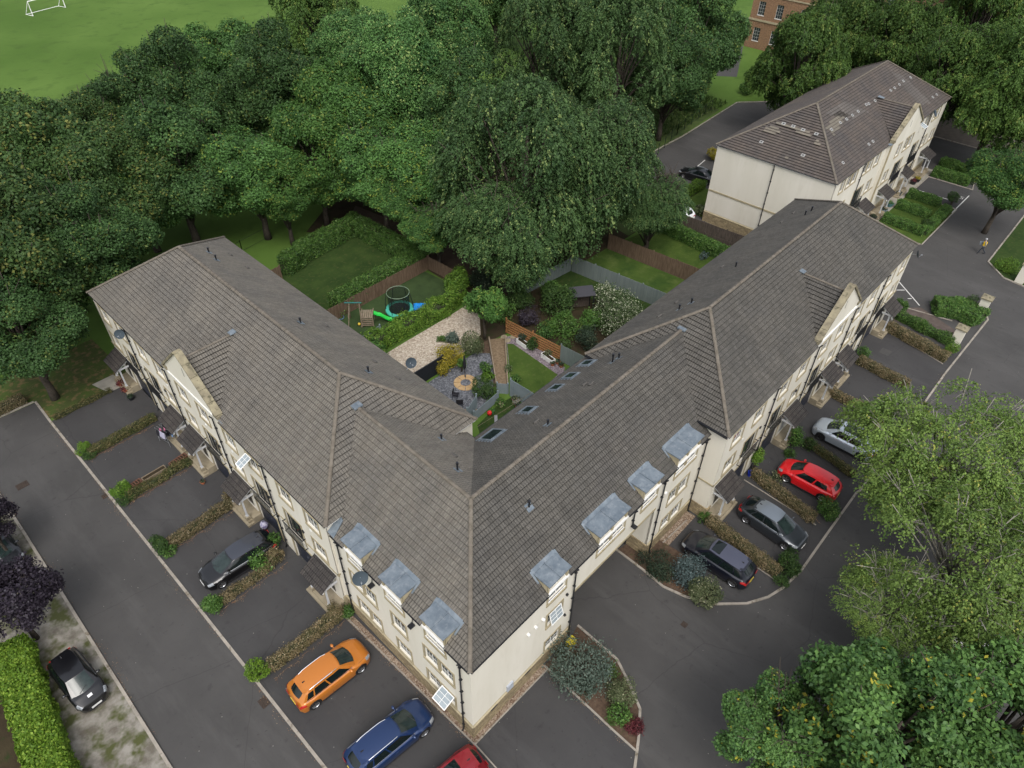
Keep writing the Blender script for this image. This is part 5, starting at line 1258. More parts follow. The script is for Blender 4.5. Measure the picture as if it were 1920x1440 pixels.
        for X in np.linspace(-h2 + .02, -h2 + .36, 5):
            a = wd(X); zt = min(zt_(X), belt - .02); G.append([(X - .012, s_ * (a * .92 + .01), zt - .035), (X - .008, s_ * (a * .975 + .012), zt - .08), (X - .01, s_ * (a + .012), zt - .2)])
        part('tail_light', G, tailcol or LAMPR)
        q = MB(); q.beam((-h2 - .006, s_ * w2 * .68, belt * .82), (-h2 - .006, s_ * w2 * .38, belt * .82), .02, .12); q.build('tail_light', LAMPR, root)
        for cx in (xf, xr):
            q = MB(); yo = w2 - .015; prof = [(wr * .62, -.11), (wr * .97, -.11), (wr, -.08), (wr, .08), (wr * .97, .11), (wr * .62, .10)]
            n = 24; vs = []; fs = []
            for r_, o_ in prof:
                for k in range(n): vs.append((r_ * math.cos(2 * math.pi * k / n), s_ * o_, r_ * math.sin(2 * math.pi * k / n)))
            for i in range(len(prof) - 1):
                for k in range(n): fs.append((i * n + k, i * n + (k + 1) % n, (i + 1) * n + (k + 1) % n, (i + 1) * n + k))
            q.add([(a + cx, b + s_ * (yo - .11), c + wr) for a, b, c in vs], fs); wh = q.build('wheel', RUBBER, root, smooth=False)
            q = MB(); n = 24; ro = wr * .64
            for k in range(n):
                a0, a1 = 2 * math.pi * k / n, 2 * math.pi * (k + 1) / n
                q.face([(cx + r_ * math.cos(a), s_ * (yo - o_), wr + r_ * math.sin(a)) for r_, a, o_ in ((ro * .9, a0, .03), (ro, a0, .0), (ro, a1, .0), (ro * .9, a1, .03))])
            for k in range(5):
                a = 2 * math.pi * k / 5 + .3
                for da in (-.16, .16):
                    q.beam((cx + ro * .18 * math.cos(a), s_ * (yo - .02), wr + ro * .18 * math.sin(a)), (cx + ro * .93 * math.cos(a + da), s_ * (yo - .03), wr + ro * .93 * math.sin(a + da)), .035, .035, up=(0, 1, 0))
            q.tube([(cx, s_ * (yo - .05), wr), (cx, s_ * (yo - .005), wr)], ro * .2, 10)
            q.build('rim', wheelmat or ALLOY, wh)
            q = MB(); q.tube([(cx, s_ * (yo - .12), wr), (cx, s_ * (yo - .06), wr)], ro * .95, 16); q.build('brake_disc', IRON, wh)
        if rails:
            q = MB(); pts = []
            for t in np.linspace(.10, .90, 7): X, Y, Z = sidept(t, 1); pts.append((X, s_ * (Y * .96), Z + .035 + (.03 if .1 < t < .9 else -.01)))
            q.tube(pts, .02, 7); q.build('roof_rail', rails, root)
    # front grille, bumper insert, plates, antenna, wiper, rear spoiler
    q = MB(); q.hexa([(h2 - .03, -w2 * .45, .42), (h2 + .012, -w2 * .40, .42), (h2 + .012, w2 * .40, .42), (h2 - .03, w2 * .45, .42), (h2 - .14, -w2 * .45, .60), (h2 - .01, -w2 * .42, .58), (h2 - .01, w2 * .42, .58), (h2 - .14, w2 * .45, .60)]); q.build('grille', PLASB, root)
    q = MB(); q.box(h2 - .06, h2 + .02, -w2 * .5, w2 * .5, .24, .34); q.build('bumper_insert', PLASB, root)
    q = MB(); q.box(h2 + .0, h2 + .028, -.26, .26, .36, .47); q.build('number_plate', PLATEW, root)
    q = MB(); q.box(-h2 - .02, -h2 + .02, -.26, .26, .50, .61); q.build('number_plate', PLATEY, root)
    q = MB(); q.box(-h2 - .015, -h2 + .05, -w2 * .62, w2 * .62, .24, .36); q.build('bumper_insert', PLASB, root)
    X, Y, Z = sidept(.90, 1); q = MB(); q.hexa([(X - .1, -.03, Z + .05), (X + .08, -.03, Z + .05), (X + .08, .03, Z + .05), (X - .1, .03, Z + .05), (X - .1, -.006, Z + .13), (X - .04, -.006, Z + .12), (X - .04, .006, Z + .12), (X - .1, .006, Z + .13)]); q.build('antenna', PLASB, root)
    a = Vector(screen(True, .08, .08, .9, .03, 1)[0][2]); b = Vector(screen(True, .30, .30, .9, .03, 1)[0][5])
    q = MB(); q.tube([a, b], .012, 5); q.build('wiper', PLASB, root)
    a = Vector(screen(False, .24, .24, .8, .03, 1)[0][4]); b = Vector(screen(False, .34, .34, .8, .03, 1)[0][7]); q = MB(); q.tube([a, b], .012, 5); q.build('wiper', PLASB, root)
    if kind != 'sedan':
        X, Y, Z = sidept(1, 1); q = MB(); q.hexa([(X - .14, -Y * .9, Z - .0), (X + .12, -Y * .96, Z + .01), (X + .12, Y * .96, Z + .01), (X - .14, Y * .9, Z - .0), (X - .16, -Y * .88, Z + .025), (X + .12, -Y * .95, Z + .05), (X + .12, Y * .95, Z + .05), (X - .16, Y * .88, Z + .025)]); q.build('spoiler', mat, root)
    if glassroof:
        t0_, t1_ = glassroof; q = MB(); q.grid([[roofpt(t, v, .008) for v in np.linspace(-.8, .8, 7)] for t in np.linspace(t0_, t1_, 6)]); q.build('glass_roof', CGLASS, root, smooth=True)
    # bonnet shut line
    q = MB(); X0 = h2 - .42
    for s_ in (1, -1): q.tube([(X0, s_ * wd(X0) * .80, zt_(X0) + .014), (xb0 + .15, s_ * wd(xb0) * .88, zt_(xb0 + .15) + .002)], .006, 4)
    q.build('bonnet_gaps', PLASB, root)
    if sticker: q = MB(); q.box(h2 - .55, h2 - .33, -.12, .12, zt_(h2 - .45) + .035, zt_(h2 - .45) + .062); o = q.build('paper_notice', M('white_paper', (.7, .7, .7), .6), root); o.rotation_euler.y = 0
    return root
PBLK = paint('black_paint', (.004, .004, .005), fl=0.); PORG = paint('orange_paint', (.46, .155, .02), fl=.25); PBLU = paint('blue_paint', (.012, .032, .10), fl=.4); PRED = paint('dark_red_paint', (.22, .010, .018)); PGRY = paint('dark_grey_paint', (.045, .052, .06), fl=.6)
PGRYR = paint('silver_grey_roof_paint', (.20, .23, .26), fl=.6); PRD2 = paint('bright_red_paint', (.60, .010, .014), fl=0.); PSIL = paint('pale_silver_paint', (.48, .54, .60), fl=.5); PNAV = paint('black_blue_paint', (.005, .006, .012), fl=0.); PWHT = paint('white_paint', (.68, .70, .72), fl=0.)
car('black estate car parked nose to the road in the left bays', -2.52, 18.0, 176, PBLK, 4.65, 1.78, 1.46, 'estate', rails=None, chromeline=True, roofpaint=paint('charcoal_roof_paint', (.05, .055, .07), fl=.4))
car('bright orange crossover car with silver roof rails', -3.0, 7.98, -4, PORG, 4.45, 1.84, 1.62, 'suv', rails=CHROME, chromeline=True)
car('metallic blue estate car at the bottom edge beside the orange one', -2.95, 3.0, -6, PBLU, 4.65, 1.84, 1.52, 'estate', rails=CHROME, chromeline=True)
car('dark red car with glass roof panel, cut off by the bottom edge', -2.55, -.72, 173, PRED, 4.2, 1.78, 1.5, 'hatch', glassroof=(.12, .66))
car('small black hatchback with paper notice on its bonnet, on the gravel verge', -12.4, 17.45, -87, PBLK, 3.85, 1.68, 1.48, 'hatch', sticker=True)
car('dark car half hidden under the purple tree at the left edge', -12.2, 29.5, -88, paint('charcoal_paint', (.02, .022, .026), fl=.3), 4.3, 1.78, 1.5, 'hatch')
car('dark grey crossover with silver roof and windblown bonnet, nose to the road', 22.75, -4.75, -94, PGRY, 4.45, 1.84, 1.58, 'coupe_suv', roofpaint=PGRYR, chromeline=True)
car('black blue crossover parked beside the blue grey shrub', 17.95, -3.5, 91, PNAV, 4.6, 1.88, 1.62, 'suv', roofpaint=paint('slate_blue_roof_paint', (.075, .08, .115), fl=.5), glassroof=(.04, .3))
car('bright red compact people carrier in the third right hand bay', 27.95, -4.75, 92, PRD2, 4.15, 1.72, 1.60, 'hatch')
car('pale silver crossover partly hidden under the birch branches', 33.55, -4.9, 91, PSIL, 4.55, 1.88, 1.62, 'suv', glassroof=(.1, .75), rails=PSIL, wheelmat=DALLOY)
car('black saloon parked beyond the corner of the back terrace', 63.6, 26.2, 96, PBLK, 4.6, 1.82, 1.42, 'sedan')
car('white car mostly hidden by the beech beside the timber fence', 54.25, 23.0, 80, PWHT, 3.9, 1.7, 1.45, 'hatch')
car('white car with open looking dark roof under the tree at lower right', 23.1, -16.6, 90, paint('off_white_paint', (.5, .5, .48), fl=0.), 4.5, 1.85, 1.45, 'estate', glassroof=(.05, .9))

# ================================================================== LEFT BAYS: hedges and topiary
def LB(px, py): return U(px, py)[:2]
hedge('grass_strip_hedge', [(-5.2, 39.25), (-.9, 39.3)], .35, .35, LDRYG, 'low scruffy brown green hedge nearest the lawn, left row', .09, 220, 'dividing hedges of the left bays')
hedge('dividing_hedge', [(-4.9, 33.75), (.0, 33.85)], .5, .6, LDRYG, 'olive brown dividing hedge behind the clothes airer', .09, 330, 'dividing hedges of the left bays', jit=.1)
hedge('dividing_hedge', [(-4.9, 27.95), (-.3, 28.0)], .5, .45, LDRYG, 'low patchy green brown hedge beside the timber troughs', .10, 260, 'dividing hedges of the left bays', jit=.14, lumpy=.15)
hedge('dividing_hedge', [(-4.7, 22.3), (-.1, 22.45)], .55, .65, LDRY, 'straw coloured dividing hedge above the black estate car', .09, 330, 'dividing hedges of the left bays', jit=.12, lumpy=.1)
hedge('dividing_hedge', [(-4.7, 16.4), (-1.2, 16.4)], .5, .5, LDRY, 'straw coloured dividing hedge just below the black estate car', .09, 330, 'dividing hedges of the left bays', jit=.12, lumpy=.1)
hedge('dividing_hedge', [(-5.0, 10.75), (-.35, 10.62)], .55, .65, LDRY, 'straw coloured dividing hedge above the orange car', .09, 330, 'dividing hedges of the left bays', jit=.13, lumpy=.12)
bush('ball_bush', LB(161, 848), .55, 1.0, LLIMH, 'small round green bush first from the lawn in the left row', n=1700, lsize=.10, flat=.95, loose=.03)
bush('ball_bush', LB(230, 928), .72, 1.25, LLIMH, 'largest bright green round bush, beside the timber trough', n=2400, lsize=.11, flat=.95, loose=.05)
bush('ball_bush', LB(304, 1030), .6, 1.2, LBOX, 'mid green bush at the end of the straw hedge, third from the lawn', n=1900, lsize=.11, loose=.08)
bush('ball_bush', LB(402, 1142), .65, 1.0, LHEDGE, 'loose green bush below the black estate car bonnet', n=1900, lsize=.12, loose=.12)
bush('ball_bush', LB(489, 1268), .68, 1.25, LLIME, 'lime yellow ball bush beside the iron road gully', n=2800, lsize=.09, flat=1., loose=.02)
bush('low_shrub', (-4.95, 33.55), .5, .45, LBOX, 'low green growth at the kerb behind the first ball bush', n=800, lsize=.09)
bush('low_shrub', (-5.0, 27.85), .6, .5, LBOX, 'low green growth at the kerb behind the largest ball bush', n=900, lsize=.09)
bush('low_shrub', (-5.1, 22.0), .5, .5, LHEDGE, 'low leafy shrub at the kerb under the third bush', n=800, lsize=.1)
bush('rose_shrub', LB(492, 1062), .6, 1.4, LHEDGE, 'leafy green shrub growing over the side of the black estate car', n=900, lsize=.14, loose=.3)
bush('ball_bush', (-.75, 16.55), .55, .95, LDRY, 'round straw coloured bush by the garage below the estate car', n=1600, lsize=.09)
bush('ball_bush', (-.35, 22.6), .55, .95, LDRY, 'round straw coloured bush beside the fourth porch', n=1500, lsize=.09)
bush('climbing_shrub', (-.25, 17.4), .3, 1.7, LHEDGE, 'narrow green climber against the wall between two garages', n=600, lsize=.13, loose=.15)
bush('ball_bush', (-.55, 10.9), .6, .85, LDRY, 'brown clipped bush at the foot of the nearest left porch', n=1600, lsize=.09)
bush('low_shrub', (-.05, 10.35), .4, .7, LHEDGE, 'small green shrub in the corner by the downpipe', n=600, lsize=.11)
# small lavender style strip of lime hedge at lower left
hedge('conifer_hedge', [U(22, 1210, 1.)[:2], U(32, 1255, 1.)[:2], (-15.25, 13.0), (-15.5, 8)], 1.6, 1.4, LLIME, 'thick lime green conifer hedge at the bottom left corner', .17, 420, jit=.13, flower=.2, lumpy=.1)
ground_poly('shaded_soil', [(-18, 22), (-15.2, 23), (-15.6, 5), (-18, 5)], .012, SOIL)
hedge('dividing_hedge', [(-13, 43.0), (-5.9, 42.9)], .9, .7, LDRY, 'brown clipped hedge across the top end of the left road', .09, 260)
# planters and steps
def trough(name, a, b, w, h, mat, label, soil=SOIL, cat='planter', legs=False, slats=0):
    a = Vector((a[0], a[1], 0)); b = Vector((b[0], b[1], 0)); L = (b - a).length; c = (a + b) / 2
    o = empty(name, (c.x, c.y, 0), label, cat, rz=math.atan2(b.y - a.y, b.x - a.x)); t = .04
    mb = MB(); mb.box(-L / 2, L / 2, -w / 2, -w / 2 + t, .03, h); mb.box(-L / 2, L / 2, w / 2 - t, w / 2, .03, h); mb.box(-L / 2, -L / 2 + t, -w / 2 + t, w / 2 - t, .03, h); mb.box(L / 2 - t, L / 2, -w / 2 + t, w / 2 - t, .03, h)
    for s_ in (-1, 1): mb.box(s_ * (L / 2 - .1) - .04, s_ * (L / 2 - .1) + .04, -w / 2 + .02, w / 2 - .02, 0, .03)
    mb.build('box', mat, o)
    mb = MB(); mb.box(-L / 2 + t, L / 2 - t, -w / 2 + t, w / 2 - t, .04, h - .06); mb.build('soil', soil, o)
    for k in range(slats): 
        mb = MB(); X = -L / 2 + L * (k + .5) / slats; mb.box(X - .03, X + .03, -w / 2 + .0, w / 2, h, h + .03); mb.build('slat', mat, o)
    return o
DARKW = M('dark_stained_timber', (.10, .045, .03), .8, (.15, .075, .05), 4.)
trough('timber_trough', LB(322, 879), LB(352, 858), .42, .42, DARKW, 'dark slatted timber trough nearest the porch in the second hedge', slats=7)
trough('timber_trough', LB(270, 905), LB(312, 880), .4, .35, TIMB, 'long pale timber trough in the middle of the second hedge')
trough('timber_trough', LB(250, 917), LB(268, 905), .4, .38, DARKW, 'short dark slatted trough beside the largest ball bush', slats=4)
def pot(p, r, h, mat, label, plant=None, pl=.25, psz=.12, name='plant_pot', flower=.3):
    o = empty(name, (p[0], p[1], .012), label, 'plant pot'); mb = MB(); mb.lathe([(r * .7, 0), (r, h * .9), (r * 1.1, h * .9), (r * 1.1, h), (r * .95, h), (r * .9, h * .85), (.01, h * .85)], n=14); mb.build('pot', mat, o, smooth=False)
    if plant:
        global rng; rng = np.random.default_rng(int(abs(p[0] * 77 + p[1] * 31)) + 3); d = unit(160); P = d * pl * np.array([1, 1, .9]) * rng.uniform(.5, 1.1, (160, 1)); P[:, 2] = np.abs(P[:, 2]) + h * .9
        me = leaf_mesh('foliage', P, d + np.array([0, 0, .4]), psz, tint=rng.uniform(0, 1 if flower else .8, 160), mat=plant); f = bpy.data.objects.new('foliage', me); col.objects.link(f); f.parent = o
    return o
pot(LB(247, 749), .24, .3, BLACK, 'black round pot in front of the farthest left porch', LCOT)
pot(LB(238, 735), .22, .3, TERRA, 'terracotta pot with rusty red plant by the farthest left porch', LRED, .38)
pot(LB(228, 724), .22, .3, TERRA, 'terracotta pot with copper leaves on the flagstones', LRED, .4)
pot((-.75, 25.6), .17, .22, TERRA, 'small terracotta pot on the steps of the third left porch', LCOT, .15)
# clothes airer
ai = empty('clothes_airer', LB(316, 828) + (.0,) , 'folding clothes airer hung with dark and pink washing in the second bay', 'clothes airer', rz=R(100))
mb = MB()
for y_ in (-.28, .28):
    mb.tube([(-.6, y_, 0), (-.55, y_ * .9, 1.35)], .014, 5); mb.tube([(.6, y_, 0), (.55, y_ * .9, 1.35)], .014, 5)
for z_ in (.45, .9, 1.35):
    for y_ in (-.28, -.1, .1, .28): mb.tube([(-.58, y_, z_), (.58, y_, z_)], .008, 5)
mb.build('frame', POLEG, ai)
def cloth(x0, x1, y_, z_, drop, mat, nm='garment'):
    mb = MB(); G = []
    for i in range(9):
        t = i / 8; a = (t - .5) * 2; yy = y_ + (.05 + .02 * math.sin(i)) * a; zz = z_ + .012 - abs(a) ** 1.3 * drop if abs(a) > .12 else z_ + .014
        G.append([(lerp(x0, x1, k / 5), yy + .012 * math.sin(k * 2.3 + i), zz + .01 * math.sin(k * 1.7)) for k in range(6)])
    mb.grid(G); mb.build(nm, mat, ai, smooth=True)
CLK = M('black_cloth', (.012, .012, .016), .95); CLP = M('pink_cloth', (.5, .16, .26), .9); CLB = M('pale_blue_cloth', (.22, .36, .62), .9); CLG = M('lilac_grey_cloth', (.34, .33, .42), .9)
cloth(-.52, .1, .28, 1.35, .6, CLG); cloth(-.5, .0, .1, 1.35, .45, CLK); cloth(.02, .5, .28, 1.35, .7, CLK); cloth(.1, .3, .1, 1.35, .3, CLP); cloth(-.1, .08, -.1, 1.35, .35, CLP); cloth(.1, .55, -.28, 1.35, .6, CLK); cloth(-.5, -.1, -.28, .9, .4, CLB); cloth(.1, .5, -.1, .9, .4, CLK); cloth(-.55, -.1, -.1, 1.35, .5, CLK)
# white sack beside the black estate
mb = MB(); G = []
for i in range(7): G.append([(.26 * math.cos(a) * math.sin(math.pi * (i + .3) / 6.6) * (1 + .15 * math.sin(3 * a + i)), .3 * math.sin(a) * math.sin(math.pi * (i + .3) / 6.6), .32 - .32 * math.cos(math.pi * (i + .3) / 6.6)) for a in np.linspace(0, 2 * math.pi, 13)])
mb.grid(G); o = mb.build('tied_sack', M('white_polythene', (.42, .42, .48), .35, (.12, .10, .22), 5.), loc=U(497, 990)[:2] + (.01,), smooth=True); tag(o, 'crumpled white and violet sack behind the black estate car', 'sack')

# ================================================================== FRONT BEDS
bush('olive_shrub', (6.4, -1.75), 1.75, 2.3, LOLIVE, 'large airy grey green shrub by the corner of the block', n=4800, lsize=.13, loose=.7, nblob=18, flat=1.1)
bush('variegated_shrub', U(1165, 1310)[:2], .85, 1.2, LVAR, 'cream variegated rounded shrub in the lower mulch bed', n=2600, lsize=.10, loose=.1)
bush('leafy_shrub', U(1160, 1345)[:2], .7, .9, LHEDGE, 'fresh green shrub below the variegated one in the lower bed', n=1700, lsize=.10, loose=.1)
bush('low_shrub', U(1100, 1290)[:2], .5, .35, LCOT, 'low creeping plant at the kerb of the lower mulch bed', n=500, lsize=.1, loose=.2)
bush('low_shrub', U(1140, 1262)[:2], .55, .4, LHEDGE, 'small green ground plant between the olive and variegated shrubs', n=500, lsize=.1, loose=.2)
bush('low_shrub', U(1055, 1225)[:2], .45, .3, LDRYG, 'mossy low plant beside the corner plinth', n=350, lsize=.09, loose=.2)
bush('low_shrub', U(1205, 1050)[:2], .5, .4, LCOT, 'low dark plant at the foot of the archway bed kerb', n=450, lsize=.09, loose=.2)
bush('barberry_shrub', U(1186, 1368)[:2], .5, .7, LRED, 'dark red barberry at the tip of the lower bed', n=1700, lsize=.09, loose=.12)
bush('cotoneaster_shrub', U(1240, 1068)[:2], 1.15, .8, LCOT, 'dark spreading cotoneaster beside the archway bed', n=3000, lsize=.09, loose=.2, ry=1.3)
bush('blue_shrub', U(1290, 1085)[:2], 1.0, 1.9, LBLUE, 'spiky pale blue grey shrub in front of the black blue crossover', n=2600, lsize=.13, loose=.35, nblob=14)
bush('variegated_shrub', U(1318, 1118)[:2], 1.15, 1.6, LVAR, 'large dome shaped variegated shrub at the curved kerb', n=4600, lsize=.10, loose=.06, flat=.95)
bush('low_shrub', U(1318, 975)[:2], .5, .7, LHEDGE, 'small green shrub in the corner of the stone plinth', n=600, lsize=.1)
# right drives
def RB(px, py): return U(px, py)[:2]
hedge('dividing_hedge', [RB(1325, 980), RB(1425, 1055), RB(1455, 1080)], .6, .7, LDRY, 'dried brown hedge between the black blue and dark grey crossovers', .09, 330, 'dividing hedges of the right drives', jit=.12)
hedge('dividing_hedge', [RB(1410, 892), RB(1522, 978)], .6, .7, LDRY, 'dried brown hedge between the dark grey crossover and the red car', .09, 330, 'dividing hedges of the right drives', jit=.12)
hedge('dividing_hedge', [RB(1512, 832), RB(1600, 895)], .45, .5, LDRYG, 'thin dried hedge between the red and pale silver cars', .09, 330, 'dividing hedges of the right drives', jit=.12)
hedge('dividing_hedge', [(38.0, -1.9), (37.7, -6.3)], .5, .7, LDRY, 'dried hedge mostly hidden by the birch, beyond the silver car', .09, 300, 'dividing hedges of the right drives')
hedge('dividing_hedge', [RB(1607, 680), RB(1660, 708), RB(1700, 728)], .6, .75, LDRY, 'russet dried hedge in front of the fourth right porch', .09, 330, 'dividing hedges of the right drives', jit=.08)
hedge('dividing_hedge', [RB(1662, 618), RB(1771, 678)], .75, .85, LDRY, 'long russet dried hedge ending at the round green bush', .09, 330, 'dividing hedges of the right drives', jit=.08)
hedge('privet_hedge', [RB(1670, 590), RB(1730, 622), RB(1783, 648)], .7, .8, LHEDGE, 'loose green hedge beside the brown paved plot', .11, 260, jit=.15, lumpy=.15)
bush('ball_bush', RB(1476, 1066), .85, 1.2, LBOX, 'round green bush at the kerb by the dark grey crossover', n=3000, lsize=.11, loose=.1)
bush('low_shrub', RB(1462, 1096), .55, .5, LBOX, 'low green shrub at the curved kerb below the round bush', n=1000, lsize=.09)
bush('ball_bush', RB(1548, 968), .8, 1.3, LHEDGE, 'round green bush behind the red car', n=2600, lsize=.12, loose=.12)
bush('ball_bush', RB(1779, 668), .62, 1.2, LLIMH, 'round bright bush on a short stem beside the second gate pillar', n=1900, lsize=.10, loose=.03)
bush('ball_bush', RB(1684, 580), .75, 1.1, LHEDGE, 'leafy bush at the wall end of the loose green hedge', n=1800, lsize=.12, loose=.12)
bush('climbing_shrub', (26.6, -1.35), .32, 3.0, LLIMH, 'green climber on the wall between garages behind the red car', n=1500, lsize=.13, loose=.15)
bush('climbing_shrub', (30.6, -2.2), .6, 2.1, LHEDGE, 'tall leafy climber beside the second right porch', n=1500, lsize=.14, loose=.2)
bush('leafy_shrub', (31.2, -3.2), .5, .9, LBOX, 'green shrub with red flowers at the end of the thin hedge', n=800, lsize=.12, loose=.2, flower=.2)
bush('leafy_shrub', (29.6, -2.6), .35, .55, LHEDGE, 'small pale green shrub by the porch steps', n=350, lsize=.12, loose=.15)
bush('leafy_shrub', (26.9, -2.9), .45, .35, LVAR, 'straggly pale plant on the tarmac in front of the red car', n=300, lsize=.13, loose=.25)
bush('leafy_shrub', (44.3, -1.8), .5, 1.0, LHEDGE, 'green shrub beside the fourth right porch', n=800, lsize=.12, loose=.15)
mb = MB(); mb.lathe([(.16, 0), (.2, .35), (.21, .36), (.17, .36), (.15, .05), (.01, .05)], n=14); o = mb.build('bucket', M('blue_plastic', (.01, .03, .32), .45), loc=(25.95, -1.45, .012)); tag(o, 'blue plastic tub against the wall below the climber', 'tub')
# paved plot, big hedge, pillars
ground_poly('paved_plot', [RB(1697, 577), RB(1727, 577), RB(1800, 625), RB(1790, 640), RB(1672, 600)], .014, M('brown_block_paving', (.065, .05, .043), .9, (.095, .075, .065), 2., bump=.3, bscale=30))
hedge('laurel_hedge', [RB(1748, 582), RB(1800, 590), RB(1832, 608)], 2.0, 1.15, LHEDGE, 'broad bright laurel hedge between the two gate pillars', .13, 260, jit=.14, lumpy=.12)
bush('ball_bush', RB(1813, 583), .75, 1.6, LBOX, 'dark clipped ball rising out of the broad laurel hedge', n=2400, lsize=.09, loose=.03)
def pillar(p, label, s=.75, h=1.7):
    o = empty('gate_pillar', (p[0], p[1], 0), label, 'gate pillar'); mb = MB(); mb.box(-s / 2, s / 2, -s / 2, s / 2, 0, h); mb.build('shaft', WALL, o)
    mb = MB(); c = s / 2 + .1; mb.box(-c, c, -c, c, h, h + .12); mb.hexa([(-c, -c, h + .12), (c, -c, h + .12), (c, c, h + .12), (-c, c, h + .12), (-.12, -.12, h + .26), (.12, -.12, h + .26), (.12, .12, h + .26), (-.12, .12, h + .26)]); mb.build('cap', COPE, o)
pillar(U(1836, 588)[:2], 'cream gate pillar with stone cap at the tip of the laurel hedge')
pillar(U(1789, 645)[:2], 'cream gate pillar with stone cap behind the round bright bush')
pillar(U(1911, 528)[:2], 'cream gate pillar cut by the right edge of the picture', h=1.9)
# verge planting
bush('laurel_shrub', U(1886, 505)[:2], .95, .9, LLIMH, 'bright low laurel at the corner of the right hand verge', n=2600, lsize=.13, loose=.15, ry=1.4)
# far gardens
def H2(label, pts, w_=1.0, h_=1.0, **k): return hedge('box_hedge', pts, w_, h_, LHEDGE, label, .13, 230, 'clipped hedges of the far front gardens', **k)
H2('hedge side nearest the roof corner in the far gardens', [(69.3, 6.2), (69.0, 1.9)], .9, .9)
H2('short middle hedge between two small far lawns', [(73.4, 6.3), (73.3, 2.8)], .9, .9)
H2('hedge beside the white bay line in the far gardens', [(77.0, 6.4), (77.0, 2.9)], .9, .9)
H2('long hedge along the kerb joining the far garden hedges', [(69.2, 1.9), (76.4, 1.9)], .85, .8)
H2('thick hedge beyond the numbered bay', [(84.7, 6.3), (84.7, 2.2)], 1.0, 1.1)
H2('curved hedge closing the farthest little garden', [(88.6, 6.6), (88.0, 4.2), (86.0, 2.3)], 1.0, 1.0)
for p, l, r_ in ((U(1735, 430, 0), 'clipped ball in the small lawn nearest the roof corner', .75), (U(1783, 384, 0), 'clipped ball at the corner by the numbered bay', .75), (U(1813, 344, 0), 'clipped ball at the end of the thick far hedge', .8)):
    bush('ball_bush', p, r_, 1.4, LBOX, l, n=2200, lsize=.10, loose=.02)
ground_poly('lawn', [(84.6, 2.6), (88, 4.4), (88.6, 6.5), (84.6, 6.5)], .014, LAWN)
pot((76.2, 7.2), .3, .5, M('slate_pot', (.06, .08, .09), .6), 'grey pot with spiky leaves third along the far path', LCOT, .25)
for q, (x_, y_, mt, lf, lb) in enumerate([(73.0, 6.95, M('teal_tub', (.06, .14, .15), .5), LHEDGE, 'square teal tub on the far path below the gable'), (71.1, 6.9, M('glazed_tub', (.16, .2, .22), .4), LCOT, 'wide grey tub on the far path beside the dark one'), (81.6, 7.0, BLACK, LGOLD, 'black pot of orange flowers farthest along the path'), (80.6, 7.1, BLACK, LRED, 'black pot with copper leaves along the far path'), (68.6, 7.1, BLACK, LCOT, 'dark pot group nearest on the far path')]): pot((x_, y_), .38, .4, mt, lb, lf, .34)
bush('golden_shrub', U(1335, 300)[:2], .9, 1.5, LGOLD, 'yellow orange shrub at the far left corner of the back terrace', n=1500, lsize=.14)
hedge('golden_hedge', [(57.0, 25.0), (62.2, 24.8)], 1.1, .9, LLIMH, 'yellow green hedge between the lawn and the black saloon', .13, 200, jit=.15)
o = bush('yucca', U(1313, 402)[:2], .45, .9, LVAR, 'spiky pale yucca by the corner of the stone base', n=160, lsize=.5, loose=.2)
# lamp post
lp = empty('lamp_post', U(1453, 205), 'tall grey lamp post with flat head behind the far roof', 'lamp post'); mb = MB(); mb.tube([(0, 0, 0), (0, 0, .9), (0, 0, 5.2)], [.09, .07, .05], 10); mb.build('post', POLEG, lp)
mb = MB(); mb.lathe([(.05, 5.15), (.36, 5.22), (.40, 5.28), (.30, 5.34), (.05, 5.38)], n=16); mb.build('lamp_head', DISH, lp)
# posts by lane
mb = MB(); mb.box(-.08, .08, -.08, .08, 0, 1.0); o = mb.build('bollard', BLACK, loc=U(1317, 412)); tag(o, 'black post at the corner of the lane by the stone base', 'bollard')

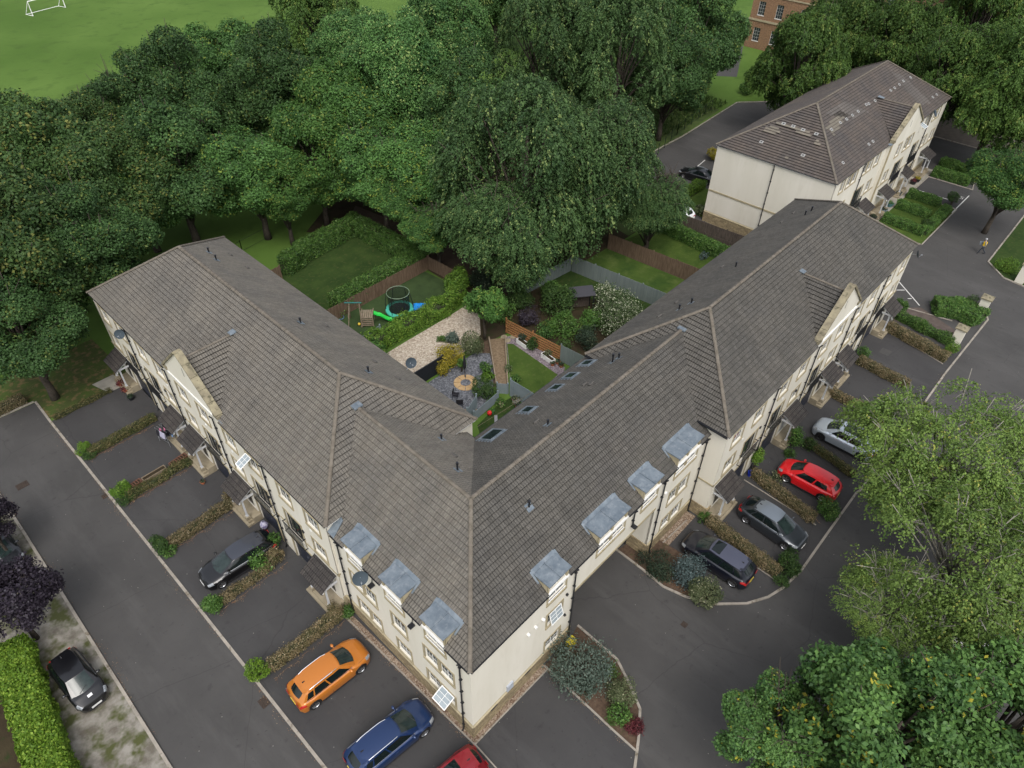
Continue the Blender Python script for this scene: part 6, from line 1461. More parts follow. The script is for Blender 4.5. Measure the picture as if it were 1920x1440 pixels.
# ================================================================== COURTYARD GARDENS
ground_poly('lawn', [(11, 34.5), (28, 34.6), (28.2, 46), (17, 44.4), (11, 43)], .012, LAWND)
ground_poly('bare_patch', [U(*p)[:2] for p in ((680, 518), (700, 514), (712, 522), (703, 532), (684, 530))], .016, M('bare_earth_patch', (.085, .05, .028), .95, (.12, .08, .045), 3.))
ground_poly('artificial_turf', [(11, 29), (28.0, 29.6), (27.6, 34.5), (11, 34.3)], .012, M('play_turf', (.022, .042, .012), .95, (.035, .06, .018), 1., bump=.6, bscale=40))
hedge('laurel_hedge', [(18.0, 43.6), (21, 44.6), (27.6, 45.3), (27.9, 35.6), (17.4, 35.1)], 1.35, 1.9, LHEDGE, 'tall laurel hedge folded round three sides of the shaded lawn', .15, 190, jit=.14)
def fence(name, pts, h, mat, label, bw=.12, gap=.012, th=.03, posts=2.4, cat='fence', horizontal=False, cap=False, group=None, slope=None, postmat=None):
    o = empty(name, (pts[0][0], pts[0][1], 0), label, cat, group); b0 = Vector((pts[0][0], pts[0][1], 0)); mb = MB(); pm = MB(); r_ = random.Random(3)
    for i in range(len(pts) - 1):
        a = Vector((pts[i][0], pts[i][1], 0)) - b0; b = Vector((pts[i + 1][0], pts[i + 1][1], 0)) - b0; L = (b - a).length; d = (b - a).normalized(); n = Vector((-d.y, d.x, 0))
        if horizontal:
            z = .08; k = 0
            while z < h - .05:
                mb.hexa([a + n * s_ + Vector((0, 0, zz)) if e == 0 else b + n * s_ + Vector((0, 0, zz)) for zz in (z, z + bw) for e, s_ in ((0, -th / 2), (1, -th / 2), (1, th / 2), (0, th / 2))]); z += bw + gap
        else:
            k = 0.
            while k < L - .01:
                w_ = min(bw, L - k); hh = h * (slope(k / L) if slope else 1) * r_.uniform(.985, 1.01); p = a + d * k; q = a + d * (k + w_ - gap); off = n * (r_.uniform(-.008, .008))
                mb.hexa([p - n * th / 2 + off, q - n * th / 2 + off, q + n * th / 2 + off, p + n * th / 2 + off] + [v + Vector((0, 0, hh)) for v in (p - n * th / 2 + off, q - n * th / 2 + off, q + n * th / 2 + off, p + n * th / 2 + off)]); k += bw
        npst = max(1, int(L / posts))
        for k in range(npst + 1):
            p = a + d * (L * k / npst) + n * .07; hh = h * (slope(k / npst) if slope else 1) + .06; pm.box(p.x - .05, p.x + .05, p.y - .05, p.y + .05, 0, hh)
        if cap and not slope: pm.hexa([a - n * .05 + Vector((0, 0, h)), b - n * .05 + Vector((0, 0, h)), b + n * .05 + Vector((0, 0, h)), a + n * .05 + Vector((0, 0, h)), a - n * .05 + Vector((0, 0, h + .04)), b - n * .05 + Vector((0, 0, h + .04)), b + n * .05 + Vector((0, 0, h + .04)), a + n * .05 + Vector((0, 0, h + .04))])
        if not horizontal:
            for z in (.4, h - .45):
                if not slope: pm.hexa([a + n * .03 + Vector((0, 0, z)), b + n * .03 + Vector((0, 0, z)), b + n * .07 + Vector((0, 0, z)), a + n * .07 + Vector((0, 0, z)), a + n * .03 + Vector((0, 0, z + .08)), b + n * .03 + Vector((0, 0, z + .08)), b + n * .07 + Vector((0, 0, z + .08)), a + n * .07 + Vector((0, 0, z + .08))])
    mb.build('boards', mat, o); pm.build('posts_and_rails', postmat or mat, o)
    return o
fence('timber_fence', [(13, 34.25), (28.15, 34.55), (28.3, 30.2)], 1.45, FENCEW, 'weathered brown fence round the children\'s play lawn')
fence('timber_fence', [(16.1, 43.2), (17.3, 43.2)], 1.5, FENCEW, 'short weathered fence piece at the open end of the tall laurel hedge')
fence('panel_fence', [(14.2, 29.3), (17.9, 29.15)], 1.6, FENCEB, 'blue grey garden panel below the climbing frame', slope=lambda t: .75 + .25 * t)
hedge('shrub_hedge', [(15.5, 28.6), (19.5, 28.55), (24.3, 28.3), (27.0, 28.9)], 1.3, 1.35, LLIMH, 'bright green shrubby hedge between the play lawn and the cream gravel', .15, 190, jit=.25, lumpy=.35)
bush('leafy_shrub', (27.2, 29.4), 1.35, 3.0, LLIMH, 'tall bright green shrub at the far end of the shrubby hedge', n=3600, lsize=.17, loose=.2)
bush('leafy_shrub', (14.6, 26.6), 1.0, 2.2, LHEDGE, 'dark glossy shrub beside the roof edge below the play lawn', n=2200, lsize=.14)
bush('leafy_shrub', (15.9, 27.7), 1.0, 2.4, LBRT, 'green leafy shrub at the near end of the shrubby hedge', n=2200, lsize=.15)
# climbing frame
cf = empty('play_tower', U(690, 606), 'wooden climbing frame with swing beam and green slide', 'climbing frame', rz=R(-42))
mb = MB()
def bb(*p): return mb.tube(p, .045, 6)
for y_ in (-.5, .5):
    bb((.55, y_ * 1.1, 0), (.55, y_ * 1.1, 1.2)); bb((-.45, y_ * 1.1, 0), (-.45, y_ * 1.1, 1.2))
bb((-1.6, -.9, 0), (-1.35, 0, 2.25)); bb((-1.6, .9, 0), (-1.35, 0, 2.25)); bb((-.5, -.6, 0), (-.5, 0, 2.2)); bb((-.5, .6, 1.1), (-.5, 0, 2.2)); bb((-1.55, -.45, 1.1), (-1.55, .45, 1.1))
mb.build('frame', TIMB, cf)
mb = MB()
for k in range(6): mb.box(-.5 + k * .18, -.36 + k * .18, -.56, .56, 1.02, 1.06)
for k in range(5): mb.box(-.5, .58, -.6, -.57, .15 + k * .2, .27 + k * .2)
for k in range(3): mb.box(-.52, -.49, -.56, .56, .2 + k * .3, .32 + k * .3)
mb.build('slatted_deck', TIMB, cf)
mb = MB(); mb.tube([(-1.75, 0, 2.28), (-.3, 0, 2.22)], .06, 8); mb.build('swing_beam', M('teal_paint', (.02, .12, .11), .5), cf)
mb = MB(); G = []
for i in range(11):
    t = i / 10; X = .6 + 1.75 * t; Z = 1.05 - .9 * (t ** .9) + (.08 * math.sin(t * 7)) * (t > .2); Y0 = .0
    G.append([(X, Y0 - .26, Z + .12), (X, Y0 - .22, Z), (X, Y0 + .0, Z - .02), (X, Y0 + .22, Z), (X, Y0 + .26, Z + .12)])
mb.grid(G); mb.build('slide', M('green_plastic', (.02, .42, .05), .4), cf, smooth=True)
# trampoline
tp = empty('trampoline', (21.45, 30.95, 0), 'round trampoline with dark net and turquoise pad', 'trampoline')
mb = MB(); mb.lathe([(1.0, .55), (1.25, .58), (1.27, .50), (1.0, .48)], n=28); 
mb = MB(); n_ = 28
for r0_, r1_, z0_, z1_ in ((.92, 1.24, .60, .58), (1.24, 1.26, .58, .48)):
    for k in range(n_):
        a0, a1 = 2 * math.pi * k / n_, 2 * math.pi * (k + 1) / n_; mb.face([(r0_ * math.cos(a0), r0_ * math.sin(a0), z0_), (r1_ * math.cos(a0), r1_ * math.sin(a0), z1_), (r1_ * math.cos(a1), r1_ * math.sin(a1), z1_), (r0_ * math.cos(a1), r0_ * math.sin(a1), z0_)])
mb.build('safety_pad', M('turquoise_vinyl', (.06, .36, .27), .5), tp)
mb = MB(); mb.face([(.93 * math.cos(2 * math.pi * k / n_), .93 * math.sin(2 * math.pi * k / n_), .585) for k in range(n_)]); mb.build('jumping_mat', CLK, tp)
mb = MB()
for k in range(6):
    a = 2 * math.pi * k / 6 + .3; mb.tube([(1.2 * math.cos(a), 1.2 * math.sin(a), 0), (1.2 * math.cos(a), 1.2 * math.sin(a), 1.2), (1.0 * math.cos(a), 1.0 * math.sin(a), 2.35)], .03, 6)
mb.tube([(1.15 * math.cos(2 * math.pi * k / 24), 1.15 * math.sin(2 * math.pi * k / 24), .5) for k in range(25)], .03, 6); mb.build('legs', BLACK, tp)
mb = MB(); mb.tube([(1.0 * math.cos(2 * math.pi * k / 24), 1.0 * math.sin(2 * math.pi * k / 24), 2.3) for k in range(25)], .028, 6); mb.build('top_ring', M('sage_paint', (.16, .22, .15), .5), tp)
mn, nn_, pn = nmat('safety_net'); pn.inputs['Base Color'].default_value = c4((.012, .02, .015)); pn.inputs['Alpha'].default_value = .55
mb = MB(); mb.grid([[(r_ * math.cos(2 * math.pi * k / 24), r_ * math.sin(2 * math.pi * k / 24), z_) for k in range(25)] for r_, z_ in ((.95, .6), (.93, 1.4), (1.0, 2.3))]); mb.build('net', mn, tp)
mb = MB(); G = []
for i in range(9): G.append([(lerp(-.9, .9, i / 8) , lerp(-.55, .55, j / 7) + .04 * math.sin(i), .03 + .05 * abs(math.sin(i * 1.9 + j * 1.3))) for j in range(8)])
mb.grid(G); o = mb.build('tarpaulin', M('blue_tarpaulin', (.01, .14, .50), .4, (.03, .30, .75), 3.), loc=(23.6, 30.2, 0), smooth=True); o.rotation_euler.z = R(-40); tag(o, 'crumpled bright blue tarpaulin beside the trampoline', 'tarpaulin')
def ball(p, r, mat, label):
    mb = MB(); mb.lathe([(r * math.sin(math.pi * k / 10) + .001, r - r * math.cos(math.pi * k / 10)) for k in range(11)], n=16); o = mb.build('toy_ball', mat, loc=(p[0], p[1], .015), smooth=True); tag(o, label, 'ball')
ball(U(674, 610), .13, M('yellow_ball', (.6, .42, .05), .4), 'small yellow ball by the foot of the swing frame')
ball(U(918, 778), .2, M('red_ball', (.5, .02, .02), .4), 'red ball on the narrow artificial lawn')
mb = MB(); mb.tube([(.33 * math.cos(2 * math.pi * k / 20), .33 * math.sin(2 * math.pi * k / 20), .06 + .0) for k in range(21)], .03, 6); o = mb.build('bicycle_wheel', M('blue_grey_metal', (.10, .16, .28), .4), loc=U(638, 596)); tag(o, 'loose blue wheel lying in the corner by the roof edge', 'wheel')
# gravel garden
ground_poly('cream_gravel', [(11, 23.0), (16.8, 22.6), (19.5, 22.9), (22, 22.9), (24.3, 23.6), (26.2, 25.6), (26.6, 27.6), (24, 27.5), (19, 27.5), (14, 27.4), (11, 27)], .018, GRAVW)
fence('black_fence', [(14.5, 22.5), (18.9, 22.45)], 1.5, M('black_stain', (.012, .014, .018), .6), 'black stained fence in front of the cream gravel', cap=True)
mb = MB(); mb.box(-.6, .6, -.45, .45, 0, 1.2); 
cb_ = empty('garden_store', (14.7, 21.6, 0), 'low dark garden store behind the black fence', 'garden store'); mb.build('cabinet', M('dark_slate_paint', (.03, .04, .055), .6), cb_); mb = MB(); mb.box(-.68, .68, -.52, .52, 1.2, 1.25); mb.build('lid', M('slate_felt', (.07, .08, .10), .8), cb_)
sp_ = empty('solar_panel', (13.6, 22.3, 0), 'small white framed solar panel beside the satellite dish', 'solar panel'); mb = MB(); mb.hexa([(-.55, -.35, 1.5), (.55, -.35, 1.5), (.55, .35, 1.9), (-.55, .35, 1.9), (-.55, -.35, 1.54), (.55, -.35, 1.54), (.55, .35, 1.94), (-.55, .35, 1.94)]); mb.build('frame', WHITE, sp_); mb = MB(); mb.face([(-.5, -.31, 1.562), (.5, -.31, 1.562), (.5, .31, 1.917), (-.5, .31, 1.917)]); mb.build('cells', M('solar_cells', (.06, .08, .12), .2), sp_); mb = MB(); mb.tube([(0, 0, 0), (0, 0, 1.7)], .03, 6); mb.build('post', POLEG, sp_)
bush('golden_shrub', U(842, 686)[:2], 1.15, 1.9, LGOLD, 'bright golden yellow shrub in the gravel garden', n=2600, lsize=.14, loose=.28)
bush('golden_shrub', U(828, 700)[:2], .6, 1.1, LGOLD, 'lower golden shrub beside the black fence', n=900, lsize=.13, loose=.2)
bush('flowering_shrub', U(882, 662)[:2], 1.25, 1.7, LVAR, 'cream and green variegated shrub behind the golden one', n=3800, lsize=.11, loose=.12)
bush('lavender_shrub', U(848, 640)[:2], .6, .8, LOLIVE, 'spiky dark grey green tuft in the cream gravel', n=800, lsize=.18, loose=.15)
bush('leafy_shrub', U(828, 640)[:2], .4, .6, LHEDGE, 'small round dark shrub in the cream gravel', n=500, lsize=.12)
ground_poly('slate_garden', [(15.0, 17.5), (17.5, 17.0), (19.6, 17.6), (21.6, 19.4), (23.0, 21.2), (22.2, 22.2), (16.5, 22.2), (15, 20)], .018, GRAVS)
strip('edging', [(14.6, 21.0), (16.1, 18.1), (17.3, 17.0)], .12, 0, .25, TIMB)
# stone circle
cc_ = U(873, 718); cir = empty('stone_circle', (cc_[0], cc_[1], .02), 'ring of tan paving segments in the slate garden', 'stone circle'); TAN = M('tan_paving', (.32, .21, .10), .85, (.40, .28, .15), 3.)
mb = MB()
for k in range(8):
    a0 = 2 * math.pi * (k + .04) / 8; a1 = 2 * math.pi * (k + .96) / 8; P = []
    for i in range(5): P.append((.95 * math.cos(lerp(a0, a1, i / 4)), .95 * math.sin(lerp(a0, a1, i / 4))))
    for i in range(5): P.append((.42 * math.cos(lerp(a1, a0, i / 4)), .42 * math.sin(lerp(a1, a0, i / 4))))
    mb.prism(P, 0, .04)
mb.build('paving', TAN, cir); mb = MB(); mb.prism([(.4 * math.cos(2 * math.pi * k / 16), .4 * math.sin(2 * math.pi * k / 16)) for k in range(16)], 0, .02); mb.build('centre', GRAVS, cir)
ps = empty('folded_parasol', U(872, 708), 'closed dark parasol standing beside the stone circle', 'parasol'); mb = MB(); mb.tube([(0, 0, 0), (0, 0, 2.3)], .03, 8); mb.build('pole', BLACK, ps); mb = MB(); mb.lathe([(.05, .9), (.13, 1.1), (.12, 1.6), (.06, 2.2), (.01, 2.35)], n=9); mb.build('folded_canopy', CLK, ps)
bush('clipped_shrub', U(908, 741)[:2], 1.05, 1.5, LBOX, 'dark clipped dome bush below the stone circle', n=4200, lsize=.09, loose=.02, flat=1.)
bush('leafy_shrub', U(912, 697)[:2], .5, .9, LHEDGE, 'green leafy plant beside the bark path', n=700, lsize=.14)
bush('hosta', U(914, 712)[:2], .55, .6, LLIMH, 'broad leaved bright hosta beside the bark path', n=500, lsize=.2)
bush('climbing_shrub', U(866, 697)[:2], .35, 1.6, LHEDGE, 'slender dark climber behind the parasol', n=500, lsize=.13)
# garden chairs
def chair(p, rz, label):
    o = empty('garden_chair', p, label, 'chair', 'garden chairs', rz=rz); mb = MB()
    for a, b in ((-.25, -.22), (.25, -.22), (.25, .22), (-.25, .22)): mb.tube([(a, b, 0), (a, b, .42 if b < 0 else .9)], .015, 6)
    for s_ in (-.25, .25): mb.tube([(s_, -.22, .42), (s_, -.22, .62), (s_, .22, .62)], .015, 6)
    mb.tube([(-.25, .22, .9), (.25, .22, .9)], .015, 6); mb.build('frame', BLACK, o); mb = MB(); mb.box(-.24, .24, -.22, .22, .41, .44); mb.build('seat', CLK, o); mb = MB(); mb.box(-.24, .24, .21, .23, .5, .88); mb.build('backrest', CLK, o)
chair(U(855, 747), .6, 'black metal garden chair nearest the slate corner'); chair(U(862, 762), 2.4, 'black garden chair half under the roof edge')
# bark path with timber edging
pa = [U(917, 637)[:2], U(947, 633)[:2], U(952, 725)[:2], U(931, 725)[:2]]
ground_poly('bark_path', pa, .022, M('wood_chip', (.12, .085, .05), .95, (.19, .14, .09), 5., bump=.8, bscale=30))
strip('path_edging', [pa[0], pa[3]], .10, 0, .35, TIMB); strip('path_edging', [pa[1], pa[2]], .10, 0, .3, TIMB)
ground_poly('flower_border', [pa[0], U(890, 650)[:2], U(905, 725)[:2], pa[3]], .014, BARK)
# triangular lawn garden
ground_poly('purple_slate_border', [U(*p)[:2] for p in ((948, 632), (975, 626), (1060, 690), (1052, 712), (1003, 745), (957, 715))], .014, pebble('purple_slate', (.10, .08, .09), (.15, .125, .135), (.22, .19, .20), 10))
ground_poly('lawn', [U(*p)[:2] for p in ((951, 645), (962, 645), (1046, 703), (1003, 742), (957, 712))], .020, LAWN)
fo = fence('slatted_fence', [(26.0, 22.2), (26.35, 16.4)], 1.55, FENCEO, 'orange horizontal board fence behind the white planters', bw=.15, gap=.10, horizontal=True, posts=2.)
fence('panel_fence', [(26.35, 16.35), (26.6, 12.0)], 1.7, FENCEG, 'grey green boards continuing the orange slatted fence to the roof')
WP = M('white_planter_paint', (.62, .62, .60), .5)
trough('white_planter', U(971, 641), U(989, 654), .42, .45, WP, 'white rectangular planter nearer the small tree'); trough('white_planter', U(1017, 668), U(1038, 683), .42, .45, WP, 'white rectangular planter nearer the roof')
bush('flowering_plant', U(979, 643)[:2], .4, .85, LCOT, 'dark flowers growing in the first white planter', n=260, lsize=.12, stem=.2); bush('flowering_plant', U(1027, 672)[:2], .35, .6, LVAR, 'pale flowers growing in the second white planter', n=220, lsize=.1, stem=.2)
bush('leafy_shrub', U(999, 655)[:2], .55, 1.2, LGOLD if False else LBOX, 'olive shrub between the two white planters', n=900, lsize=.13)
for p, l in (((1036, 685), 'terracotta pot beside the second white planter'), ((1046, 682), 'dark terracotta pot near the fence corner'), ((1052, 688), 'terracotta pot at the roof edge'), ((971, 765), 'terracotta pot by the blue grey fence foot'), ((964, 752), 'small terracotta pot on the narrow lawn')): pot(U(*p), .2, .26, TERRA, l, LCOT, .22)
for k, (p, l) in enumerate((((945, 632), 'pale stepping stone farthest along'), ((952, 639), 'pale square stepping stone nearest the lawn'), ((962, 632), 'tan stepping stone near the fence'))):
    mb = MB(); mb.prism([(.3 * math.cos(a) * (1 + .2 * math.sin(3 * a + k)), .26 * math.sin(a)) for a in [2 * math.pi * i / 7 for i in range(7)]], 0, .04); o = mb.build('stepping_stone', FLAG, loc=U(*p)[:2] + (.015,)); tag(o, l, 'stepping stone')
bush('leafy_shrub', U(966, 715)[:2], .4, .7, LHEDGE, 'small green shrub at the lawn corner beside the fence', n=450, lsize=.13); bush('flowering_plant', U(953, 695)[:2], .35, .5, LWHF, 'white flowering plant at the edge of the small lawn', n=300, lsize=.1)
# blue grey fences near the inner corner
fence('panel_fence', [U(956, 742)[:2], U(1003, 768)[:2]], 1.75, FENCEB, 'tall pale blue grey fence panel beside the small lawn', slope=lambda t: 1.0 - .1 * t)
fence('garden_gate', [U(932, 737)[:2], U(952, 739)[:2]], 1.05, FENCEB, 'low blue grey gate at the end of the bark path', cat='gate')
fence('panel_fence', [U(878, 788)[:2], U(895, 768)[:2]], 1.6, FENCEB, 'short pale fence panel below the clipped dome bush', slope=lambda t: .8 + .2 * t)
fence('panel_fence', [U(890, 790)[:2], U(935, 752)[:2]], 1.0, FENCEB, 'long low blue grey fence running from the gate to the roof corner', horizontal=True, bw=.22, gap=.01)
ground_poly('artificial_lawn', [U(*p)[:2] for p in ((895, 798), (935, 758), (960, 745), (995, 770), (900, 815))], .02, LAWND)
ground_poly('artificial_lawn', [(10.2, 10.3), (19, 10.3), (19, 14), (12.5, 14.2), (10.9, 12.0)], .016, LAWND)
pot(U(939, 762), .22, .35, M('cream_pot', (.4, .34, .24), .7), 'cream pot with tall green plant by the gate', LHEDGE, .45, .16); pot(U(968, 756), .3, .3, M('grey_pot', (.2, .2, .2), .7), 'wide pot of pale rounded foliage by the fence', LVAR, .45, .12); pot(U(922, 775), .2, .28, M('green_pot', (.05, .18, .08), .5), 'green pot beside the red ball', LHEDGE, .2)
mb = MB(); mb.box(-.55, .55, -.12, .12, 0, .12); o = mb.build('doormat', M('grey_rubber', (.2, .2, .21), .8), loc=U(930, 790)); o.rotation_euler.z = .8; tag(o, 'dark rectangular step on the narrow lawn', 'step')
wl = empty('washing_line', U(985, 745), 'thin washing line strung across the narrow lawn', 'washing line'); mb = MB(); a = Vector(U(1000, 733, 1.7)) - Vector(U(985, 745)); b = Vector(U(895, 800, 1.7)) - Vector(U(985, 745)); mb.tube([a, a.lerp(b, .5) - Vector((0, 0, .06)), b], .012, 4); mb.build('line', TIMB, wl)
# middle gardens
ground_poly('shrub_border', [(26.4, 14), (26.2, 22), (23.2, 22.6), (24.5, 24.5), (28, 30), (37.2, 30), (36.8, 14)], .008, SOIL)
for k_, (x_, y_, r_, h_, m_, l_) in enumerate([(27.3, 23.6, 1.2, 1.8, LHEDGE, 'glossy shrub in the shade just behind the small maple'), (29.6, 23.9, 1.3, 2.0, LBOX, 'olive shrub under the hanging beech sprays'), (26.6, 26.0, 1.1, 2.2, LCOT, 'dark shrub between the cream gravel and the beech'), (31.6, 17.2, 1.2, 1.9, LHEDGE, 'leafy shrub between the olive one and the white blossom'), (27.9, 19.4, .9, 1.5, LSYC, 'mid green sapling close behind the orange fence'), (32.6, 22.6, 1.2, 1.6, LHEDGE, 'laurel like shrub behind the shelter on the left'), (29.5, 28.6, 1.5, 1.6, LCOT, 'dark ground hugging shrub at the end of the earth path'), (27.6, 16.9, .7, 1.2, LBOX, 'small shrub pressed against the end of the orange fence')]):
    bush('leafy_shrub', (x_, y_), r_, h_, m_, l_, n=int(1500 * r_ * r_), lsize=.15, loose=.22)
bush('leafy_shrub', (31.0, 20.6), 1.7, 3.2, LBOX, 'broad olive green shrub left of the flat roofed shelter', n=5200, lsize=.16, loose=.3, nblob=16)
bush('leafy_shrub', (29.2, 18.3), 1.5, 2.0, LHEDGE, 'mid green shrub behind the orange board fence', n=3000, lsize=.15, loose=.25)
bush('leafy_shrub', (28.4, 21.6), 1.1, 1.7, LPURP, 'dusky dark shrub in the shade behind the orange fence', n=1600, lsize=.13, loose=.2)
bush('leafy_shrub', (29.6, 15.8), 1.3, 1.9, LCOT, 'dark shrub behind the grey green fence by the roof', n=2200, lsize=.14)
bush('flowering_shrub', (33.4, 15.7), 2.4, 2.9, LWHF, 'large white blossoming shrub against the right hand roof', n=12000, lsize=.14, loose=.5, nblob=26, flower=.35)
bush('flowering_shrub', (34.8, 18.0), 1.0, 2.9, LWHF, 'tall white blossoming spray beside the flat roofed shelter', n=2200, lsize=.14, loose=.5, flower=.6)
bush('leafy_shrub', (34.3, 21.0), .9, 1.2, LLIMH, 'bright low shrub behind the flat roofed shelter', n=1300, lsize=.15)
sh = empty('garden_shelter', (33.0, 19.6, 0), 'garden shelter with flat charcoal roof among the shrubs', 'shelter', rz=R(-36)); mb = MB(); mb.hexa([(-1.2, -.7, 2.0), (1.2, -.7, 2.0), (1.2, .7, 2.15), (-1.2, .7, 2.15), (-1.2, -.7, 2.06), (1.2, -.7, 2.06), (1.2, .7, 2.21), (-1.2, .7, 2.21)]); mb.build('roof', M('charcoal_felt', (.045, .045, .052), .9), sh); mb = MB()
for a, b in ((-1.05, -.55), (1.05, -.55), (1.05, .55), (-1.05, .55)): mb.box(a - .05, a + .05, b - .05, b + .05, 0, 2.05)
mb.build('posts', BLACK, sh); mb = MB(); mb.box(-1.05, 1.05, .5, .55, .1, 1.9); mb.build('back_panel', FENCED, sh)
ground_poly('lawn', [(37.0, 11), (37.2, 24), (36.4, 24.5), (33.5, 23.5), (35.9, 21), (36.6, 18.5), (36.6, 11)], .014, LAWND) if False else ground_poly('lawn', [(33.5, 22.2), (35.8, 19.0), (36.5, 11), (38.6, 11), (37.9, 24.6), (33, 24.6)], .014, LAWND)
fence('panel_fence', [(37.6, 24.3), (38.75, 11.5)], 1.75, FENCEG, 'long grey green fence between the dark lawn and the brighter one')
fence('panel_fence', [(31.5, 24.9), (37.6, 24.4)], 1.5, FENCEG, 'grey green fence half hidden under the beech', cap=False)
ground_poly('lawn', [(37.9, 24.6), (38.8, 11), (44.2, 11), (43.4, 24.4)], .015, M('garden_grass', (.03, .06, .013), .95, (.055, .09, .018), .5, spec=.1, bump=1., bscale=26, c3=(.08, .11, .03), s3=.8, f3=(.5, .75)))
fence('timber_fence', [(43.4, 24.3), (44.3, 11.5)], 1.75, FENCEW, 'tall red brown board fence between two of the right hand gardens')
ground_poly('lawn', [(44.3, 11), (50.2, 11), (49.8, 23.6), (43.6, 24.2)], .016, LAWN)
hedge('laurel_hedge', [(50.5, 23.7), (49.9, 14.2)], 1.0, 1.3, LHEDGE, 'long clipped laurel hedge of the last right hand garden', .15, 200, jit=.12)
bush('lavender_shrub', (49.2, 14.6), .45, .8, LOLIVE, 'spiky grey shrub at the end of the laurel hedge', n=300, lsize=.25); bush('low_shrub', (48.6, 16.2), .5, .6, LBLUE, 'small grey blue shrub below the laurel hedge', n=400, lsize=.12)
fence('timber_fence', [(52.1, 24.0), (53.0, 11.0)], 1.6, FENCED, 'dark grey timber fence along the lane by the blank end wall')
fence('timber_fence', [(51.4, 18.0), (51.9, 11.0)], 1.1, FENCED, 'lower weathered fence just inside the lane fence')
strip('kerb', [(51.3, 24), (51.6, 18)], .25, 0, .12, KERB)
gz_ = empty('garden_gazebo', (40.4, 11.6, 0), 'dark pitched canopy peeping over the roof edge', 'gazebo'); mb = MB(); mb.face([(-1.3, -1.3, 2.0), (1.3, -1.3, 2.0), (0, 0, 2.9)]); mb.face([(1.3, -1.3, 2.), (1.3, 1.3, 2.), (0, 0, 2.9)]); mb.face([(1.3, 1.3, 2.), (-1.3, 1.3, 2.), (0, 0, 2.9)]); mb.face([(-1.3, 1.3, 2.), (-1.3, -1.3, 2.), (0, 0, 2.9)]); mb.build('canopy', CLK, gz_); mb = MB()
for a in (-1.2, 1.2):
    for b in (-1.2, 1.2): mb.tube([(a, b, 0), (a, b, 2.0)], .03, 6)
mb.build('posts', BLACK, gz_)

# ================================================================== PERSON
def person(p, rz):
    o = empty('person', p, 'person in dark trousers and yellow vest walking, grey case under one arm', 'person', rz=rz)
    V = []; E_ = []; Rr = []
    def v(x, y, z, r): V.append((x, y, z)); Rr.append(r); return len(V) - 1
    pel = v(0, 0, .93, .145); w1 = v(.02, 0, 1.10, .135); ch = v(.05, 0, 1.32, .165); nk = v(.08, 0, 1.48, .065); hd = v(.11, 0, 1.56, .075); ht = v(.13, 0, 1.70, .085); h3 = v(.12, 0, 1.76, .06)
    E_ += [(pel, w1), (w1, ch), (ch, nk), (nk, hd), (hd, ht), (ht, h3)]
    for s_, st in ((1, .28), (-1, -.26)):
        hp = v(.02, s_ * .10, .86, .10); kn = v(st * .45 + .06, s_ * .105, .50, .065); an = v(st - (.12 if st < 0 else 0), s_ * .10, .10 + (.06 if st < 0 else 0), .045); to = v(st + .10, s_ * .11, .05, .04); E_ += [(pel, hp), (hp, kn), (kn, an), (an, to)]
        sh_ = v(.05, s_ * .19, 1.40, .065); 
        if s_ > 0: el = v(-.05, s_ * .27, 1.14, .045); wr_ = v(.12, s_ * .28, .93, .033); ha = v(.16, s_ * .28, .86, .035)
        else: el = v(.0, s_ * .28, 1.13, .045); wr_ = v(.22, s_ * .22, 1.08, .034); ha = v(.29, s_ * .20, 1.09, .036)
        E_ += [(ch, sh_), (sh_, el), (el, wr_), (wr_, ha)]
    me = bpy.data.meshes.new('body'); me.from_pydata(V, E_, []); ob = bpy.data.objects.new('body', me); col.objects.link(ob); ob.parent = o
    sk = ob.modifiers.new('skin', 'SKIN'); 
    for i, r in enumerate(Rr): me.skin_vertices[0].data[i].radius = (r, r * (1.0))
    me.skin_vertices[0].data[0].use_root = True
    ss = ob.modifiers.new('sub', 'SUBSURF'); ss.levels = 1; ss.render_levels = 2
    mt, n, pr_ = nmat('figure_colours'); g_ = node(n, 'ShaderNodeTexCoord'); sp = node(n, 'ShaderNodeSeparateXYZ'); n.links.new(g_.outputs['Object'], sp.inputs[0]); rp = node(n, 'ShaderNodeValToRGB'); dv = node(n, 'ShaderNodeMath', operation='DIVIDE'); n.links.new(sp.outputs[2], dv.inputs[0]); dv.inputs[1].default_value = 2.; n.links.new(dv.outputs[0], rp.inputs[0])
    e = rp.color_ramp.elements; rp.color_ramp.interpolation = 'CONSTANT'; e[0].color = c4((.02, .018, .016)); e[1].position = .05; e[1].color = c4((.022, .026, .035)); 
    for ps_, cc in ((.47, (.16, .17, .18)), (.735, (.42, .26, .19))): x = e.new(ps_); x.color = c4(cc)
    n.links.new(rp.outputs[0], pr_.inputs['Base Color']); pr_.inputs['Roughness'].default_value = .85; me.materials.append(mt)
    mb = MB(); G = []
    for z_, rx, ry in ((.98, .175, .20), (1.1, .165, .195), (1.25, .18, .205), (1.36, .175, .20), (1.43, .12, .15)): G.append([(.035 + rx * math.cos(a), ry * math.sin(a), z_) for a in np.linspace(0, 2 * math.pi, 17)])
    mb.grid(G); mb.build('vest', M('yellow_vest', (.62, .40, .02), .6), o, smooth=True)
    mb = MB(); mb.lathe([(.09, 1.60), (.108, 1.66), (.10, 1.73), (.06, 1.785), (.01, 1.80)], c=(.10, 0, 0), n=14); mb.build('hair', M('grey_hair', (.32, .32, .33), .9), o, smooth=True)
    mb = MB(); mb.beam((.45, -.30, 1.02), (-.1, -.30, 1.14), .10, .34); mb.build('grey_case', M('grey_card', (.20, .23, .27), .7), o)
person(U(1838, 476), R(105))

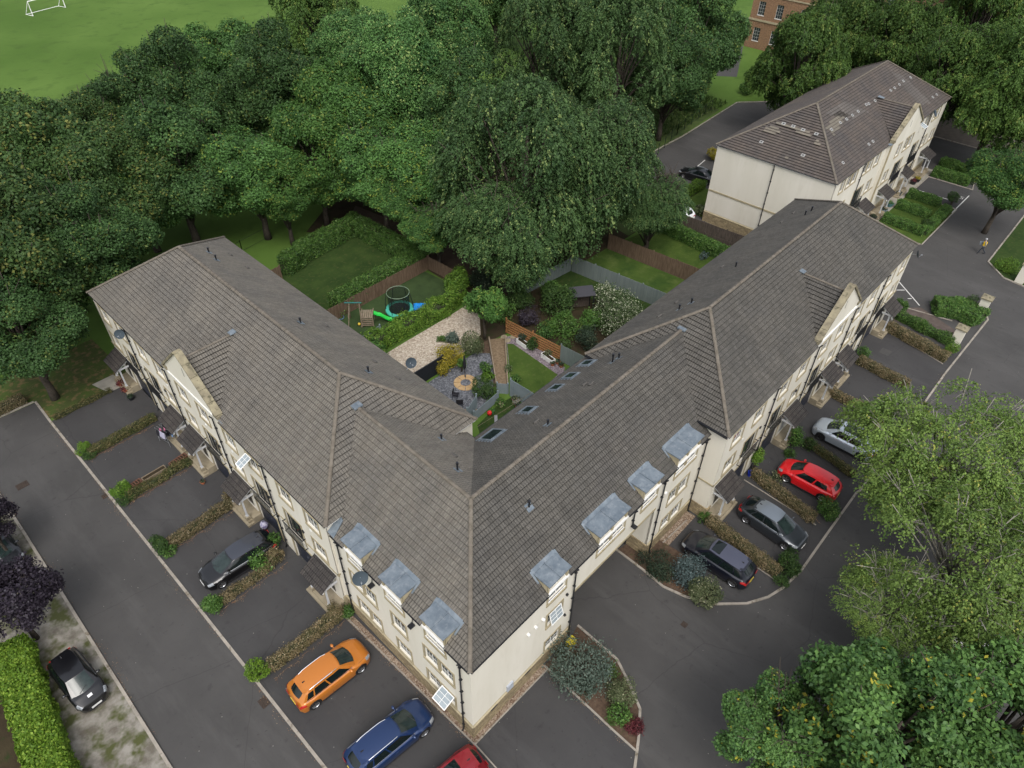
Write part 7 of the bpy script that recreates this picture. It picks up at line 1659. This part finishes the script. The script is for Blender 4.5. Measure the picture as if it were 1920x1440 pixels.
# ================================================================== GOAL, FENCE RAILINGS AND POSTS
ga, gb = Vector(U(62, 30)), Vector(U(123, 14)); gd = empty('football_goal', ga, 'white football goal on the far playing field', 'football goal', rz=math.atan2(gb.y - ga.y, gb.x - ga.x)); L_ = (gb - ga).length
mb = MB(); mb.tube([(0, 0, 0), (0, 0, 2.4), (L_, 0, 2.4), (L_, 0, 0)], .09, 8); mb.tube([(0, 0, 2.4), (0, 2.0, 0), (L_, 2.0, 0), (L_, 0, 2.4)], .06, 6); mb.tube([(0, 0, 0), (0, 2., 0)], .05, 6); mb.tube([(L_, 0, 0), (L_, 2., 0)], .05, 6); mb.build('frame', WHITE, gd)
def railing(pts, h, label, sp_=2.2):
    o = empty('park_railing', (pts[0][0], pts[0][1], 0), label, 'railing'); b0 = Vector((pts[0][0], pts[0][1], 0)); mb = MB()
    for i in range(len(pts) - 1):
        a = Vector((pts[i][0], pts[i][1], 0)) - b0; b = Vector((pts[i + 1][0], pts[i + 1][1], 0)) - b0; L = (b - a).length; n = int(L / sp_)
        for k in range(n + 1): p = a.lerp(b, k / n); mb.box(p.x - .03, p.x + .03, p.y - .03, p.y + .03, 0, h)
        for z in (.3, h - .1): mb.beam(a + Vector((0, 0, z)), b + Vector((0, 0, z)), .025)
    mb.build('rails', M('dark_green_metal', (.01, .02, .012), .6), o)
railing([(8, 47.5), (17.2, 50.0), (20.5, 50.5)], 1.5, 'dark thin metal railing behind the left terrace')
railing([(70, 88), (96, 68), (120, 50)], 1.8, 'dark park railing along the far field edge')
railing([(66, 33.5), (73, 35.2), (84, 36.6)], 1.5, 'dark green mesh railing beside the far car park')
ground_poly('far_path', [(97, 43.5), (112, 51), (113.5, 48), (99, 41)], .012, ASPH)

# ================================================================== TREES
tree_proto('syc', 6.3, 12.5, LSYC, 34, 4250, 18, 0.265, trunk_h=2.4, seed=11, tw=.6, low=-.85, rb=(.22, .36))
tree_proto('dark', 6.4, 13., LDARK, 38, 4625, 18, 0.25, trunk_h=2.6, seed=12, tw=.6, low=-.85, rb=(.2, .34))
tree_proto('yel', 6.2, 12., LYEL, 36, 4250, 18, 0.25, trunk_h=2.4, seed=13, tw=.6, flower=.2, low=-.85, rb=(.2, .34))
tree_proto('brt', 4.6, 11.5, LBRT, 28, 2875, 18, 0.234, trunk_h=2.0, seed=14, tw=.5, tr=.25, low=-.85, rb=(.22, .36))
tree_proto('ash', 5.2, 14., LASH, 30, 3500, 18, 0.218, trunk_h=3., seed=15, tw=.55, rb=(.2, .34), flat=1.25)
tree_proto('beech', 7.6, 15., LBEECH, 34, 5250, 19, 0.211, trunk_h=1.5, seed=16, tw=.5, rb=(.22, .36), droop=1.1, low=-.8, flat=.9, tr=.5)
tree_proto('beechup', 6.6, 14., LBEECH, 30, 4000, 19, 0.211, trunk_h=3.5, seed=26, tw=.5, rb=(.2, .32), droop=-.6, low=-.7, flat=1.2)
tree_proto('elm', 6.2, 13.5, LELM, 38, 4750, 18, 0.218, trunk_h=2.2, seed=17, tw=.55, low=-.85, rb=(.22, .34), droop=.5)
tree_proto('young', 2.1, 3.2, LBRT, 12, 620, 12, .20, trunk_h=1.6, seed=18, tw=.3, tr=.10)
tree_proto('birch', 6.4, 7.2, LBIRCH, 60, 5200, 12, .15, trunk_h=3.4, seed=19, tw=.5, rb=(.12, .22), gap=.25, droop=.9, flower=.04, tr=.2, trunkmat=TWIG, fill=.5)
tree_proto('near', 4.8, 6.8, LNEAR, 48, 3900, 17, .25, trunk_h=3.6, seed=20, tw=.5, rb=(.13, .25), flower=.05, fill=.3, gap=.35)
tree_proto('purple', 2.6, 4.2, LPURP, 18, 1300, 13, .17, trunk_h=1.9, seed=21, tw=.4, rb=(.2, .34), tr=.13)
def TP(px, py, z): return U(px, py, z)[:2]
grp = 'woodland trees behind the terraces'
def T(key, px, py, z, s, sz, label, rz=None, name='broadleaf_tree'): x, y = TP(px, py, z); return place_tree(key, x, y, label, s * 1.17, sz, rz, group=grp, name=name)
T('yel', 95, 330, 9, 1.05, 1.05, 'golden green maple at the far left edge below the playing field')
T('yel', 30, 480, 9, .95, 1., 'golden green maple touching the left edge, halfway up')
T('yel', 150, 250, 9, .8, .95, 'golden green maple topmost at the left by the field')
T('dark', 15, 590, 8, .7, .75, 'dark maple low at the left edge over the lawn')
T('dark', 165, 455, 8, .75, .85, 'dark maple beside the far end of the left terrace')
T('dark', 340, 190, 9.5, .88, 1.05, 'tallest dark blue green maple seen against the playing field')
T('dark', 320, 300, 9, .9, .9, 'broad dark maple above the left terrace roof')
T('syc', 465, 290, 9, .8, .85, 'mid green sycamore with its bare trunk by the laurel hedge')
T('syc', 420, 130, 9, .9, 1., 'sycamore behind the tallest dark maple')
T('brt', 590, 285, 8, .95, 1.0, 'bright green maple hanging over the hedge')
T('brt', 620, 210, 9, 1., 1.1, 'bright green maple above the hanging one')
T('elm', 590, 60, 10, .95, 1.1, 'yellow green tall tree standing at the edge of the field')
T('syc', 712, 300, 8, .75, .85, 'low sycamore shading the earth path')
T('ash', 740, 170, 10, 1.0, 1.05, 'pale leaved ash with feathery crown, left of centre')
T('ash', 850, 120, 10, .95, 1.1, 'pale leaved ash with upright spires near the top centre')
T('syc', 800, 290, 9, .8, .85, 'dark green sycamore between the ash and the beech')
T('syc', 818, 405, 6, .5, .6, 'small sycamore overhanging the earth path')
T('beech', 985, 330, 9, 1.0, 1.02, 'huge drooping beech at the centre with hanging sprays', name='beech_tree')
T('beech', 1110, 300, 9, .85, .95, 'drooping beech on the right shoulder of the huge one', name='beech_tree')
T('beechup', 1160, 130, 10, 1.0, 1.05, 'windblown beech behind the drooping pair', name='beech_tree')
T('beechup', 1020, 120, 10, .95, 1.05, 'second windblown beech, top centre', name='beech_tree')
T('dark', 1300, 80, 9, .98, 1.1, 'very dark maple left of the brick building')
T('dark', 1250, 40, 10, 1., 1.1, 'very dark maple at the top, left of the other')
T('elm', 1505, 130, 9, .95, 1.05, 'dense elm in front of the brick building, behind the far roof')
T('elm', 1600, 85, 8, .88, 1.0, 'dense elm standing between the two brick wall glimpses')
T('elm', 1690, 105, 8, .92, 1.0, 'dense elm directly beyond the far roof ridge')
T('elm', 1830, 60, 10, 1.1, 1.2, 'dense elm at the top right corner')
T('elm', 1880, 190, 8, .95, 1.05, 'dense elm at the right edge above the brown parking')
T('elm', 1780, 160, 8, .9, 1., 'dense elm overhanging the end of the far roof')
T('syc', 1900, 330, 6.5, .62, .75, 'maple cut by the right edge beside the pillar verge')
T('dark', 1060, 5, 9, 1., 1.1, 'dark tree on the far side of the field, top centre')
T('dark', 930, -20, 9, 1., 1.1, 'dark tree at the very top beyond the ash')
T('syc', 1150, -10, 9, 1., 1.1, 'dark sycamore at the top edge right of centre')
T('elm', 1930, -10, 9, 1.1, 1.1, 'elm at the extreme top right beyond the frame edge')
T('dark', 830, -30, 9, 1., 1.1, 'dark tree at the top edge beyond the playing field')
T('dark', 232, 215, 9, .72, .9, 'dark maple stepping down to the field beside the golden green ones')
T('yel', 200, 360, 8, .9, .95, 'golden green maple between the left edge and the broad dark maple')
T('dark', 95, 455, 7, .75, .85, 'dark maple in the second rank near the left edge')
T('syc', 245, 330, 8, .75, .85, 'sycamore low behind the left terrace end')
T('dark', 520, 170, 9, .9, 1., 'dark maple in the middle of the wood')
T('brt', 515, 300, 9, .75, .85, 'slim bright maple beside the bare trunk')
T('syc', 680, 230, 8, .9, .95, 'sycamore in the middle rank behind the hedge garden')
T('ash', 660, 130, 9, .9, .95, 'ash in the second rank beside the yellow green tree')
T('syc', 765, 345, 7, .6, .7, 'sycamore over the earth path bend')
T('beech', 955, 430, 6.5, .72, .72, 'lowest drooping beech sprays over the shrub border', name='beech_tree')
T('beech', 1225, 370, 6, .5, .62, 'small drooping beech beside the lane fence', name='beech_tree')
T('dark', 880, 230, 8, .9, .95, 'dark maple wedged behind the huge beech')
T('dark', 1250, 160, 7, .8, .9, 'dark maple overhanging the rough grass slope')
T('elm', 1540, 75, 8, .85, .95, 'elm in the second rank behind the far roof')
T('elm', 1900, 120, 9, .9, 1., 'elm in the second rank at the right edge')
x, y = 24.1, 22.9; place_tree('young', x, y, 'small rounded maple at the head of the bark path')
place_tree('birch', *TP(1782, 872, 6.5), 'airy yellow green birch over the right hand drives', 1.05, 1., .4, name='birch_tree')
place_tree('birch', *TP(1815, 1040, 6.5), 'sparse twiggy birch below the airy one', 1.05, .95, 2.2, name='birch_tree')
place_tree('birch', *TP(1690, 1130, 5.5), 'low thin birch reaching over the turning area', .55, .75, 4.2, name='birch_tree')
place_tree('near', *TP(1660, 1400, 6.8), 'large leaved sycamore close to the camera, bottom right', 1., 1., .9, name='sycamore_tree')
place_tree('near', *TP(1470, 1390, 5.5), 'smaller large leaved sycamore branch mass at the left of the corner pair', .62, .8, 2., name='sycamore_tree')
place_tree('near', *TP(1865, 1385, 6.5), 'large leaved sycamore filling the bottom right corner', .95, 1., 3., name='sycamore_tree')
place_tree('purple', *TP(8, 1125, 4), 'dark purple plum tree over the gravel verge', 1.05, 1., 1., name='plum_tree')
place_tree('purple', *TP(-30, 975, 4), 'second purple plum tree at the left edge', .75, .95, 2.5, name='plum_tree')
bush('laurel_shrub', U(1397, 175)[:2], 1.4, 1.8, LHEDGE, 'rounded laurel at the end of the mesh railing', n=1800, lsize=.2)
# dry leaf litter gathered along kerbs and hedge feet
rng = np.random.default_rng(77); Pl = []
def litter(a, b, w_, n):
    t = rng.uniform(0, 1, n); a = np.array(a[:2]); b = np.array(b[:2]); d = b - a; nn = np.array([-d[1], d[0]]) / np.linalg.norm(d); cl = .5 + .5 * np.sin(t * 23 + a[0]); q = a + d * t[:, None] + nn * (np.abs(rng.normal(0, abs(w_), n)) * np.sign(w_) * cl)[:, None]
    Pl.append(np.column_stack([q, np.full(n, .022)]))
litter((-5.55, 39), (-6.0, 3), -.22, 900); litter((-10.6, 40), (-11.1, 12), .25, 900)
for y_ in (33.4, 27.6, 22.0, 16.0, 10.2): litter((-5.2, y_), (-.4, y_), -.2, 350)
litter(U(1343, 1133), U(1207, 1070), .3, 350); litter((20.2, -1.6), (19.6, -7), -.2, 350); litter((26.1, -1.6), (25.4, -7), .3, 350); litter((-.2, 9.8), (-.2, .1), -.15, 260); litter((5.4, -.4), (5.3, -6), -.2, 200)
litter((30, -7.6), (47, -7.8), .25, 400); litter(U(960, 1240), U(930, 1330), .5, 120)
P = np.vstack(Pl); me = leaf_mesh('leaf_litter', P, np.tile([0, 0, 1.], (len(P), 1)), .05, rnd=.25, tint=rng.uniform(0, 1, len(P)), mat=leaf('dead_leaves', (.10, .05, .025), (.20, .11, .055), (.3, .22, .12), trans=0.)); o = bpy.data.objects.new('leaf_litter', me); col.objects.link(o); o['kind'] = 'stuff'; tag(o, 'brown dead leaves blown against the kerbs and hedge feet', 'leaf litter')
# rough grass blades on the slope by the far car park
rng = np.random.default_rng(9); n = 9000
gx = rng.uniform(62, 88, n); gy = rng.uniform(36, 52, n); P = np.column_stack([gx, gy, np.full(n, .22)]); N = unit(n) * np.array([1, 1, .2])
me = leaf_mesh('long_grass', P, N, .55, aspect=5, tint=rng.uniform(0, 1, n), mat=LGRASS, D=np.tile([0, 0, 1.], (n, 1))); o = bpy.data.objects.new('long_grass', me); col.objects.link(o); o['kind'] = 'stuff'
tag(o, 'long rough grass on the slope beyond the far car park', 'grass')
